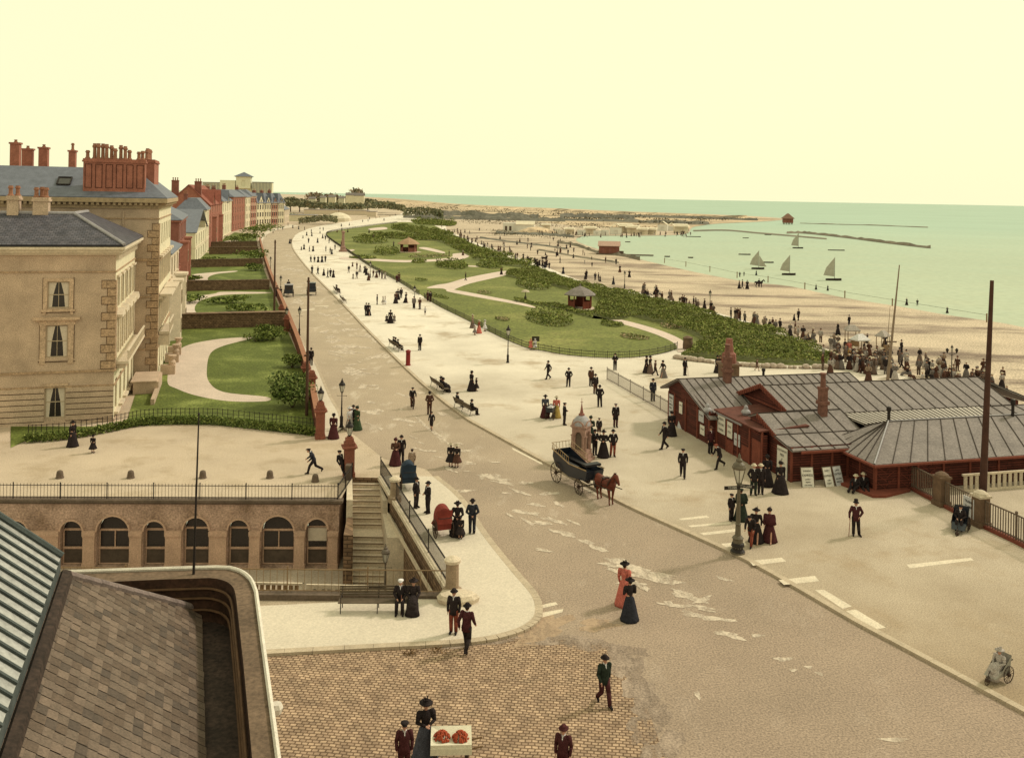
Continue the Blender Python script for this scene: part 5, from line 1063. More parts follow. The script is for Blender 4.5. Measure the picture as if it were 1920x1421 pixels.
# advertising boards leaning at the station
def aboard(x, y, w_, h_, rz, tilt, m, lines, lb):
    t = thing('sandwich_board', lb, 'advert board', G(x,y), rz, 'boards leaning on the station wall'); a = MB(); T = Matrix.Rotation(tilt,4,'X'); a.T = T; a.box(-w_/2,w_/2,-.02,.02,.04,h_); o = a.build('board', m, t)
    b = MB(); b.T = T; b.box(-w_/2-.04,w_/2+.04,-.03,.03,0,.06); b.box(-w_/2-.04,-w_/2,-.03,.03,.06,h_); b.box(w_/2,w_/2+.04,-.03,.03,.06,h_); b.box(-w_/2-.04,w_/2+.04,-.03,.03,h_,h_+.04); b.build('frame', m_dark, t)
    for s_,zz,sz in lines: text(s_, sz, o, tuple(T@Vector((0,-.03,h_*zz))), (R(90)+tilt,0,0), m_ink)
aboard(1516,917,.78,1.3,R(8),R(-14),m_paper,[('EVENING',.84,.13),('EXPRESS',.64,.19),('LATEST',.45,.11),('NEWS',.32,.11),('ONE PENNY',.18,.09)],'white news board, leftmost of the three leaning boards')
aboard(1557,916,.62,1.3,R(20),R(-20),m_paper,[('DAILY',.84,.14),('EXPRESS',.6,.16),('THIS',.38,.12),('DAY',.24,.16)],'yellowish news board, middle of the three leaning boards'); aboard(1576,914,.62,1.3,R(24),R(-20),m_paper2,[('LATE',.82,.14),('EXTRA',.64,.17),('RACING',.42,.12),('RESULT',.28,.12)],'grey news board, right one of the three leaning boards')
aboard(1274,806,.6,1.2,R(-60),R(-16),m_paper2,[('TOURS',.7,.15),('1/-',.45,.2)],'small bill board leaning at the far left corner of the station'); aboard(1319,822,.6,1.3,R(-65),R(-16),m_paper2,[('BY SEA',.75,.13),('2/6',.5,.2)],'tall bill board leaning beside the left station doorway')
# drinking fountain
t = thing('drinking_fountain', 'pink stone drinking fountain with lead dome and spike behind the wagonette', 'fountain', G(1089,862,KH), R(-28)); t.scale = (.78,.78,.96); m_ft = mat('pink_stone', sr(180,140,108), var=.16, scale=3, fine=20)
a = MB(); a.box(-.95,.95,-.95,.95,0,.18); a.box(-.8,.8,-.8,.8,.18,.42); a.box(-.72,.72,-.72,.72,.42,.75); a.build('plinth', m_ft, t)
for i in range(4):
    a = MB(); q = R(90*i); T = Matrix.Rotation(q,4,'Z'); a.T = T
    a.panel((-.62,-.62,.75),(1,0,0),(0,0,1),1.24,1.72,[archhole(.62,.06,.62,.95,8)],.16); k = 8
    for j in range(k): a.tube((.40*math.cos(math.pi*j/k),-.65,1.78+.40*math.sin(math.pi*j/k)),(.40*math.cos(math.pi*(j+1)/k),-.65,1.78+.40*math.sin(math.pi*(j+1)/k)),.05,n=4)
    for s_ in (-1,1): a.tube((s_*.5,-.66,.75),(s_*.5,-.66,1.75),.07,n=8); a.box(s_*.5-.1,s_*.5+.1,-.76,-.56,1.75,1.83)
    pts = [(-.66,-.70,2.35)]+[(.60*math.cos(math.pi-math.pi*j/8),-.70,2.35+.52*math.sin(math.pi*j/8)) for j in range(9)]+[(.66,-.70,2.35)]
    b = [(p[0],p[1]+.2,p[2]) for p in pts]; n = len(pts); a.add(pts+b,[tuple(range(n)),tuple(range(n,2*n))[::-1]]+[(j,(j+1)%n,(j+1)%n+n,j+n) for j in range(n)]); a.build('arch', m_ft, t)
a = MB(); a.box(-.45,.45,-.45,.45,.75,2.3); a.build('core', m_dark, t); a = MB(); a.box(-.74,.74,-.74,.74,2.40,2.50); a.build('cornice', m_ft, t)
a = MB(); a.lathe([(.80,2.50),(.78,2.62),(.68,2.85),(.48,3.05),(.22,3.18)],16); a.build('dome', m_lead, t); a = MB(); a.lathe([(.26,3.16),(.28,3.24),(.16,3.34),(.10,3.6),(.03,4.0),(.015,4.4)],10); a.tube((-.14,0,4.1),(.14,0,4.1),.015,n=4); a.tube((0,-.14,4.1),(0,.14,4.1),.015,n=4); a.build('finial', m_brickdark, t)
# ---------------------------------------------------------------- wheels, wagonette, horse, chairs
def wheel(parent, x, y, r, spokes=12, w_=.06, m=None, axis=0, nm='wheel'):
    a = MB(); n = 24
    for i in range(n):
        p, q = 2*math.pi*i/n, 2*math.pi*(i+1)/n; a.tube((0,r*math.cos(p),r*math.sin(p)),(0,r*math.cos(q),r*math.sin(q)),w_*.5,n=5,caps=False)
    for i in range(spokes): p = 2*math.pi*i/spokes; a.tube((0,.05*math.cos(p),.05*math.sin(p)),(0,r*math.cos(p),r*math.sin(p)),w_*.28,n=4)
    a.tube((-.09,0,0),(.09,0,0),.085,n=8); o = a.build(nm, m or m_wheel, parent); o.location = (x,y,r); return o
m_wheel = mat('dark_wheel', sr(72,52,36), var=.25, rough=.6); m_coach = mat('coach_blue_black', sr(36,40,44), var=.2, rough=.35, spec=.5); m_rail = mat('worn_brass', sr(170,136,86), var=.2, rough=.5)
wa, wb = G(1042,904), G(1084,927); wd_ = (wb-wa).normalized(); wrz = math.atan2(wd_.x,-wd_.y)
side = Vector((-wd_.y,wd_.x,0)); side = side if side.x > 0 else -side
wc = (wa+wb)/2+side*.72
wg = thing('wagonette', 'blue black open wagonette with spindle rails waiting at the kerb', 'carriage', wc, wrz)   # travels towards local -y
HB = (wb-wa).length/2
for s_ in (-1,1): wheel(wg, s_*.72, HB, .62, 12); wheel(wg, s_*.70, -HB, .46, 12)
a = MB(); prof = [(-HB-.55,.95),(-HB-.75,1.55),(-HB-.65,1.6),(-.2,1.45),(HB+.5,1.95),(HB+.6,1.5),(HB+.2,.95),(0,.72)]
n = len(prof); vs = [(-.62,p[0],p[1]) for p in prof]+[(.62,p[0],p[1]) for p in prof]
a.add(vs,[tuple(range(n)),tuple(range(n,2*n))[::-1],(0,n,n+1,1),(0,7,2*n-1,n),(7,6,n+6,n+7),(6,5,n+5,n+6),(4,5,n+5,n+4)][:7]); a.add([(-.58,-HB-.4,1.15),(.58,-HB-.4,1.15),(.58,HB+.3,1.15),(-.58,HB+.3,1.15)],[(0,1,2,3)]); a.build('body', m_coach, wg)
a = MB()
for s_ in (-1,1):
    a.path([(s_*.66,-HB-.7,1.62),(s_*.70,-.2,1.55),(s_*.70,HB+.55,2.0)],.035,6)
    for k in range(9): y = -.1+(HB+.6)*k/8; a.tube((s_*.68,y,1.5+.45*k/9),(s_*.70,y,1.95+.35*k/9),.016,n=4)
    a.path([(s_*.70,-.1,1.95),(s_*.70,HB+.5,2.35)],.02,5)
for k in range(6): a.tube((-.6+.24*k,HB+.56,1.95),(-.6+.24*k,HB+.62,2.35),.016,n=4)
a.path([(-.7,HB+.6,2.35),(.7,HB+.6,2.35)],.02,5); a.build('rail', m_rail, wg)
a = MB(); a.box(-.55,-.2,-.6,HB+.2,1.35,1.45); a.box(.2,.55,-.6,HB+.2,1.35,1.45); a.box(-.55,.55,-HB-.55,-HB-.1,1.75,1.88); a.build('seat', mat('dark_leather', sr(40,36,34), rough=.5), wg)
a = MB(); a.tube((-.72,HB,.62),(.72,HB,.62),.04,n=6); a.tube((-.70,-HB,.46),(.70,-HB,.46),.04,n=6); a.tube((0,HB,.7),(0,-HB,.6),.05,n=6); a.path([(-.3,-HB-.3,.75),(-.34,-HB-1.6,.95),(-.36,-HB-3.0,1.05)],.03,6); a.path([(.3,-HB-.3,.75),(.34,-HB-1.6,.95),(.36,-HB-3.0,1.05)],.03,6); a.box(-.1,.1,-HB-.1,HB,.66,.8); a.build('undercarriage', m_wheel, wg)
def remesh(mb, name, m, parent, vox=.02, ratio=.35, smooth=True, keep=False):
    """union of overlapping volumes into ONE continuous skin"""
    o = mb.build(name, m, None); md = o.modifiers.new('v','REMESH'); md.mode = 'VOXEL'; md.voxel_size = vox
    if smooth: s_ = o.modifiers.new('s','SMOOTH'); s_.iterations = 4; s_.factor = .5
    d = o.modifiers.new('d','DECIMATE'); d.ratio = ratio
    dg = bpy.context.evaluated_depsgraph_get(); me = bpy.data.meshes.new_from_object(o.evaluated_get(dg)); bpy.data.objects.remove(o)
    me.polygons.foreach_set('use_smooth',[True]*len(me.polygons)); me.name = name
    if keep: return me
    q = bpy.data.objects.new(name, me); COL.objects.link(q); q.parent = parent; return q
def horse_mesh(name='body', m=None, parent=None):
    """walks towards -y; withers about 1.5 m"""
    a = MB()
    def tp(pts, rs, n=10): a.path([Vector(p) for p in pts], rs, n)
    tp([(0,.78,1.22),(0,.45,1.18),(0,0,1.12),(0,-.4,1.14),(0,-.68,1.22)],[.24,.29,.30,.31,.25],12)
    tp([(0,.80,1.28),(0,.62,1.2)],[.22,.29],12); tp([(0,-.55,1.3),(0,-.82,1.58),(0,-1.02,1.82)],[.25,.17,.13],10)
    tp([(0,-1.0,1.82),(0,-1.12,1.82),(0,-1.28,1.62),(0,-1.40,1.44)],[.12,.13,.10,.075],10)
    for s_ in (-1,1):
        tp([(s_*.06,-.98,1.92),(s_*.075,-.97,2.08)],[.04,.012],6)
        tp([(s_*.16,-.60,1.15),(s_*.15,-.58,.82),(s_*.14,-.60+.04*s_,.50),(s_*.14,-.58+.04*s_,.18),(s_*.14,-.62+.04*s_,.06)],[.15,.10,.062,.045,.06],8)
        tp([(s_*.16,.66,1.15),(s_*.17,.50,.86),(s_*.15,.74+.05*s_,.58),(s_*.15,.68+.05*s_,.20),(s_*.15,.63+.05*s_,.06)],[.21,.14,.07,.048,.062],8)
    return remesh(a, name, m, parent, .028, .3)
m_bay = mat('bay_horse', sr(112,50,28), var=.25, scale=2, rough=.6)
hp = wc+wd_*(HB+1.85)
hs = thing('horse', 'bay horse in harness standing before the blue black wagonette', 'horse', hp, wrz-R(2)); horse_mesh('body', m_bay, hs)
m_mane = mat('dark_mane', sr(44,26,18)); a = MB(); a.path([(0,-.55,1.55),(0,-.78,1.74),(0,-.96,1.94),(0,-1.08,1.94)],[.05,.06,.06,.04],6); a.build('mane', m_mane, hs); a = MB(); a.path([(0,1.0,1.35),(0,1.12,1.1),(0,1.1,.7),(0,1.06,.5)],[.05,.08,.09,.03],8); a.build('tail', m_mane, hs)
a = MB()
for i in range(14):
    p, q = 2*math.pi*i/14, 2*math.pi*(i+1)/14; a.tube((.30*math.cos(p),-.66+.14*math.sin(p)*-1,1.28+.34*math.sin(p)),(.30*math.cos(q),-.66+.14*math.sin(q)*-1,1.28+.34*math.sin(q)),.05,n=5); a.tube((.325*math.cos(p),.02,1.12+.33*math.sin(p)),(.325*math.cos(q),.02,1.12+.33*math.sin(q)),.03,n=4)
for s_ in (-1,1): a.path([(s_*.30,-.6,1.2),(s_*.34,0,1.12),(s_*.31,.8,1.1),(s_*.36,1.2,1.0)],.02,5); a.path([(s_*.09,-1.36,1.48),(s_*.13,-1.1,1.72),(s_*.28,-.5,1.45),(s_*.3,.1,1.45)],.012,4)
a.path([(-.12,-1.18,1.72),(0,-1.2,1.80),(.12,-1.18,1.72)],.018,5); a.box(-.2,.2,-.12,.16,1.40,1.48); a.build('harness', mat('harness_leather', sr(70,40,26), rough=.5), hs)
def bathchair(label, loc, rz, col, hood=True, sc=1.):
    t = thing('bath_chair', label, 'bath chair', loc, rz, 'bath chairs'); t.scale = (sc,)*3; m = col
    for s_ in (-1,1): wheel(t, s_*.40, .25, .42, 14, .045)
    wheel(t, 0, -.95, .22, 8, .04)
    a = MB(); a.add([(-.33,-.75,.35),(.33,-.75,.35),(.33,.45,.4),(-.33,.45,.4),(-.36,-.35,.62),(.36,-.35,.62),(.38,.52,1.35),(-.38,.52,1.35)],[(0,3,2,1),(3,7,6,2),(0,4,7,3),(1,2,6,5),(0,1,5,4)]); a.box(-.32,.32,-.3,.4,.52,.62); a.build('body', m, t)
    if hood:
        b = MB(); n = 14; st_ = [(-.12,.98,.92),(.05,1.02,1.0),(.30,1.0,.98),(.50,.94,.88),(.58,.7,.6)]; vs = []
        for y,k,q in st_:
            for i in range(n): an = math.pi*i/(n-1); vs.append((.40*k*math.cos(an), y-.12*math.sin(an), .72+.78*q*abs(math.sin(an))**.8))
        fs = [(j*n+i,j*n+i+1,(j+1)*n+i+1,(j+1)*n+i) for j in range(len(st_)-1) for i in range(n-1)]; fs.append(tuple((len(st_)-1)*n+i for i in range(n))[::-1]); b.add(vs,fs)
        b.build('hood', m, t)
    c = MB(); c.path([(0,-.95,.22),(0,-.85,.55),(0,-.45,.95)],.02,5); c.build('tiller', m_iron, t); c = MB(); c.tube((-.44,.25,.42),(.44,.25,.42),.025,n=5); c.build('axle', m_iron, t); c = MB(); c.path([(-.3,.5,1.0),(-.3,.75,1.05),(.3,.75,1.05),(.3,.5,1.0)],.018,5); c.build('handle', m_iron, t); return t
bathchair('hooded red bath chair parked on the pavement near the corner', G(828,1003,KH), R(200), mat('faded_red_leather', sr(140,56,40), var=.3, scale=2), sc=1.1); bathchair('hooded dark blue bath chair parked higher up the pavement', G(764,915,KH), R(195), mat('blue_black_hood', sr(44,56,62), var=.3, scale=2), sc=1.15)
bathchair('small black bath chair by the station fence with a passenger', G(1800,998), R(-35), m_coach, hood=False); bathchair('grey wicker bath chair cut by the right edge of the promenade', G(1872,1275,KH), R(-60), mat('grey_wicker', sr(176,164,132), var=.3, scale=4), hood=False, sc=.72)
def cab(label, loc, rz, horse=True, top=None):
    t = thing('cab', label, 'carriage', loc, rz, 'carriages up the road')
    for s_ in (-1,1): wheel(t, s_*.78, .75, .68, 12); wheel(t, s_*.74, -.95, .48, 10)
    a = MB(); a.box(-.68,.68,-.55,1.15,.62,2.05); a.box(-.6,.6,-1.35,-.55,.62,1.2); a.build('body', m_coach, t); a = MB(); a.box(-.74,.74,-.62,1.22,2.05,2.14); a.build('roof', top or m_lead, t); a = MB(); a.box(-.5,.5,1.15,1.17,1.3,1.85); a.box(.68,.70,-.2,.7,1.3,1.85); a.box(-.70,-.68,-.2,.7,1.3,1.85); a.build('window', m_glass, t)
    a = MB(); a.path([(-.35,-1.3,.8),(-.38,-3.4,1.0)],.03,5); a.path([(.35,-1.3,.8),(.38,-3.4,1.0)],.03,5); a.build('shaft', m_wheel, t); return t
cab('black cab with pale roof seen from behind on the left side of the road', G(541,556), R(196)); cab('dark carriage half hidden behind the telegraph pole', G(584,553), R(14), top=m_coach)
for i,(q,lb) in enumerate(((G(541,556),'horse drawing the black cab away up the road'),)):
    dv = Vector((math.sin(R(196)),-math.cos(R(196)),0)); h2 = thing('horse', lb, 'horse', q+dv*3.0, R(196)); o = bpy.data.objects.new('body', hs.children[0].data); COL.objects.link(o); o.parent = h2
    a = MB(); a.path([(0,1.0,1.35),(0,1.12,1.1),(0,1.1,.6)],[.05,.08,.05],6); a.build('tail', m_mane, h2)
# barrow at the bottom edge with two heaps of fruit
t = thing('barrow', 'street barrow lined with cream cloth at the bottom edge beside the flower seller', 'barrow', G(845,1436), R(4)); t.scale = (.66,.8,1.); a = MB(); a.box(-.95,.95,-.45,.45,.62,.72); a.box(-.95,.95,-.47,-.43,.72,.86); a.box(-.95,.95,.43,.47,.72,1.0); a.build('tray', m_wood, t)
a = MB(); a.add([(-.97,-.5,.78),(.97,-.5,.78),(.97,-.48,.9),(.97,.5,1.05),(-.97,.5,1.05),(-.97,-.48,.9),(0,0,.84)],[(0,1,2,5),(5,2,6),(2,3,6),(3,4,6),(4,5,6)]); a.box(-.98,.98,-.52,-.48,.60,.80); a.build('cloth', mat('cream_cloth', sr(248,234,180), var=.1, scale=6), t); a = MB(); a.tube((.95,-.3,.68),(1.5,-.3,.75),.03,n=6); a.build('handle', m_wood, t); a = MB(); a.tube((.95,.3,.68),(1.5,.3,.75),.03,n=6); a.build('handle', m_wood, t)
for s_ in (-1,1): wheel(t, s_*.75, 0, .34, 10)
for i,(x,lb) in enumerate(((-.42,'heaped red fruit on the left of the barrow'),(.42,'heaped red fruit on the right of the barrow'))):
    hq = thing('fruit_heap', lb, 'fruit', t.matrix_basis @ Vector((x,-.03,.86)), 0, 'fruit heaps on the barrow'); hq.location = Vector(G(845,1436))+Vector((x*.7,-.03,.88)); hq.scale = (.78,.85,1.1); a = MB()
    for _ in range(90): q = RND.random()*6.28; r_ = RND.random()**.5; a.ball((.34*r_*math.cos(q),.27*r_*math.sin(q),.19*(1-r_*r_)+.02),.05,6)
    a.build('fruit', mat('red_fruit', sr(186,84,48), var=.35, scale=9), hq)
# ================================================================ PUBLIC GARDEN: shelters, shrubberies, beds
def shelter(label, loc, r, wallh, roofh, rz, mw, mr, n=8, open_=True):
    t = thing('garden_shelter', label, 'shelter', loc, rz, 'garden shelters'); a = MB(); a.lathe([(r*1.45,0),(r*1.45,.15),(r,.16)],n); a.build('floor', m_step, t)
    a = MB()
    for i in range(n): q = 2*math.pi*i/n; a.tube((r*.92*math.cos(q),r*.92*math.sin(q),.15),(r*.92*math.cos(q),r*.92*math.sin(q),wallh),.09,n=6)
    a.build('post', mw, t); a = MB()
    for i in range(n):
        if i == 5: continue
        q, p = 2*math.pi*i/n, 2*math.pi*(i+1)/n; A = Vector((r*.9*math.cos(q),r*.9*math.sin(q),.15)); B = Vector((r*.9*math.cos(p),r*.9*math.sin(p),.15)); Z = Vector((0,0,1)); hh = wallh*.50 if i%2 == 0 else wallh*.92
        a.add([A,B,B+Z*hh,A+Z*hh],[(0,1,2,3),(3,2,1,0)])
    a.build('panel', mw, t); a = MB(); a.lathe([(r*1.28,wallh-.12),(r*1.28,wallh),(r*.75,wallh+roofh*.55),(.12,wallh+roofh),(.1,wallh+roofh+.15),(.03,wallh+roofh+.5)],n); a.build('roof', mr, t); return t
shelter('small red timber shelter with grey pyramid roof on the near lawn', G(1087,579,GZ), 2.05, 2.35, 1.3, R(12), m_redtrim, m_felt); shelter('larger thatched octagonal shelter far back in the garden', G(766,473,GZ), 2.7, 2.6, 1.9, R(5), m_brickdark, mat('thatch', sr(190,150,102), var=.2, scale=2))
m_shr = [mat('shrub_leaf_%s'%n, c, var=.35, scale=.25, fine=3, rough=.9, grain=.2, spec=.12) for n, c in (('dark',sr(108,116,48)),('mid',sr(138,142,64)),('light',sr(168,168,84)),('olive',sr(152,142,74)))]
def shrubbery(label_name, px, h_, n, size, z=GZ):
    poly = gpoly(px, z); mb = MB(); rr = random.Random(len(px)); hum = [(x,y,rr.choice((.25,.4,.6,.8,1.,1.15))) for x,y in scatter(poly, max(30,n//160), rr)]
    cell = {}
    for hx,hy,hh in hum: cell.setdefault((int(hx//6),int(hy//6)),[]).append((hx,hy,hh))
    for (x,y) in scatter(poly, n, rr):
        best = .18
        for i in (-1,0,1):
            for j in (-1,0,1):
                for hx,hy,hh in cell.get((int(x//6)+i,int(y//6)+j),()): best = max(best, hh*(1-((x-hx)**2+(y-hy)**2)/11.))
        mb.mi = rr.choice((0,0,1,1,2,3)); mb.leaves([(x,y,z+h_*best*rr.uniform(.35,1.)**.6)], size*(.7+.6*rr.random()), up=.8)
    o = mb.build(label_name, m_shr); tag(o, kind='stuff'); structure(sheet('shrubbery_soil', poly, z+.02+.003*(n%7)+n*1e-8, mat('dark_soil', sr(112,112,50), var=.3, scale=.5, pos=True))); return o
shrubbery('shrubbery', smoothline([(1275,667),(1330,671),(1400,677),(1480,682),(1566,683),(1568,672),(1500,643),(1430,616),(1340,592),(1250,570),(1180,552),(1110,537),(1060,525),(1020,512),(965,508),(948,518),(1000,528),(1050,540),(1112,556),(1122,572),(1120,584),(1170,590),(1260,614),(1318,638),(1310,652)],2), 1.0, 64000, .26)
shrubbery('shrubbery', smoothline([(884,482),(900,490),(950,498),(1000,504),(1012,503),(960,485),(900,466),(868,451),(838,437),(800,430),(770,426),(740,424),(735,430),(770,436),(800,446),(830,456),(855,468)],2), 1.9, 26000, .55)
shrubbery('shrubbery', smoothline([(660,446),(700,441),(735,438),(790,444),(820,452),(770,450),(720,447),(690,449)],2), 1.9, 8000, .6)
shrubbery('shrubbery', smoothline([(770,414),(800,412),(850,415),(856,420),(845,424),(800,422),(780,421)],2), 3., 3500, .9)
shrubbery('shrubbery', smoothline([(1115,580),(1180,594),(1145,600),(1060,577),(1000,568),(965,562),(968,566),(1005,572),(1060,584),(1110,597)],2), .7, 3500, .3)
def bed(label, cx, cy, rx, ry, h_, n, size, mats=None, ang=0.):
    poly = [tuple(G(cx+rx*math.cos(q)*math.cos(ang)-ry*math.sin(q)*math.sin(ang), cy+rx*math.cos(q)*math.sin(ang)+ry*math.sin(q)*math.cos(ang), GZ)[:2]) for q in [2*math.pi*i/16 for i in range(16)]]
    c = G(cx,cy,GZ); t = thing('shrub_bed', label, 'shrub bed', c, 0, 'beds on the garden lawns'); mb = MB(); rr = random.Random(int(cx))
    for x,y in scatter(poly,n,rr):
        mb.mi = rr.choice((0,0,1,1,2,3)); mb.leaves([(x-c.x,y-c.y,h_*rr.uniform(.1,1.)*(.6+.4*math.sin(x*.9+y*.7)))], size, up=.8)
    mb.build('foliage', mats or m_shr, t); a = MB(); a.prism([(p[0]-c.x,p[1]-c.y) for p in poly],-.02,.06+.0007*(int(cx)%9)); a.build('soil', mat('dark_soil',(.05,.04,.02)), t)
m_flw = [mat('flower_%s'%n, c, var=.3, scale=2) for n,c in (('straw',sr(196,176,112)),('green',sr(120,122,54)),('pink',sr(214,172,128)),('olive',sr(110,108,48)))]
for q in (('big oval bed of dark shrubs on the near lawn left of the red shelter',1030,599,46,13,1.1,1700,.32,None,.12),('flat oval hedge clump on the far lawn',847,499,31,6.5,1.5,1300,.5,None,.06),('narrow clump on the far lawn right of the flat oval hedge',918,500,26,4,1.1,600,.5,None,.08),('shrub clump under the shrubbery above the near lawn',1000,535,34,9,1.3,1200,.4,None,.1),('small shrub patch by the pale path',1148,608,22,5,.6,500,.28,None,.08),
     ('pale flower bed on the near lawn',942,598,14,4,.35,260,.25,m_flw,.1),('flat flower bed beyond the path',908,549,14,3,.35,220,.25,m_flw,.08),('curved flower bed near the tip of the lawn',1190,632,28,5,.3,380,.25,m_flw,.1),('pale flower bed by the shrubbery right of the path',1258,612,20,5,.4,300,.28,m_flw,.08),('long low bed at the far lawn edge',790,525,12,3,.4,200,.3,m_shr,.05),('dark clump beside the thatched shelter',725,474,25,6,1.8,900,.5,None,.02),('long dark clump left of the thatched shelter',695,453,33,5,1.6,800,.6,None,.02),('low dark bed along the far path',785,492,14,2.2,.9,300,.5,None,.03),('low hedge at the promenade side of the far garden',680,484,26,2.0,.8,400,.5,None,.03),('straw coloured bed below the thatched shelter',805,481,40,2.6,.6,500,.4,m_flw,-.02),('low hedge beside the path entrance',822,556,20,2.5,.5,260,.3,None,.2)): bed(*q)
m_edge = mat('edging_stone', sr(206,182,142), var=.25, scale=2); me_ = None
es = smoothline([(1266,672),(1300,677),(1360,684),(1430,689),(1500,691),(1570,691)],8)
for i,(x,y) in enumerate(es):
    if me_ is None: a = MB(); a.ball((0,0,.18),.34,7,(1,.8,.7)); o = a.build('edging_stone', m_edge); me_ = o
    else: o = me_.copy(); COL.objects.link(o)
    o.location = G(x+RND.uniform(-3,3),y,KH); s_ = RND.uniform(.7,1.5); o.scale = (s_,s_,s_*.9); o.rotation_euler = (0,0,RND.random()*6); tag(o,'pale rough stone edging the near end of the shrubbery','stone','edging stones of the shrubbery')
t = thing('sign_post', 'dark green notice on a post inside the garden fence behind the child in red', 'sign', G(1004,652,GZ)); a = MB(); a.box(-.45,.45,-.03,.03,.75,1.35); a.build('board', m_fence, t); a = MB(); a.tube((0,.05,0),(0,.05,1.2),.05,n=6); a.build('post', m_fence, t)
t = thing('parasol_stand', 'little mushroom shaped stand on the near lawn', 'stand', G(985,563,GZ)); a = MB(); a.tube((0,0,0),(0,0,1.5),.08,.05,n=6); a.lathe([(.28,.0),(.2,.6),(.1,.8)],8); a.build('stem', m_fence, t); a = MB(); a.lathe([(.75,1.45),(.5,1.7),(.1,1.82)],10); a.build('cap', m_stone, t)
t = thing('refuse_hut', 'small dark stone stump at the garden path exit', 'stone block', G(1289,655,KH)); a = MB(); a.lathe([(.6,0),(.62,.6),(.55,1.1),(.6,1.4),(.2,1.6)],8,wob=.06,nw=3); a.build('block', m_pst, t)
t = thing('column', 'slender pinkish memorial column at the far garden fence', 'column', G(643,472,KH)); a = MB(); a.lathe([(1.3,0),(1.3,.5),(.9,.6),(.8,1.4),(1.0,1.5),(.5,1.7)],12); a.build('base', m_ft, t); a = MB(); a.lathe([(.5,1.7),(.38,5.6),(.6,5.8),(.6,6.1),(.2,6.4)],12); a.build('shaft', m_ft, t)
t = thing('chimney_shaft', 'tapering brick ventilator stack between the station and the shrubbery', 'chimney', G(1366,712,KH)); a = MB(); a.box(-.85,.85,-.85,.85,0,1.5); a.box(-1.05,1.05,-1.05,1.05,1.5,1.7); a.build('base', m_pst, t); a = MB(); a.lathe([(.75,1.7),(.7,2.6),(.45,2.8),(.32,4.1)],8); a.build('shaft', m_brickdark, t)
# ================================================================ LAKE, BEACH, FAR SHORE
m_sail = mat('grey_sail', sr(196,184,144), var=.12, scale=1); m_hull = mat('dark_hull', sr(66,52,38), var=.2)
def boatmesh(t, L, w_, h_=.5):
    a = MB(); st_ = [(-L/2,.30,.9),(-L*.3,.85,.95),(0,1,1),(L*.3,.8,1.05),(L/2,.04,1.25)]; vs = []
    for x,k,zz in st_: vs += [(x,-w_/2*k,h_*zz),(x,-w_/2*k*.6,-.15),(x,w_/2*k*.6,-.15),(x,w_/2*k,h_*zz),(x,w_/2*k*.85,h_*zz*.9),(x,-w_/2*k*.85,h_*zz*.9)]
    fs = []
    for i in range(4):
        o = 6*i
        for j in range(3): fs.append((o+j,o+j+6,o+j+7,o+j+1))
        fs.append((o+3,o+9,o+10,o+4)); fs.append((o+5,o+11,o+6,o))
        fs.append((o+4,o+10,o+11,o+5))
    fs += [(0,1,2,3)]; a.add(vs,fs); return a.build('hull', m_hull, t)
def sailboat(label, x, y, rz, h_, flip=1, jib=False):
    p = G(x,y,-.12); t = thing('sailing_boat', label, 'sailing boat', p, rz, 'sailing boats on the lake'); boatmesh(t, h_*.66, 1.3, .45); a = MB(); a.tube((.2*flip,0,.2),(.2*flip,0,h_),.05,.03,n=6); a.build('mast', m_hull, t)
    b = MB(); s_ = flip; pts = [(.15*s_,.0,h_*.98),(.12*s_,0,.9),(-h_*.42*s_,.25,1.15),(-h_*.30*s_,.3,h_*.55)]; b.add(pts+[(q[0],q[1]+.03,q[2]) for q in pts],[(0,1,2,3),(7,6,5,4),(0,3,7,4),(3,2,6,7)]); b.build('sail', m_sail, t)
    if jib: c = MB(); c.add([(.3*s_,0,h_*.75),(.3*s_,.0,.8),(h_*.45*s_,.1,.7)],[(0,1,2),(2,1,0)]); c.build('jib', m_sail, t)
    return t
sailboat('sailing boat with dark bent sail, leftmost on the lake', 1421,505, R(-10), 5.0, 1, True); sailboat('sailing boat with pale triangular sail and two rowers in the middle of the lake', 1479,516, R(-4), 5.0, 1); sailboat('sailing boat with tall pale sail and a standing man, nearest the right', 1563,526, R(-4), 5.4, 1); sailboat('small far sailing boat beyond the middle one', 1496,466, R(-10), 6.0, 1)
for x,y,L,lb in ((1568,470,8.5,'long rowing boat far out on the lake'),(1440,493,4.5,'rowing boat just right of the leftmost sail'),(1396,478,5.5,'thin rowing boat left of the sailing boats'),(1251,482,2.4,'dark little boat alone on the lake, left one'),(1295,484,2.2,'dark little boat alone on the lake, right one'),(1300,444.5,10,'long barge moored before the huts on the far shore'),(1177,454.5,3,'tiny skiff behind the boathouse'),(1398,447,4,'dark boat near the causeway, left'),(1440,441,5,'dark boat at the head of the causeway')):
    t = thing('rowing_boat', lb, 'boat', G(x,y,-.12), R(-5), 'rowing boats on the lake'); boatmesh(t, L*.72, 1.1, .32); a = MB()
    for k in (-.25,.15): a.box(L*k-.12,L*k+.12,-.5,.5,.28,.34)
    a.build('thwart', m_wood, t)
px_l = [(1246,492.5),(1286,499.5),(1331,509),(1382,520.5),(1440,529),(1509,542),(1584,558.5),(1673,574),(1850,604)]
for i,(x,y) in enumerate(px_l):
    t = thing('lake_post', 'weathered wooden post carrying the wire along the lake shore', 'post', G(x,y), 0, 'posts along the lake shore'); a = MB(); a.tube((0,0,-.2),(0,0,1.25),.10,n=6); a.build('stake', m_wood, t); a = MB(); a.tube((0,0,1.25),(0,0,1.32),.13,n=6); a.build('stake_cap', m_wood, t)
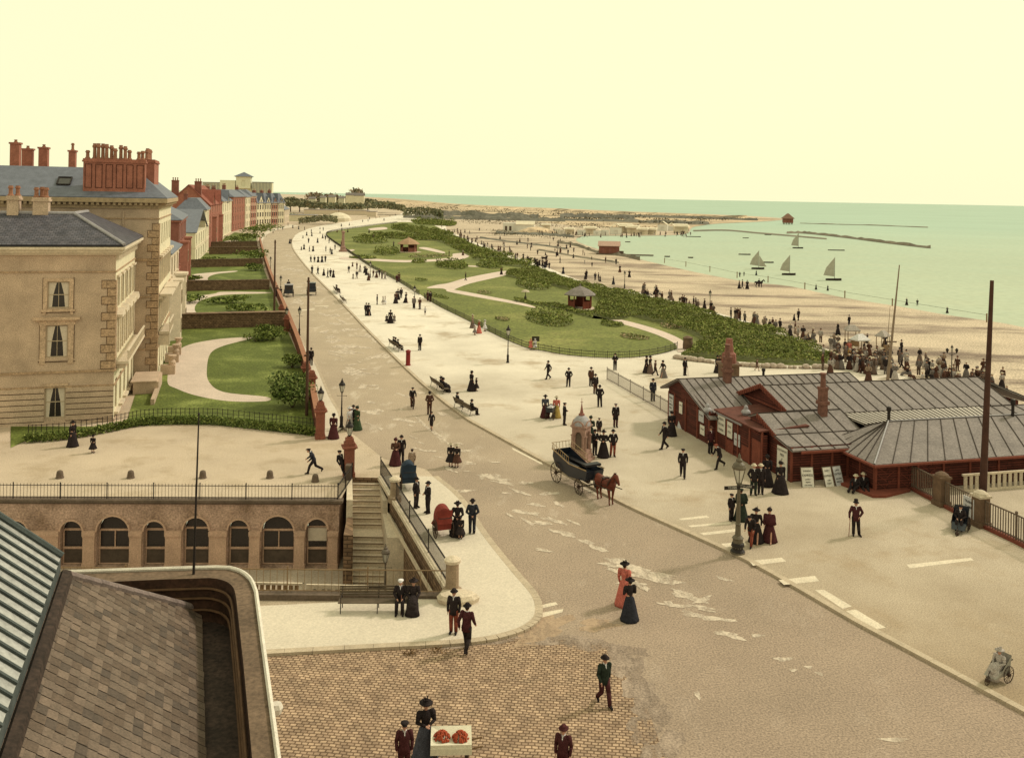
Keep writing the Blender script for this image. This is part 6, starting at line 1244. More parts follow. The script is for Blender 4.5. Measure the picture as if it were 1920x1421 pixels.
for i in range(len(px_l)-1):
    A, B = G(*px_l[i]), G(*px_l[i+1]); t = thing('shore_wire', 'thin wire strung between two shore posts', 'wire', A, 0, 'wires along the lake shore'); a = MB(); a.tube((0,0,1.1),(B-A)+Vector((0,0,1.1)),.028,n=4); a.build('wire', m_iron, t)
m_bh = mat('boathouse_boards', sr(150,94,66), var=.25, scale=.6)
t = thing('boathouse', 'small brown boathouse with pale roof on the lake shore', 'boathouse', G(1142,477), R(-8)); a = MB(); a.box(-3.2,3.2,-1.5,3,0,2.8); a.build('wall', m_bh, t); a = MB(); gableroof(a,-3.2,3.2,-1.5,3,2.8,1.2,'x'); a.build('roof', mat('pale_boards', sr(206,166,128), var=.2), t); a = MB()
for x in (-2.4,0,2.2): a.box(x,x+.9,-1.56,-1.5,.2,2.0)
a.build('door', m_brickdark, t); a = MB(); a.box(3.2,4.6,0,1.5,0,1.1); a.box(-4,14,-2.8,-1.6,.02,.35); a.build('landing_stage', m_dark, t)
hx = G(1477,421,-.14); t = thing('sea_hut', 'brown gabled hut on piles standing alone in the sea', 'hut', hx, R(-6)); a = MB()
for x in (-3,-1,1,3):
    for y in (-2,2): a.tube((x,y,-1),(x,y,1.2),.25,n=6)
a.build('pile', m_dark, t); a = MB(); a.box(-3.6,3.6,-3,3,1.2,4.6); a.build('wall', m_bh, t); a = MB(); hiproof(a,-4.6,4.6,-4,4,4.6,4.0,(4.0,3.9)); a.build('roof', mat('brown_shingle', sr(150,110,78), var=.2), t)
m_white = mat('whitewash', sr(252,240,196), var=.08, scale=.3); m_tent = mat('canvas', sr(246,226,172), var=.12, scale=.5)
t = thing('white_building', 'low whitewashed building with dark doorways on the sands before the lake', 'building', G(972,434), R(-4)); a = MB(); a.panel((-8,0,0),(1,0,0),(0,0,1),7,4.2,[rect(1.6,.2,1.2,2.4),rect(3.8,.2,1.2,2.4)],.4); a.box(-8,-1,.41,6,0,4.2); a.box(-1,8,-1.5,6,0,3.6); a.build('wall', m_white, t); a = MB(); gableroof(a,-1,8,-1.5,6,3.6,1.6,'x'); a.build('roof', m_tent, t); a = MB(); a.box(-7.2,-5.6,.35,.38,.2,2.6); a.box(-4.9,-3.5,.35,.38,.2,2.6); a.build('door', m_dark, t)
t = thing('sand_heap', 'heap of pale sand piled against the white building', 'heap', G(1005,437)); a = MB(); a.lathe([(9,0),(7,1.2),(4,2.4),(1,3.0)],14,sx=1.2,wob=.08,nw=3); a.build('mound', m_dune, t)
rq = random.Random(11)
for i,(x,y,w_,kind) in enumerate([(1024,430,4.5,1),(1043,436,3,0),(1052,438,3,0),(1068,439,4.5,1),(1090,441,4,0),(1106,439,5.5,1),(1120,441,3.5,0),(1134,441,4,0),(1154,440,5.5,0),(1172,437,7,1),(1187,438,6,1),(1205,440,5,1),(1243,433,5.5,0),(1259,433,4.5,0),(1276,437,7,1),(1222,440,5,1),(1012,431,3,0)]):
    lb = ('white canvas stall with flat awning at the far end of the lake, number of huts to its left','')[0]
    lb = ['open white stall left of the white hut row','tiny white hut at the near end of the row','second tiny white hut of the row','wide cream stall facing the lake','white hut at the corner of the lake','broad cream stall above the lake corner','small white bathing hut by the water','white bathing hut among the crowd','larger white hut with gabled front','long cream awning among the stalls','long cream awning beside the other','low cream stall near the pointed huts','left one of two pointed cream huts','right one of two pointed cream huts','long low cream stall at the water edge','dark fronted stall left of the pointed huts','little hut leaning on the sand heap'][i]
    h_ = w_*.62; t = thing('beach_stall' if kind else 'bathing_hut', lb, 'stall' if kind else 'hut', G(x,y), R(rq.uniform(-25,15)), 'huts and stalls on the far lake shore'); a = MB(); a.panel((-w_/2,-w_*.3,0),(1,0,0),(0,0,1),w_,h_,[rect(w_*.5,.1,w_*.3,h_*.6)],.3); a.box(-w_/2,w_/2,-w_*.3+.31,w_*.3,0,h_-.02); a.build('wall', m_white if not kind else m_tent, t); a = MB()
    if kind: a.add([(-w_*.6,-w_*.55,h_*.82),(w_*.6,-w_*.55,h_*.82),(w_*.6,w_*.35,h_*1.12),(-w_*.6,w_*.35,h_*1.12)],[(0,1,2,3),(3,2,1,0)])
    else: gableroof(a,-w_/2,w_/2,-w_*.3,w_*.3,h_,w_*.35,'y',.15,.15)
    a.build('roof', m_tent, t)
# dark banks, embankment, causeway (stuff or terrain strips)
m_bank = mat('dark_bank', sr(112,104,78), var=.35, scale=.03, fine=.4, pos=True, grain=.2); m_rock = mat('wet_rock', sr(124,110,78), var=.35, scale=.1, fine=.6, pos=True)
def bank(name, px, h_, m, wpx=1.2, kind='structure', seed=1):
    """low irregular ridge along a pixel polyline"""
    rr = random.Random(seed); L = smoothline(px,8); mb = MB(); top = []
    for x,y in L:
        b0 = G(x,y); b1 = G(x,y-wpx); k = h_*rr.uniform(.5,1.15); top.append((b0,(b0+b1)/2+Vector((0,0,k)),b1))
    for i in range(len(top)-1):
        A, B = top[i], top[i+1]; mb.add([A[0],B[0],B[1],A[1],B[2],A[2]],[(0,1,2,3),(3,2,4,5)])
    o = mb.build(name, m); o['kind'] = kind; return o
bank('embankment',[(790,411),(850,411),(920,411.5),(1000,413),(1080,414.5),(1180,417),(1270,419.5),(1330,421)],2.2,m_bank,1.4)
bank('embankment',[(800,407),(850,404),(890,406),(950,408),(1010,409)],4.5,m_bank,1.5,seed=2); bank('embankment',[(1050,409),(1090,408),(1140,410),(1190,411.5)],3.5,m_bank,1.6,seed=5); bank('embankment',[(930,438),(980,440.5),(1030,442),(1075,446)],1.0,m_bank,3.,seed=6)
bank('causeway',[(1475,438),(1500,437.5),(1540,441),(1600,448),(1660,456),(1745,466)],1.1,m_rock,1.6,seed=3); bank('sandbank',[(1500,419),(1560,421),(1640,423),(1740,427)],.5,m_rock,.5,seed=4); bank('sandbank',[(1300,434),(1360,433),(1420,438),(1480,443),(1550,449)],.25,m_rock,2.5,seed=9)
bank('rocky_shore',[(1045,456),(1080,462),(1120,475),(1165,481),(1200,489)],1.0,m_rock,3.,seed=8); bank('dune_ridge',[(716,377),(800,383),(900,390),(1000,394.5),(1100,399),(1250,405),(1400,411)],3.0,m_dune,1.,seed=12)
def scrub(px, n, size, h_, mats, nm='scrub'):
    mb = MB(); rr = random.Random(n)
    cl = [(x,y,rr.uniform(1.,3.)) for x,y in scatter(px, n//14, rr)]
    for x,y,k in cl:
        p = G(x,y)
        for _ in range(14): mb.mi = rr.choice((0,0,1,2)); mb.leaves([(p.x+rr.gauss(0,k*size*1.5),p.y+rr.gauss(0,k*size*2.2),rr.random()*h_)], size, up=.6)
    tag(mb.build(nm, mats), kind='stuff')
m_scr = [mat('marram_%s'%n, c, var=.3, scale=.1, rough=.95, spec=.1) for n,c in (('a',sr(108,98,66)),('b',sr(136,120,80)),('c',sr(84,80,58)))]
scrub([(720,390),(800,397),(950,407),(1100,416),(1280,421),(1420,413),(1300,405),(1100,397),(900,391),(760,383)], 2600, 1.5, 1.6, m_scr); scrub([(860,418),(960,424),(1080,428),(1270,431),(1280,426),(1100,420),(950,414),(860,412)], 1600, .8, 1.0, m_scr); scrub([(930,432),(1080,442),(1090,447),(1010,446),(920,440)], 900, .6, .7, m_scr)
bank('embankment',[(756,409),(800,410.5),(860,411.5),(940,413.5),(1060,416)],3.0,m_bank,1.2,seed=21); bank('embankment',[(1090,404),(1200,407),(1330,411),(1420,414)],2.2,m_bank,.8,seed=22); bank('shingle_bank',[(900,447),(960,455),(1020,462),(1060,468)],.5,m_bank,2.2,seed=23); bank('shingle_bank',[(1010,470),(1090,484),(1160,494)],.35,m_rock,3.,seed=24)
# far town, trees and pale walls at the bend
m_far = [mat('far_leaf_%s'%n, c, var=.3, scale=.08, fine=.6, rough=.95, grain=.2, spec=.1) for n,c in (('a',sr(138,132,86)),('b',sr(166,152,104)),('c',sr(118,118,80)),('d',sr(196,166,120)))]
def fartree(label, x, y, D, h_, r, pale=False):
    p = P(x,y,D); t = thing('tree', label, 'tree', (p.x,p.y,0), 0, 'trees on the far skyline'); a = MB(); a.tube((0,0,-1),(0,0,p.z+h_*.4),.7,.3,n=6)
    for k in range(5): q = k*1.26; a.tube((0,0,p.z+h_*.1),(r*.6*math.cos(q),r*.6*math.sin(q),p.z+h_*.55),.35,.1,n=5)
    a.build('trunk', mat('bark',(.1,.08,.05)), t); mb = MB()
    for _ in range(420):
        d = Vector((RND.gauss(0,1),RND.gauss(0,1),RND.gauss(0,1))).normalized()*RND.uniform(.5,1)*(1+.2*math.sin(RND.random()*6)); mb.mi = 3 if (pale and RND.random() < .75) else RND.choice((0,0,1,2)); mb.leaves([(d.x*r,d.y*r*.8,p.z+h_*.5+d.z*h_*.5)], r*.28)
    mb.build('crown', m_far, t)
for q in (('round pinkish bare tree, tallest on the far skyline',668,373,880,10,8,True),('bushy far tree left of the round one',645,378,860,5,6),('pale far tree among the far roofs',622,377,860,7,9,True),('wide pale tree on the skyline above the pale wall',590,377,860,8,9,True),('small tree beside the wide pale tree',607,378,850,5,6),('low far tree at the skyline right of the round one',690,379,860,3,7),('dark tree behind the gabled row',545,380,820,5,7),('dark rounded tree behind the gabled row, right',562,381,820,4,7)): fartree(*q)
for x,y,D,w_,h_,lb in ((605,379,800,5,4,'tiny pale house among the far trees'),(622,378,810,6,4,'second tiny pale house among the far trees'),(656,378,840,8,6,'pale villa left of the round far tree'),(673,379,840,9,6,'pale villa under the round far tree'),(640,380,800,5,4,'little far house with pale front'),(585,379,800,6,3,'low far house at the left of the trees')):
    p = P(x,y,D); t = thing('far_house', lb, 'house', (p.x,p.y,0), 0, 'houses on the far skyline'); a = MB(); a.box(-w_/2,w_/2,0,5,0,p.z+h_); a.build('wall', m_cream, t); a = MB(); gableroof(a,-w_/2,w_/2,0,5,p.z+h_,w_*.25,'x'); a.build('roof', m_felt, t)
def farhedge(px, h_, n, size, D):
    mb = MB(); L = smoothline(px,6); rr = random.Random(n)
    for _ in range(n):
        i = rr.randrange(len(L)-1); f = rr.random(); x = L[i][0]*(1-f)+L[i+1][0]*f; y = L[i][1]*(1-f)+L[i+1][1]*f; p = P(x,y,D+rr.uniform(-20,20)); mb.mi = rr.choice((0,0,2,2,1)); mb.leaves([(p.x,p.y,p.z+rr.random()*h_)], size)
    tag(mb.build('woodland', m_far), kind='stuff')
farhedge([(536,386),(570,388),(610,391),(660,392),(720,390),(760,396)], 4.5, 2600, 2.6, 780); farhedge([(560,385),(620,384),(690,384),(740,387)], 3.5, 1600, 2.6, 860); farhedge([(560,420),(590,416),(610,414),(632,417)], 3.2, 900, 1.4, 520); farhedge([(756,404),(790,402),(820,405),(830,411)], 5, 900, 2.0, 640)
def farwall(label, px, z1, D, nm='far_wall', m=None, z0=-1.):
    A, B = P(*px[0],D), P(*px[1],D); t = thing(nm, label, 'wall', (A.x,A.y,0)); a = MB(); L = B-A; a.prism([(0,0),(L.x,L.y),(L.x,L.y+8),(0,8)],z0,z1-.4); a.build('face', m or m_stuccotrim, t); b = MB(); b.prism([(-.4,-.4),(L.x+.4,L.y-.4),(L.x+.4,L.y+8.4),(-.4,8.4)],z1-.4,z1); b.build('coping', m_lead, t)
farwall('long pale wall across the far end of the promenade', [(570,392),(690,394)], 4.2, 745); farwall('low pale building closing the road at the bend', [(540,404),(590,406)], 4.2, 560, 'far_building', m_cream); farwall('pale stepped wall right of the bend', [(688,397),(705,398)], 4.4, 700)
t = thing('domed_tent', 'pale domed tent before the long far wall', 'tent', G(635,415)); a = MB(); a.lathe([(8,0),(8,2),(6,4),(2.5,5.3),(.2,5.6)],14); a.build('canvas', m_tent, t); a = MB(); a.tube((0,0,5.4),(0,0,7),.15,n=5); a.build('pole', m_pole, t)
structure(sheet('rising_road', gpoly([(600,424),(700,413),(748,403),(760,397),(800,396),(800,402),(760,410),(690,423),(640,431),(612,436)],.02), .13, m_prom))
# ================================================================ PEOPLE
CL = {}
for n,c in dict(black=(54,45,38),soot=(60,50,42),navy=(58,56,54),brown=(98,67,48),maroon=(86,48,42),green=(70,83,51),grey=(129,116,96),tan=(166,139,104),coral=(214,118,90),white=(241,229,197),blue=(88,86,82),pale=(192,176,145),rust=(147,78,53),yellow=(190,157,77),dgreen=(52,58,42),straw=(221,200,150),orange=(215,161,70),dust=(124,102,79)).items():
    CL[n] = mat('cloth_'+n, sr(*c), var=.3, scale=7, fine=40, rough=.95, grain=.22, spec=.05)
m_skin = mat('skin', sr(214,158,116), var=.06, scale=8, rough=.6); m_hair = mat('dark_hair', sr(60,40,26), var=.2)
V = Vector
def joints(pose):
    """skeleton of a 1.72 m figure facing -y"""
    J = dict(pel=V((0,0,.94)),chest=V((0,0,1.28)),neck=V((0,0,1.47)),head=V((0,-.015,1.595)))
    for s_, k in ((1,'L'),(-1,'R')):
        J['sh'+k] = V((.185*s_,0,1.42)); J['el'+k] = V((.245*s_,.03,1.13)); J['wr'+k] = V((.23*s_,-.05,.89))
        J['hip'+k] = V((.095*s_,0,.90)); J['kn'+k] = V((.10*s_,-.015,.49)); J['an'+k] = V((.10*s_,.02,.09)); J['to'+k] = V((.12*s_,-.15,.035))
    def leg(k, kn, an, to): J['kn'+k], J['an'+k], J['to'+k] = V(kn), V(an), V(to)
    def arm(k, el, wr): J['el'+k], J['wr'+k] = V(el), V(wr)
    if pose in ('walk','wwalk'):
        leg('L',(.10,-.16,.51),(.10,-.27,.10),(.11,-.44,.06)); leg('R',(-.10,-.02,.49),(-.10,.30,.17),(-.11,.20,.035)); arm('L',(.26,.14,1.15),(.25,.10,.90)); arm('R',(-.26,-.06,1.14),(-.24,-.24,.95))
        for k in ('chest','neck','head','shL','shR'): J[k] = J[k]+V((0,-.03,0))
    if pose == 'stride':
        leg('L',(.10,-.25,.55),(.10,-.36,.11),(.11,-.53,.06)); leg('R',(-.10,.12,.50),(-.10,.52,.30),(-.11,.50,.12)); arm('L',(.24,.0,1.1),(.20,-.15,.95)); arm('R',(-.24,-.1,1.1),(-.2,-.28,.98))
        for k,d in (('chest',-.12),('neck',-.22),('head',-.34),('shL',-.18),('shR',-.18)): J[k] = J[k]+V((0,d,-.03))
        J['head'].z -= .06
        for k in ('elL','elR','wrL','wrR'): J[k] = J[k]+V((0,-.15,-.03))
    if pose == 'pockets': arm('L',(.31,.08,1.15),(.20,-.08,.95)); arm('R',(-.31,.08,1.15),(-.20,-.08,.95)); leg('R',(-.13,-.03,.49),(-.15,.02,.09),(-.2,-.14,.035))
    if pose == 'behind': arm('L',(.30,.12,1.15),(.06,.17,.97)); arm('R',(-.30,.12,1.15),(-.06,.17,.97))
    if pose in ('fold','wfold'): arm('L',(.27,-.02,1.14),(.06,-.22,1.12)); arm('R',(-.27,-.02,1.14),(-.06,-.22,1.10))
    if pose == 'cane': arm('R',(-.30,.0,1.14),(-.33,-.16,.93)); arm('L',(.33,.06,1.17),(.16,-.12,1.0)); leg('L',(.13,-.02,.49),(.17,-.0,.09),(.24,-.16,.035))
    if pose in ('sit','wsit'):
        dz = -.44
        for k in ('pel','chest','neck','head','shL','shR','elL','elR','wrL','wrR','hipL','hipR'): J[k] = J[k]+V((0,.06,dz))
        for s_, k in ((1,'L'),(-1,'R')): leg(k,(.12*s_,-.40,.51),(.13*s_,-.42,.09),(.15*s_,-.58,.035)); arm(k,(.27*s_,.02,.73),(.12*s_,-.28,.62))
    if pose == 'floor':
        dz = -.80
        for k in ('pel','chest','neck','head','shL','shR','hipL','hipR'): J[k] = J[k]+V((0,.05,dz))
        for s_, k in ((1,'L'),(-1,'R')): leg(k,(.14*s_,-.40,.28),(.13*s_,-.80,.09),(.14*s_,-.92,.18)); arm(k,(.28*s_,-.04,.42),(.16*s_,-.34,.30))
    if pose == 'cycle':
        for k in ('pel','hipL','hipR'): J[k] = J[k]+V((0,.12,.02))
        for k,d in (('chest',.02),('neck',-.04),('head',-.06),('shL',0),('shR',0)): J[k] = J[k]+V((0,d,.03))
        leg('L',(.10,-.26,.72),(.10,-.16,.32),(.11,-.32,.28)); leg('R',(-.10,-.2,.56),(-.10,-.06,.16),(-.11,-.22,.12)); arm('L',(.26,-.2,1.22),(.24,-.44,1.08)); arm('R',(-.26,-.2,1.22),(-.24,-.44,1.08))
    if pose == 'lean':
        for k,d in (('chest',.14),('neck',.22),('head',.24),('shL',.2),('shR',.2),('elL',.16),('elR',.16),('wrL',.05),('wrR',.05)): J[k] = J[k]+V((0,d,-.02))
        leg('L',(.10,-.14,.49),(.10,-.36,.09),(.12,-.53,.035)); leg('R',(-.10,-.18,.50),(-.06,-.44,.09),(-.08,-.6,.035))
    return J
def bodymesh(pose):
    J = joints(pose); a = MB(); W_ = 10
    tor = [(J['pel']+V((0,0,-.10)),.13,.09),(J['pel'],.155,.105),(J['pel'].lerp(J['chest'],.55),.13,.095),(J['chest'],.16,.11),(J['chest'].lerp(J['neck'],.62),.165,.09),(J['neck']+V((0,0,-.01)),.06,.055)]
    a.rings(tor,12); a.tube(J['neck']+V((0,.005,-.05)),J['head']+V((0,.01,-.03)),.054,.05,n=10)
    h = J['head']; a.ball(h+V((0,.01,.02)),.1,12,(.78,.95,1.12)); a.ball(h+V((0,-.035,-.055)),.06,8,(.85,.85,.9)); a.tube(h+V((0,-.085,.01)),h+V((0,-.112,-.028)),.010,.017,n=6)
    a.ball(h+V((0,-.082,-.065)),.022,6,(1.2,.6,.5))
    for s_ in (-1,1): a.ball(h+V((s_*.078,.015,-.005)),.026,6,(.45,.7,1.1)); a.ball(h+V((s_*.032,-.075,.03)),.02,6,(1.2,.6,.5))
    for s_, k in ((1,'L'),(-1,'R')):
        a.path([J['sh'+k]+V((-.03*s_,0,-.01)),J['sh'+k],J['el'+k],J['wr'+k]],[.07,.056,.042,.029],8)
        a.path([J['hip'+k],J['kn'+k],J['an'+k]],[.088,.058,.04],8); a.path([J['an'+k]+V((0,.03,-.02)),J['to'+k]],[.042,.034],7)
        # hand: palm, four unequal curled fingers and a thumb leaving the side of the palm
        f = (J['wr'+k]-J['el'+k]).normalized(); fw = V((0,-1,0)); fw = (fw-f*fw.dot(f)); fw = fw.normalized() if fw.length > .2 else V((-s_,0,0)); sd = f.cross(fw).normalized()
        w0 = J['wr'+k]; pc = w0+f*.045; a.ball(w0+f*.02,.027,7); a.path([pc-fw*.016,pc+fw*.016],[.026,.026],7)
        for i,L_ in enumerate((.062,.072,.068,.052)):
            b = w0+f*.078+fw*(.033-.022*i); m1 = b+f*L_*.5-sd*s_*.006; e = m1+f*L_*.42-sd*s_*.022; a.path([pc+fw*(.02-.014*i),b,m1,e],[.011,.0095,.009,.008],6)
        a.path([w0+f*.025+fw*.024,w0+f*.05+fw*.048,w0+f*.082+fw*.052],[.013,.011,.009],6)
    return remesh(a,'body',m_skin,None,.0095,.16,keep=True)
def mk(mb, name): o = mb.build(name,[m_hair],None,True); me = o.data; bpy.data.objects.remove(o); return me
def trousersmesh(pose, knick=False):
    J = joints(pose); a = MB(); a.rings([(J['pel']+V((0,0,-.12)),.15,.115),(J['pel']+V((0,0,.08)),.155,.12)],12)
    for k in 'LR':
        if knick: a.path([J['hip'+k],J['kn'+k].lerp(J['an'+k],.12)],[.115,.09],9)
        else: a.path([J['hip'+k],J['kn'+k],J['an'+k]+V((0,0,.0))],[.112,.085,.072],9)
    return mk(a,'trousers')
def shoemesh(pose):
    J = joints(pose); a = MB()
    for k in 'LR': a.path([J['an'+k]+V((0,.05,-.035)),J['an'+k].lerp(J['to'+k],.5)+V((0,0,-.0)),J['to'+k]],[.05,.052,.04],7)
    return mk(a,'shoe')
def jacketmesh(pose, long_=0.):
    J = joints(pose); a = MB(); p, c, n = J['pel'], J['chest'], J['neck']; sit = pose in ('sit','floor','cycle')
    hem = p+V((0,.02 if sit else 0,-.06 if sit else -.17-long_))
    r = [(hem,.195+long_*.12,.15+long_*.10),(p+V((0,0,.03)),.182,.135),(p.lerp(c,.5),.168,.128),(c,.195,.145),(c.lerp(n,.5),.20,.125),(c.lerp(n,.82),.15,.095),(n+V((0,0,.005)),.075,.07)]
    a.rings(r,14)
    for s_, k in ((1,'L'),(-1,'R')): a.path([J['sh'+k]+V((-.05*s_,0,-.02)),J['sh'+k],J['el'+k],J['wr'+k].lerp(J['el'+k],.06)],[.075,.078,.062,.048],9)
    return mk(a,'jacket')
def collarmesh(pose):
    J = joints(pose); a = MB(); n = J['neck']; a.rings([(n+V((0,0,-.02)),.072,.068),(n+V((0,-.005,.035)),.062,.062)],10)
    c = J['chest']; a.add([n+V((-.045,-.066,.0)),n+V((.045,-.066,.0)),c.lerp(n,.35)+V((0,-.142,0))+V((.0,0,0)),n+V((0,-.075,.01))],[(0,2,3),(3,2,1)]); return mk(a,'shirt_collar')
def hatmesh(pose, kind):
    J = joints(pose); h = J['head']+V((0,.012,.075)); a = MB()
    P_ = {'bowler':[(.155,0),(.16,.012),(.10,.012),(.098,.06),(.075,.11),(.03,.13)],'boater':[(.17,0),(.17,.015),(.10,.016),(.098,.095),(.02,.10)],'cap':[(.10,-.01),(.125,.02),(.13,.05),(.07,.075),(.02,.08)],'top':[(.15,0),(.155,.012),(.095,.013),(.098,.16),(.10,.17),(.02,.172)],
          'wide':[(.20,.02),(.21,.03),(.11,.02),(.10,.07),(.06,.10),(.02,.105)],'bonnet':[(.11,-.02),(.135,.02),(.13,.07),(.09,.12),(.03,.14)]}[kind]
    a.lathe(P_,14,h,1.,1.12)
    if kind == 'cap': a.ball(h+V((0,-.13,.005)),.07,8,(1.1,.9,.2))
    if kind in ('wide','bonnet'):
        for i in range(7): q = i*.9; a.ball(h+V((.07*math.cos(q),.07*math.sin(q),.09+.02*(i%3))),.035,6)
        a.path([h+V((.03,.02,.09)),h+V((.06,.06,.17)),h+V((.04,.12,.2))],[.02,.018,.008],5)
    return mk(a,'hat')
def hairmesh(pose, bun):
    J = joints(pose); h = J['head']; a = MB(); a.ball(h+V((0,.028,.035)),.102,12,(.80,.90,1.05))
    if bun: a.ball(h+V((0,.115,.03)),.05,8); a.ball(h+V((0,.05,.09)),.07,8)
    return mk(a,'hair')
def skirtmesh(pose, L_='full', width=1.):
    J = joints(pose); a = MB()
    if pose == 'wsit':
        p = J['pel']; a.path([p+V((0,.02,-.02)),(0,-.36,.53),(0,-.47,.40)],[.22,.22,.2],12); a.rings([((0,-.46,.02),.32,.24),((0,-.44,.25),.27,.2),((0,-.38,.5),.25,.2)],14); return mk(a,'skirt')
    z0 = .02 if L_ == 'full' else .42; sh = .06 if pose == 'wwalk' else .0; w_ = width; n = 20; pr = [(1.05,.12,.10),(.92,.20,.17),(.6,.28,.25),(.3,.345,.32),(.1,.39,.38),(0,.415,.41)]; vs = []
    for j,(t,rx,ry) in enumerate(pr):
        z = z0+(1.0-z0)*t
        for i in range(n):
            q = 2*math.pi*i/n; k = 1+.05*math.cos(7*q)*(1-t); vs.append((rx*w_*k*math.cos(q), ry*w_*k*math.sin(q)+sh*(1-t)*1.6, z))
    fs = [(j*n+(i+1)%n, j*n+i, (j+1)*n+i, (j+1)*n+(i+1)%n) for j in range(len(pr)-1) for i in range(n)]; fs += [tuple(range(n)), tuple((len(pr)-1)*n+i for i in range(n))[::-1]]
    a.add(vs,fs); return mk(a,'skirt')
def bodicemesh(pose, cape=False):
    J = joints(pose); a = MB(); p, c, n = J['pel'], J['chest'], J['neck']
    a.rings([(p+V((0,0,-.02)),.175,.14),(p+V((0,0,.10)),.118,.10),(p.lerp(c,.6),.135,.11),(c+V((0,-.01,.03)),.17,.14),(c.lerp(n,.55),.175,.115),(c.lerp(n,.85),.12,.085),(n+V((0,0,.02)),.06,.06)],14)
    for s_, k in ((1,'L'),(-1,'R')): a.path([J['sh'+k]+V((-.04*s_,0,-.02)),J['sh'+k]+V((.015*s_,0,-.03)),J['sh'+k].lerp(J['el'+k],.5),J['el'+k],J['wr'+k].lerp(J['el'+k],.05)],[.08,.10,.088,.055,.042],9)
    if cape: a.rings([(p+V((0,0,.02)),.36,.26),(c+V((0,0,-.1)),.31,.22),(c+V((0,0,.1)),.24,.16),(n,.08,.075)],16)
    return mk(a,'bodice')
MC = {}
def M_(fn, *k):
    key = (fn.__name__,)+k
    if key not in MC: MC[key] = fn(*k)
    return MC[key]
def addpart(t, me, m):
    o = bpy.data.objects.new(me.name.split('.')[0], me); COL.objects.link(o); o.parent = t
    sl = o.material_slots[0]; sl.link = 'OBJECT'; sl.material = m; return o
NP = [0]
def person(px, py, rz, pose, top, low, hat, hcol, label, z=KH, sc=1., group=None, cape=False, long_=0., wide=1., collar=True, loc=None, apron=None):
    """pose starting with w = woman in a skirt; g = girl in a short skirt; otherwise trousers"""
    p = G(px,py,z) if loc is None else V(loc); t = thing('person', label, 'person', p, R(rz), group); t.scale = (sc,sc,sc*RND.uniform(.97,1.03)); NP[0] += 1
    woman = pose[0] == 'w' and pose not in ('walk',); girl = pose[0] == 'g'; ps = pose[1:] if girl else pose
    if woman and pose == 'wstand': ps = 'stand'
    if woman and pose == 'wback': ps = 'behind'
    b = addpart(t, M_(bodymesh,ps), m_skin)
    if woman or girl:
        addpart(t, M_(bodicemesh,ps,cape), CL[top]); addpart(t, M_(skirtmesh,ps,'short' if girl else 'full',wide), CL[low]); addpart(t, M_(hairmesh,ps,True), m_hair); addpart(t, M_(hatmesh,ps,hat), CL[hcol])
        if girl: addpart(t, M_(shoemesh,ps), CL['black'])
    else:
        addpart(t, M_(jacketmesh,ps,long_), CL[top]); addpart(t, M_(trousersmesh,ps,sc < .85), CL[low]); addpart(t, M_(shoemesh,ps), CL['black']); addpart(t, M_(hairmesh,ps,False), m_hair); addpart(t, M_(hatmesh,ps,hat), CL[hcol])
        if collar: addpart(t, M_(collarmesh,ps), CL['white'])
    return t
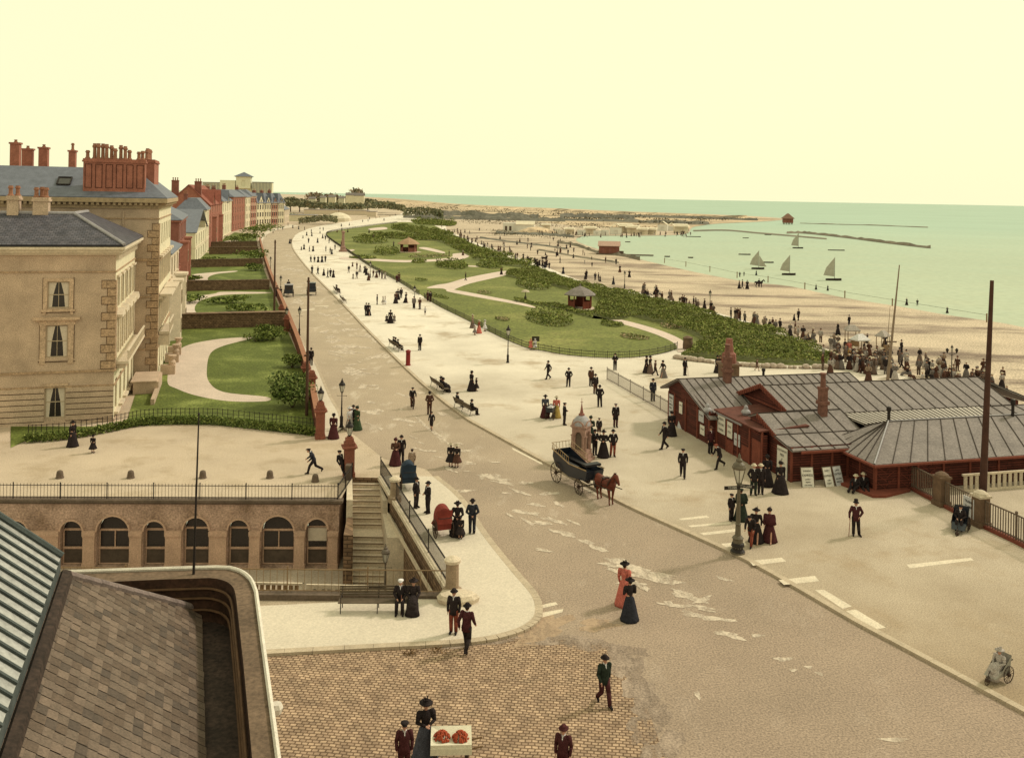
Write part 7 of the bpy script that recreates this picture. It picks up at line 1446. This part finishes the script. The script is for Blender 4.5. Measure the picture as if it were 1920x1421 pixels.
# rz: 0 faces the camera, 90 right, 180 away, -90 left
PE = [
 (136,837,70,'wstand','black','black','bonnet','black','woman in long black dress at the left edge of the terrace',0,1.),
 (174,849,170,'gstand','black','black','wide','black','child in dark coat behind the woman at the left edge of the terrace',0,.68),
 (588,888,-80,'stride','navy','black','cap','black','stooping man in dark suit striding left across the terrace',0,1.),
 (641,895,60,'lean','black','black','cap','black','man in black leaning back against the gate pier at the stair head',0,1.),
 (625,822,170,'wstand','maroon','maroon','bonnet','black','woman in long maroon coat standing between the gate pier and kerb lamp',0,1.05),
 (655,806,60,'wstand','white','pale','wide','white','woman in white blouse beside the pair at the kerb lamp',0,.98),
 (662,803,-20,'stand','black','black','bowler','black','man in black standing between woman in white and woman in green',0,1.),
 (669,806,-40,'wstand','green','green','bonnet','dgreen','woman in green dress near the kerb lamp',0,1.02),
 (575,692,170,'wstand','soot','black','bonnet','black','woman in dark dress on the pavement by the telegraph pole',KH,1.),
 (583,685,185,'stand','black','soot','bowler','black','man in dark suit beside the woman by the telegraph pole',KH,1.),
 (741,872,20,'wfold','brown','maroon','bonnet','maroon','woman in brown and maroon holding a white paper above the bath chairs',0,1.02),
 (752,868,10,'walk','black','black','bowler','black','man in black cape walking with the maroon woman above the bath chairs',0,1.03),
 (772,884,190,'stand','tan','dust','cap','soot','boy in tan coat beside the blue bath chair',0,.86),
 (780,952,60,'stand','black','soot','bowler','black','man in black leaning by the pavement railing',KH,1.0),
 (802,962,-60,'fold','black','black','bowler','black','man in black standing on the pavement facing the railing',KH,1.04),
 (857,1004,180,'wback','black','black','wide','black','woman in black seen from behind beside the red bath chair',KH,1.0),
 (863,1010,180,'gstand','black','soot','cap','black','child with a bag at the side of the woman in black',KH,.66),
 (885,1000,185,'behind','navy','navy','bowler','black','man in dark coat seen from behind at the kerb by the red bath chair',KH,1.05),
 (845,875,175,'gstand','black','black','wide','straw','left of two girls in dark dresses and straw hats crossing the road',0,.86),
 (856,876,175,'gstand','soot','brown','wide','straw','right of two girls in dark dresses and straw hats crossing the road',0,.86),
 (805,777,190,'behind','brown','brown','bowler','black','man in brown walking up the road with hands behind his back',0,1.05),
 (809,806,-10,'walk','soot','soot','cap','black','barefoot boy walking in the road near the kerb',0,.78),
 (884,733,120,'wstand','black','black','bonnet','black','woman in black on the promenade with a child in front of her',KH,1.05),
 (893,733,110,'gstand','black','black','cap','black','child in black holding onto the woman in black dress',KH,.7),
 (787,657,-20,'stand','black','black','bowler','black','man in black standing alone near the pillar box bench',KH,1.02),
 (686.5,592,10,'stand','black','black','bowler','black','man of the dark couple walking side by side on the promenade',KH,1.05),
 (691,592,10,'wwalk','black','black','bonnet','black','woman of the dark couple walking side by side on the promenade',KH,1.),
 (732,606,180,'wstand','black','black','bonnet','black','woman in black between two small children',KH,1.05),
 (725,606,180,'gstand','soot','soot','cap','black','child on the left hand of the woman between two children',KH,.68),(739,606,180,'gstand','dust','grey','cap','soot','child on the right hand of the woman between two children',KH,.68),
 (707,571,90,'stand','black','soot','bowler','black','small dark figure left of the pale child on the promenade',KH,.9),(718,571,90,'gstand','pale','pale','wide','straw','pale dressed child on the promenade, left one',KH,.75),(722,571,90,'gstand','pale','white','wide','straw','pale dressed child on the promenade, right one',KH,.75),
 (742,569,30,'wstand','brown','soot','bonnet','black','broad woman in brown before the garden lamp',KH,1.05),(746,562,10,'wstand','black','black','bonnet','black','woman in black behind the broad woman in brown',KH,1.),(752,559,10,'stand','black','black','bowler','black','slim man in black right of the broad woman in brown',KH,1.),(761,568,60,'wwalk','black','black','wide','black','woman in black sweeping dress before the garden lamp',KH,1.0),
 (776,579,0,'stand','grey','soot','bowler','soot','man in grey standing just below the garden lamp',KH,1.1),(787,580,-30,'fold','brown','grey','cap','soot','man in brown right of the garden lamp carrying something',KH,1.05),(797,590,-20,'stand','white','black','cap','black','little boy in white shirt and black breeches',KH,.66),
 (886,615,80,'wstand','tan','dust','wide','straw','woman in tan dress by the garden fence',KH,1.),(890,628,60,'gstand','pale','grey','wide','white','pale child in front of the tan woman at the garden fence',KH,.75),(898,625,70,'wstand','rust','coral','wide','straw','woman in red skirt by the garden fence',KH,1.),(909,621,70,'gstand','white','white','wide','white','girl in white at the garden fence beside the red skirt',KH,.85),
 (995,656,20,'gstand','coral','coral','wide','coral','child in coral red by the garden fence and dark notice',KH,.7),(1003,656,20,'gstand','white','white','wide','white','child in white by the garden fence and dark notice',KH,.7),
 (802,564,40,'stand','brown','maroon','cap','soot','left man leaning on the garden fence end',KH,1.),(807,566,40,'stand','soot','brown','bowler','black','right man leaning on the garden fence end',KH,1.),(744,530,30,'stand','maroon','brown','cap','brown','left reddish figure at the far garden fence',KH,1.),(748,528,30,'wstand','brown','maroon','bonnet','soot','right reddish figure at the far garden fence',KH,1.),
 (1028,711,-60,'walk','black','black','bowler','black','policeman-like man in black striding across the open promenade',KH,1.04),(1066,725,-10,'pockets','black','soot','bowler','black','man in open black coat facing us in mid promenade',KH,1.03),
 (1108,724,20,'stand','brown','soot','bowler','black','man in brown, farthest of three in a line on the promenade',KH,1.05),(1116,738,20,'stand','soot','brown','bowler','black','man in the middle of three in a line on the promenade',KH,1.05),(1124,763,180,'pockets','black','black','bowler','black','man in black, nearest of three in a line on the promenade',KH,1.05),
 (1153,694,0,'fold','soot','soot','bowler','black','man with folded arms behind the bar fence end',KH,1.0),(1154,801,10,'stand','black','maroon','cap','grey','old man in long black coat behind the fountain',KH,1.05,None,False,.2),
 (1058,797,100,'fold','black','soot','cap','black','slim figure in dark clothes standing left of the fountain',KH,1.0),(1022,783,180,'wstand','blue','maroon','wide','black','woman in blue bodice and maroon skirt pushing a perambulator',KH,1.),(1043,783,180,'wstand','coral','yellow','wide','straw','woman in coral blouse and yellow skirt by the perambulator',KH,1.),
 (1107,828,-20,'wfold','dgreen','dgreen','bonnet','dgreen','woman in dark green right behind the fountain',KH,1.04),(1123,817,-10,'stand','soot','brown','cap','soot','boy behind the group by the fountain',KH,.78),(1115,853,20,'fold','black','soot','bowler','black','man in black at the right side of the fountain',KH,1.0),(1131,857,-10,'wfold','black','black','wide','black','woman in black with broad hat between two men by the fountain',KH,1.04),(1149,856,10,'pockets','black','rust','bowler','black','man in black coat and reddish trousers right of the fountain',KH,1.06),
 (1246,842,-70,'walk','black','black','bowler','black','man in black walking left before the station corner',KH,1.08),(1259,817,10,'wstand','black','black','bonnet','black','woman in black dress at the left station corner',KH,1.04),(1262,785,60,'wstand','brown','dust','wide','brown','woman in brown behind the woman in black at the station corner',KH,1.),(1224,752,10,'stand','navy','navy','bowler','black','man in dark blue standing against the bar fence',KH,1.1),(1284,704,30,'stand','black','soot','bowler','black','man with a stick before the shrubbery edge',KH,1.0),
 (1212,699,60,'wstand','black','soot','bonnet','black','woman in black, leftmost of four strollers beyond the bar fence',KH,1.),(1219,700,60,'wstand','soot','dust','wide','black','woman in brownish skirt, second of four strollers beyond the bar fence',KH,1.),(1228,704,60,'walk','brown','soot','cap','black','boy in brown, third of four strollers beyond the bar fence',KH,.9),(1243,708,-60,'wwalk','soot','grey','bonnet','soot','woman in grey skirt, last of four strollers beyond the bar fence',KH,.98),
 (1280,895,-10,'walk','black','black','cap','black','man in black suit and white shirt walking towards us before the station',KH,1.06),(1332,850,20,'stand','maroon','black','bowler','brown','man in maroon jacket reading the bills on the station wall',KH,1.05),(1349,879,-60,'stride','black','black','cap','rust','man in black hurrying past the station bills',KH,1.0),
 (1413,928,0,'pockets','black','dgreen','boater','straw','man in black jacket and green trousers with straw hat by the station',KH,1.06),(1426,926,-10,'stand','soot','soot','boater','straw','man half hidden behind the one in green trousers',KH,1.04),(1438,911,180,'wstand','black','black','bonnet','black','woman in black facing the station doorway',KH,1.06),(1463,924,10,'wstand','black','black','bonnet','black','woman in wide black skirt standing before the tall pier poster',KH,1.06,None,False,0.,1.2),
 (1345,699,30,'wstand','soot','soot','wide','soot','left of two women in brown before the ventilator stack',KH,1.),(1350,698,-30,'wstand','brown','soot','bonnet','brown','right of two women in brown before the ventilator stack',KH,1.),(1419,695,40,'walk','brown','dust','cap','brown','child running along the shrubbery edge',KH,.7),
 (1371,976,30,'stand','black','black','cap','black','boy in black suit left of the big lamp',KH,.86),(1389,975,180,'wback','dgreen','dgreen','cap','dgreen','stout person in green coat half hidden by the big lamp',KH,1.04,None,True),(1408,1023,-30,'stride','soot','rust','cap','black','bent man in rust trousers walking with the woman right of the big lamp',KH,1.0),(1417,1017,-20,'wwalk','black','black','wide','black','woman in black beside the man in rust trousers',KH,1.02),(1442,1016,-20,'wwalk','maroon','maroon','bonnet','soot','woman in maroon cape walking right of the big lamp',KH,1.02,None,True),
 (1604,1004,-10,'cane','maroon','black','top','black','stout man with tall hat and walking stick alone on the promenade',KH,1.08),
 (1604,919,-40,'floor','black','black','boater','straw','left of two men in straw hats sitting at the station corner',KH,1.05),(1619,917,-10,'floor','black','black','boater','straw','right of two men in straw hats sitting at the station corner',KH,1.05),
 (1170,1134,150,'wstand','coral','coral','wide','black','woman in bright coral dress standing in the road',0,1.06),(1180,1162,200,'wfold','soot','navy','wide','black','woman in black blouse and dark blue skirt in front of the coral one',0,1.0),(1132,1321,20,'walk','dgreen','maroon','bowler','black','man in green jacket and maroon trousers crossing the cobbles',0,1.02),
 (850,1187,-10,'stand','soot','rust','bowler','black','man in dark coat and rust trousers at the pavement corner',KH,1.02),(874,1221,160,'walk','maroon','soot','bowler','black','man in maroon coat walking away across the kerb',0,1.08),
 (757,1456,10,'stand','maroon','maroon','cap','black','boy in dark maroon at the bottom edge left of the flower seller',0,1.0),(797,1420,20,'wfold','black','blue','wide','black','fruit seller woman in black blouse and blue grey skirt',0,1.06),(1055,1464,-20,'stand','maroon','maroon','bowler','maroon','person in maroon cut by the bottom edge below the walking man',0,1.0),
 (519,556,170,'wstand','black','soot','bonnet','black','woman in dark dress between wall and black cab',KH,1.05),(526,558,170,'wstand','soot','dust','bonnet','soot','woman with brownish skirt between wall and black cab',KH,1.),
]
for e in PE: person(e[0],e[1],e[2],e[3],e[4],e[5],e[6],e[7],e[8],e[9],e[10],group='people about the promenade',cape=(e[12] if len(e)>12 else False),long_=(e[13] if len(e)>13 else 0.),wide=(e[14] if len(e)>14 else 1.))
# sitters on the benches
def sitter(bench_, x, woman, top, low, hat, hc, label, dy=-.02):
    q = bench_.matrix_basis @ V((x,dy,0)); rz = bench_.rotation_euler.z
    person(0,0,math.degrees(rz),'wsit' if woman else 'sit',top,low,hat,hc,label,loc=(q.x,q.y,bench_.location.z),group='people sitting on benches')
sitter(BA,-1.1,True,'black','black','bonnet','black','left sitter in black on the bench with the empty end'); sitter(BA,-.5,True,'soot','soot','wide','black','right sitter in dark dress on the bench with the empty end')
sitter(BB,-1.4,False,'soot','soot','bowler','black','man in dark coat on the far end of the two-man bench'); sitter(BB,1.5,False,'black','black','cap','black','man with stretched legs on the near end of the two-man bench')
sitter(BC,-.9,False,'soot','black','cap','soot','farthest of three sitters on the bench beyond the pillar box'); sitter(BC,.1,False,'black','black','bowler','black','middle of three sitters on the bench beyond the pillar box'); sitter(BC,.9,False,'black','soot','cap','black','nearest of three sitters on the bench beyond the pillar box')
sitter(BD,-.5,False,'soot','soot','cap','soot','left tiny sitter on the farthest bench'); sitter(BD,.5,True,'soot','dust','wide','soot','right tiny sitter on the farthest bench')
sitter(BF,.95,False,'black','black','cap','white','grey-haired man in black holding his hands on the front bench'); sitter(BF,1.5,True,'soot','soot','wide','soot','dark woman at the right end of the front bench')
q = G(1800,998); person(0,0,-35,'sit','black','black','cap','black','black clad passenger sitting in the small bath chair by the station fence',loc=(q.x,q.y,.22),group='people sitting in chairs'); q = G(1872,1275,KH); person(0,0,-60,'wsit','pale','pale','wide','pale','pale dressed passenger in the wicker bath chair at the right edge',KH,.8,loc=(q.x,q.y,KH+.12),group='people sitting in chairs')
dv = V((math.sin(R(196)),-math.cos(R(196)),0)); q = G(541,556)+dv*1.0; person(0,0,196,'sit','black','black','top','black','driver of the black cab perched on its box',loc=(q.x,q.y,1.4),group='people driving')
# walking stick, perambulator, bicycle
def stick(label, base, top): t = thing('walking_stick', label, 'walking stick', base); a = MB(); a.tube((0,0,0),V(top),.018,n=6); a.build('shaft', m_brickdark, t); b = MB(); b.ball(V(top),.03,6); b.build('knob', m_iron, t)
q = G(1604,1004,KH); stick('walking stick of the stout man with tall hat', q+V((-.42,-.16,0)), (.05,-.02,.98)); q = G(1284,704,KH); stick('stick held by the man before the shrubbery edge', q+V((.3,-.2,0)), (-.05,.1,.95)); q = V((-4.4,38.6,KH)); stick('stick of the grey-haired man on the front bench', q, (0,.12,.8))
t = thing('perambulator', 'dark perambulator with white lining between two women on the promenade', 'pram', G(1033,785,KH), R(160)); t.scale = (1.2,)*3
for s_ in (-1,1): wheel(t,s_*.26,.22,.26,10,.03); wheel(t,s_*.26,-.3,.26,10,.03)
a = MB(); a.add([(-.22,-.5,.55),(.22,-.5,.55),(.22,.4,.5),(-.22,.4,.5),(-.26,-.62,.85),(.26,-.62,.85),(.26,.5,.85),(-.26,.5,.85)],[(0,3,2,1),(0,1,5,4),(1,2,6,5),(2,3,7,6),(3,0,4,7)]); a.build('body', m_coach, t); a = MB(); a.box(-.22,.22,-.5,.4,.7,.80); a.build('lining', CL['white'], t); a = MB(); a.path([(-.22,.5,.85),(-.22,.8,1.0),(.22,.8,1.0),(.22,.5,.85)],.015,5); a.build('handle', m_iron, t)
q = G(773,765); t = thing('bicycle', 'bicycle ridden towards us down the middle of the road', 'bicycle', q, R(14))
for y in (-.52,.52): wheel(t,0,y,.34,16,.035)
a = MB(); a.path([(0,.52,.34),(0,.16,.30),(0,.24,.86),(0,.52,.34)],.016,6); a.path([(0,.16,.30),(0,-.40,.84),(0,.22,.84)],.016,6); a.path([(0,-.52,.34),(0,-.40,.84),(0,-.38,1.02)],.016,6); a.path([(-.26,-.30,1.05),(0,-.40,1.02),(.26,-.30,1.05)],.014,6); a.build('frame', m_iron, t); a = MB(); a.ball((0,.24,.90),.11,8,(.8,1.2,.4)); a.build('saddle', m_dark, t)
person(773,765,14,'cycle','soot','brown','cap','black','cyclist in dark jacket riding towards us in the road',0,1.,group='people about the promenade')
# ---------------------------------------------------------------- small far figures: one mesh each, three cloth slots
def farmesh(kind):
    a = MB(); a.mi = 0
    if kind[0] == 'm':
        wk = kind == 'm2'
        for s_ in (-1,1): a.mi = 1; a.path([(s_*.09,0,.9),(s_*.1,-.03,.48),(s_*.1,(s_*.18 if wk else 0),.08)],[.11,.085,.075],6); a.path([(s_*.1,(s_*.18 if wk else 0),.05),(s_*.11,(s_*.18 if wk else 0)-.15,.04)],[.05,.04],5)
        a.mi = 0; a.rings([((0,0,.78),.20,.15),((0,0,1.1),.17,.13),((0,0,1.32),.2,.14),((0,0,1.45),.08,.07)],8)
        for s_ in (-1,1): a.path([(s_*.2,0,1.38),(s_*.26,.02,1.12),(s_*.24,-.08,.9)],[.075,.06,.045],6)
        a.mi = 2; a.ball((0,0,1.59),.1,8,(.8,.9,1.1)); a.mi = 1; a.lathe([(.15,0),(.1,.02),(.09,.1),(.03,.13)],8,(0,0,1.66))
    elif kind[0] == 'w':
        a.mi = 1; a.lathe([(.40,.02),(.33,.3),(.24,.7),(.12,1.02)],10,sx=1,sy=.95); a.mi = 0; a.rings([((0,0,.98),.13,.11),((0,0,1.3),.18,.14),((0,0,1.45),.07,.065)],8)
        for s_ in (-1,1): a.path([(s_*.18,0,1.36),(s_*.27,.02,1.16),(s_*.16,-.14,1.0)],[.09,.075,.045],6)
        a.mi = 2; a.ball((0,0,1.57),.095,8,(.8,.9,1.1)); a.mi = 1 if kind == 'w1' else 3; a.lathe([(.2,0),(.2,.02),(.1,.03),(.07,.1)],8,(0,0,1.63))
    else:
        a.mi = 1; a.path([(-.1,-.0,.25),(-.1,-.5,.28),(-.1,-.75,.08)],[.13,.1,.07],6); a.path([(.1,0,.25),(.1,-.5,.28),(.1,-.75,.08)],[.13,.1,.07],6); a.mi = 0; a.rings([((0,.05,.1),.22,.18),((0,.03,.5),.18,.14),((0,0,.72),.08,.07)],8); a.mi = 2; a.ball((0,0,.84),.1,8); a.mi = 3; a.lathe([(.16,0),(.1,.03),(.05,.1)],8,(0,0,.9))
    o = a.build('person',[CL['black'],CL['soot'],m_skin,CL['straw']],None,True); me = o.data; bpy.data.objects.remove(o); return me
FM = {k: farmesh(k) for k in ('m1','m2','w1','w2','s1')}
rf = random.Random(21); FAR = []
PAL = dict(dark=['black','soot','black','navy','soot'],mixed=['black','soot','brown','dust','grey','brown','pale','soot'],warm=['dust','brown','tan','grey','soot','dust','soot','brown','pale','grey'])
def far(px, py, label, group, pal='dark', kinds=('m1','m2','w1','w2'), z=KH, sc=1., child=.1):
    k = rf.choice(kinds); rz = rf.uniform(0,6.28); s_ = sc*(rf.uniform(.6,.75) if rf.random() < child else rf.uniform(.95,1.06)); FAR.append((G(px,py,z), k, rz, s_, [rf.choice(PAL[pal]) for _ in 'ab'], label, group))
def placefar(n):
    """the n nearest become people of their own, the tiny rest one crowd"""
    FAR.sort(key=lambda q: q[0].y); a = MB(); ms = [CL[c] for c in CL]+[m_skin]; names = list(CL)
    for q in FAR[:n]: place1(*q)
    for loc,k,rz,s_,cs,lb,gr in FAR[n:]:
        me = FM[k]; T = Matrix.Translation(loc) @ Matrix.Rotation(rz,4,'Z') @ Matrix.Scale(s_,4); o = len(a.v)
        a.v += [tuple(T @ v.co) for v in me.vertices]
        for p in me.polygons: a.f.append(tuple(i+o for i in p.vertices)); a.m.append({0:names.index(cs[0]),1:names.index(cs[1]),2:len(ms)-1,3:names.index('straw')}[p.material_index])
    if a.v: tag(a.build('crowd', ms), kind='stuff')
def place1(loc, k, rz, s_, cs, label, group):
    me = FM[k]; o = bpy.data.objects.new('person', me); COL.objects.link(o); o.location = loc; o.rotation_euler = (0,0,rz); o.scale = (s_,)*3
    for i in (0,1): sl = o.material_slots[i]; sl.link = 'OBJECT'; sl.material = CL[cs[i]]
    tag(o, label, 'person', group)
def row(pts, label, group, **k):
    for x,y in pts: far(x,y,label,group,**k)
row([(582.6,492),(589.6,492),(596.5,492),(603.7,492),(610,491.5)],'one of five dark figures walking in a row up the promenade','row of five strollers',child=0,z=KH)
row([(614.5,520.5),(619.5,519),(625,520.5)],'one of a tight dark trio on the promenade beside the kerb','dark trio by the kerb',child=0); row([(585,513),(596,514.5),(607,517)],'dark figure left of the tight trio at the kerb','figures left of the trio')
row([(661,500),(669,505),(675,510),(662,523),(669,523),(654,512),(684,512),(691,526),(687,516),(700,520),(706,521),(716,523),(722,524),(711,519)],'stroller in the straggling group along the far garden fence','strollers at the far garden fence',pal='mixed')
row([(619,474),(622,477),(611,471),(628,468),(580,472),(587,471.5),(565,469),(570,468),(578.5,455.5),(595.5,455.5),(583.6,437),(600,438),(605,447),(584.6,443),(575,442),(543,457),(545.6,457),(610,450),(617,456),(568,447)],'tiny dark stroller at the far end of the promenade','far promenade strollers')
row([(571,432),(560,430),(549,428),(530,431),(521,432),(512,437),(540,424),(600,430),(606,433),(640,425),(655,423),(680,417),(690,416),(693,412),(705,410),(712,409),(720,414),(731,407),(742,405)],'minute figure at the bend of the promenade','figures at the bend')
row([(632,436),(641,434),(652,436),(640,462),(700,448),(738,462),(842,480.5),(873,526),(940,515),(868,479),(692,437)],'tiny figure inside the public garden','visitors in the garden',z=GZ,pal='mixed')
def crowd(px, n, sp, label, group, **k):
    L = smoothline(px,8)
    for _ in range(n):
        i = rf.randrange(len(L)-1); f = rf.random(); far(L[i][0]*(1-f)+L[i+1][0]*f+rf.gauss(0,sp*1.5), L[i][1]*(1-f)+L[i+1][1]*f+rf.gauss(0,sp*.5), label, group, **k)
crowd([(850,434),(860,442),(880,452),(905,463),(940,474),(970,484)],46,5,'tiny figure in the far crowd on the beach walk','far beach walk crowd',pal='warm',kinds=('m1','w1','w2'))
crowd([(985,489),(1005,498),(1015,500),(1030,504)],18,3,'dark figure in the knot by two poles on the beach walk','knot on the beach walk',pal='dark'); crowd([(1040,508),(1100,524),(1150,535)],7,5,'lone dark stroller on the beach walk above the shrubbery','beach walk strollers')
crowd([(1205,547),(1230,556),(1255,565),(1290,572)],30,4,'figure sitting in the rows of chairs behind the shrubbery','seated rows on the beach walk',pal='mixed',kinds=('s1','s1','w1','m1')); crowd([(1300,577),(1340,588),(1390,603)],14,4,'dark figure at the rail of the beach walk','people at the beach rail',pal='mixed')
crowd([(1400,606),(1450,620),(1500,634),(1560,652)],24,6,'figure on the sand along the end of the shrubbery','people on the upper sand',pal='warm',kinds=('s1','w1','m1','w2'))
crowd([(1572,690),(1600,692),(1640,694),(1680,697)],40,13,'figure in the thick crowd beyond the station roof, left half','crowd beyond the station',pal='warm'); crowd([(1580,672),(1620,678),(1670,686),(1720,692)],30,16,'figure at the back of the crowd beyond the station roof','back of the crowd',pal='warm')
crowd([(1740,702),(1790,715),(1830,724),(1880,735)],54,18,'figure in the brown crowd behind the leaning mast','crowd behind the mast',pal='warm',kinds=('w1','w2','m1','s1'))
row([(1489,601),(1497,601),(1571,628),(1620,668),(1626,643),(1659,652),(1690,664),(1592,612),(1386,541),(1392,541),(1401,542),(1423,538),(1155,496),(1043,482),(1050,493),(1065,478),(1075,484),(1025,490),(1110,500),(995,470),(1180,520)],'lone dark figure out on the open sand','people scattered on the sand',z=.01)
row([(1387,519.5),(1395,517.5),(1418,516),(1530,543),(1552,545),(1700,572),(1720,573),(1776,587)],'child paddling at the edge of the lake','paddlers at the lake edge',z=-.1,child=1)
for x,y,lb,r_ in ((1423,539,'donkey standing on the sand near the lake edge',80),(1020,490,'pony among the knot of people on the beach walk',60)):
    d = thing('donkey', lb, 'donkey', G(x,y), R(r_)); d.scale = (.85,)*3; o = bpy.data.objects.new('body', hs.children[0].data); COL.objects.link(o); o.parent = d; o.material_slots[0].link = 'OBJECT'; o.material_slots[0].material = CL['soot']; a = MB(); a.path([(0,1.0,1.35),(0,1.12,1.1),(0,1.1,.6)],[.04,.06,.04],6); a.build('tail', m_mane, d)
# stalls in the crowd
for i,(x,y,w_,mm,lb) in enumerate(((1597,648,1.7,'pale','white topped stall in the middle of the beach crowd'),(1612,668,1.8,'white','pale umbrella-like awning over the crowd by the shrubbery end'),(1655,660,1.6,'pale','small pale tent on the sand left of the flagpole'))):
    t = thing('beach_stall', lb, 'stall', G(x,y), R(20*i), 'stalls in the beach crowd'); a = MB(); k = w_/2
    for sx in (-1,1):
        for sy in (-1,1): a = MB(); a.tube((sx*k*.8,sy*k*.6,0),(sx*k*.8,sy*k*.6,2.0),.05,n=5); a.build('post', m_wood, t)
    a = MB(); hiproof(a,-k,k,-k*.8,k*.8,2.0,.6,(k*.6,k*.7)); a.build('awning', CL[mm], t); a = MB(); a.box(-k*.8,k*.8,-k*.6,-k*.4,0,.9); a.build('counter', m_wood, t)
person(1591,672,10,'wstand','coral','orange','wide','pale','woman in orange skirt and pink blouse at the end of the shrubbery',KH,1.15,group='people about the promenade')
crowd([(1010,437),(1100,443),(1180,443),(1260,441),(1290,438)],70,4,'tiny figure among the huts of the far shore','far shore crowd',pal='mixed',z=.02)
crowd([(850,440),(950,450),(1050,470),(1150,500)],40,14,'tiny figure on the far sand','far sand walkers',pal='mixed',z=.02)
placefar(max(0, 299-NP[0]))
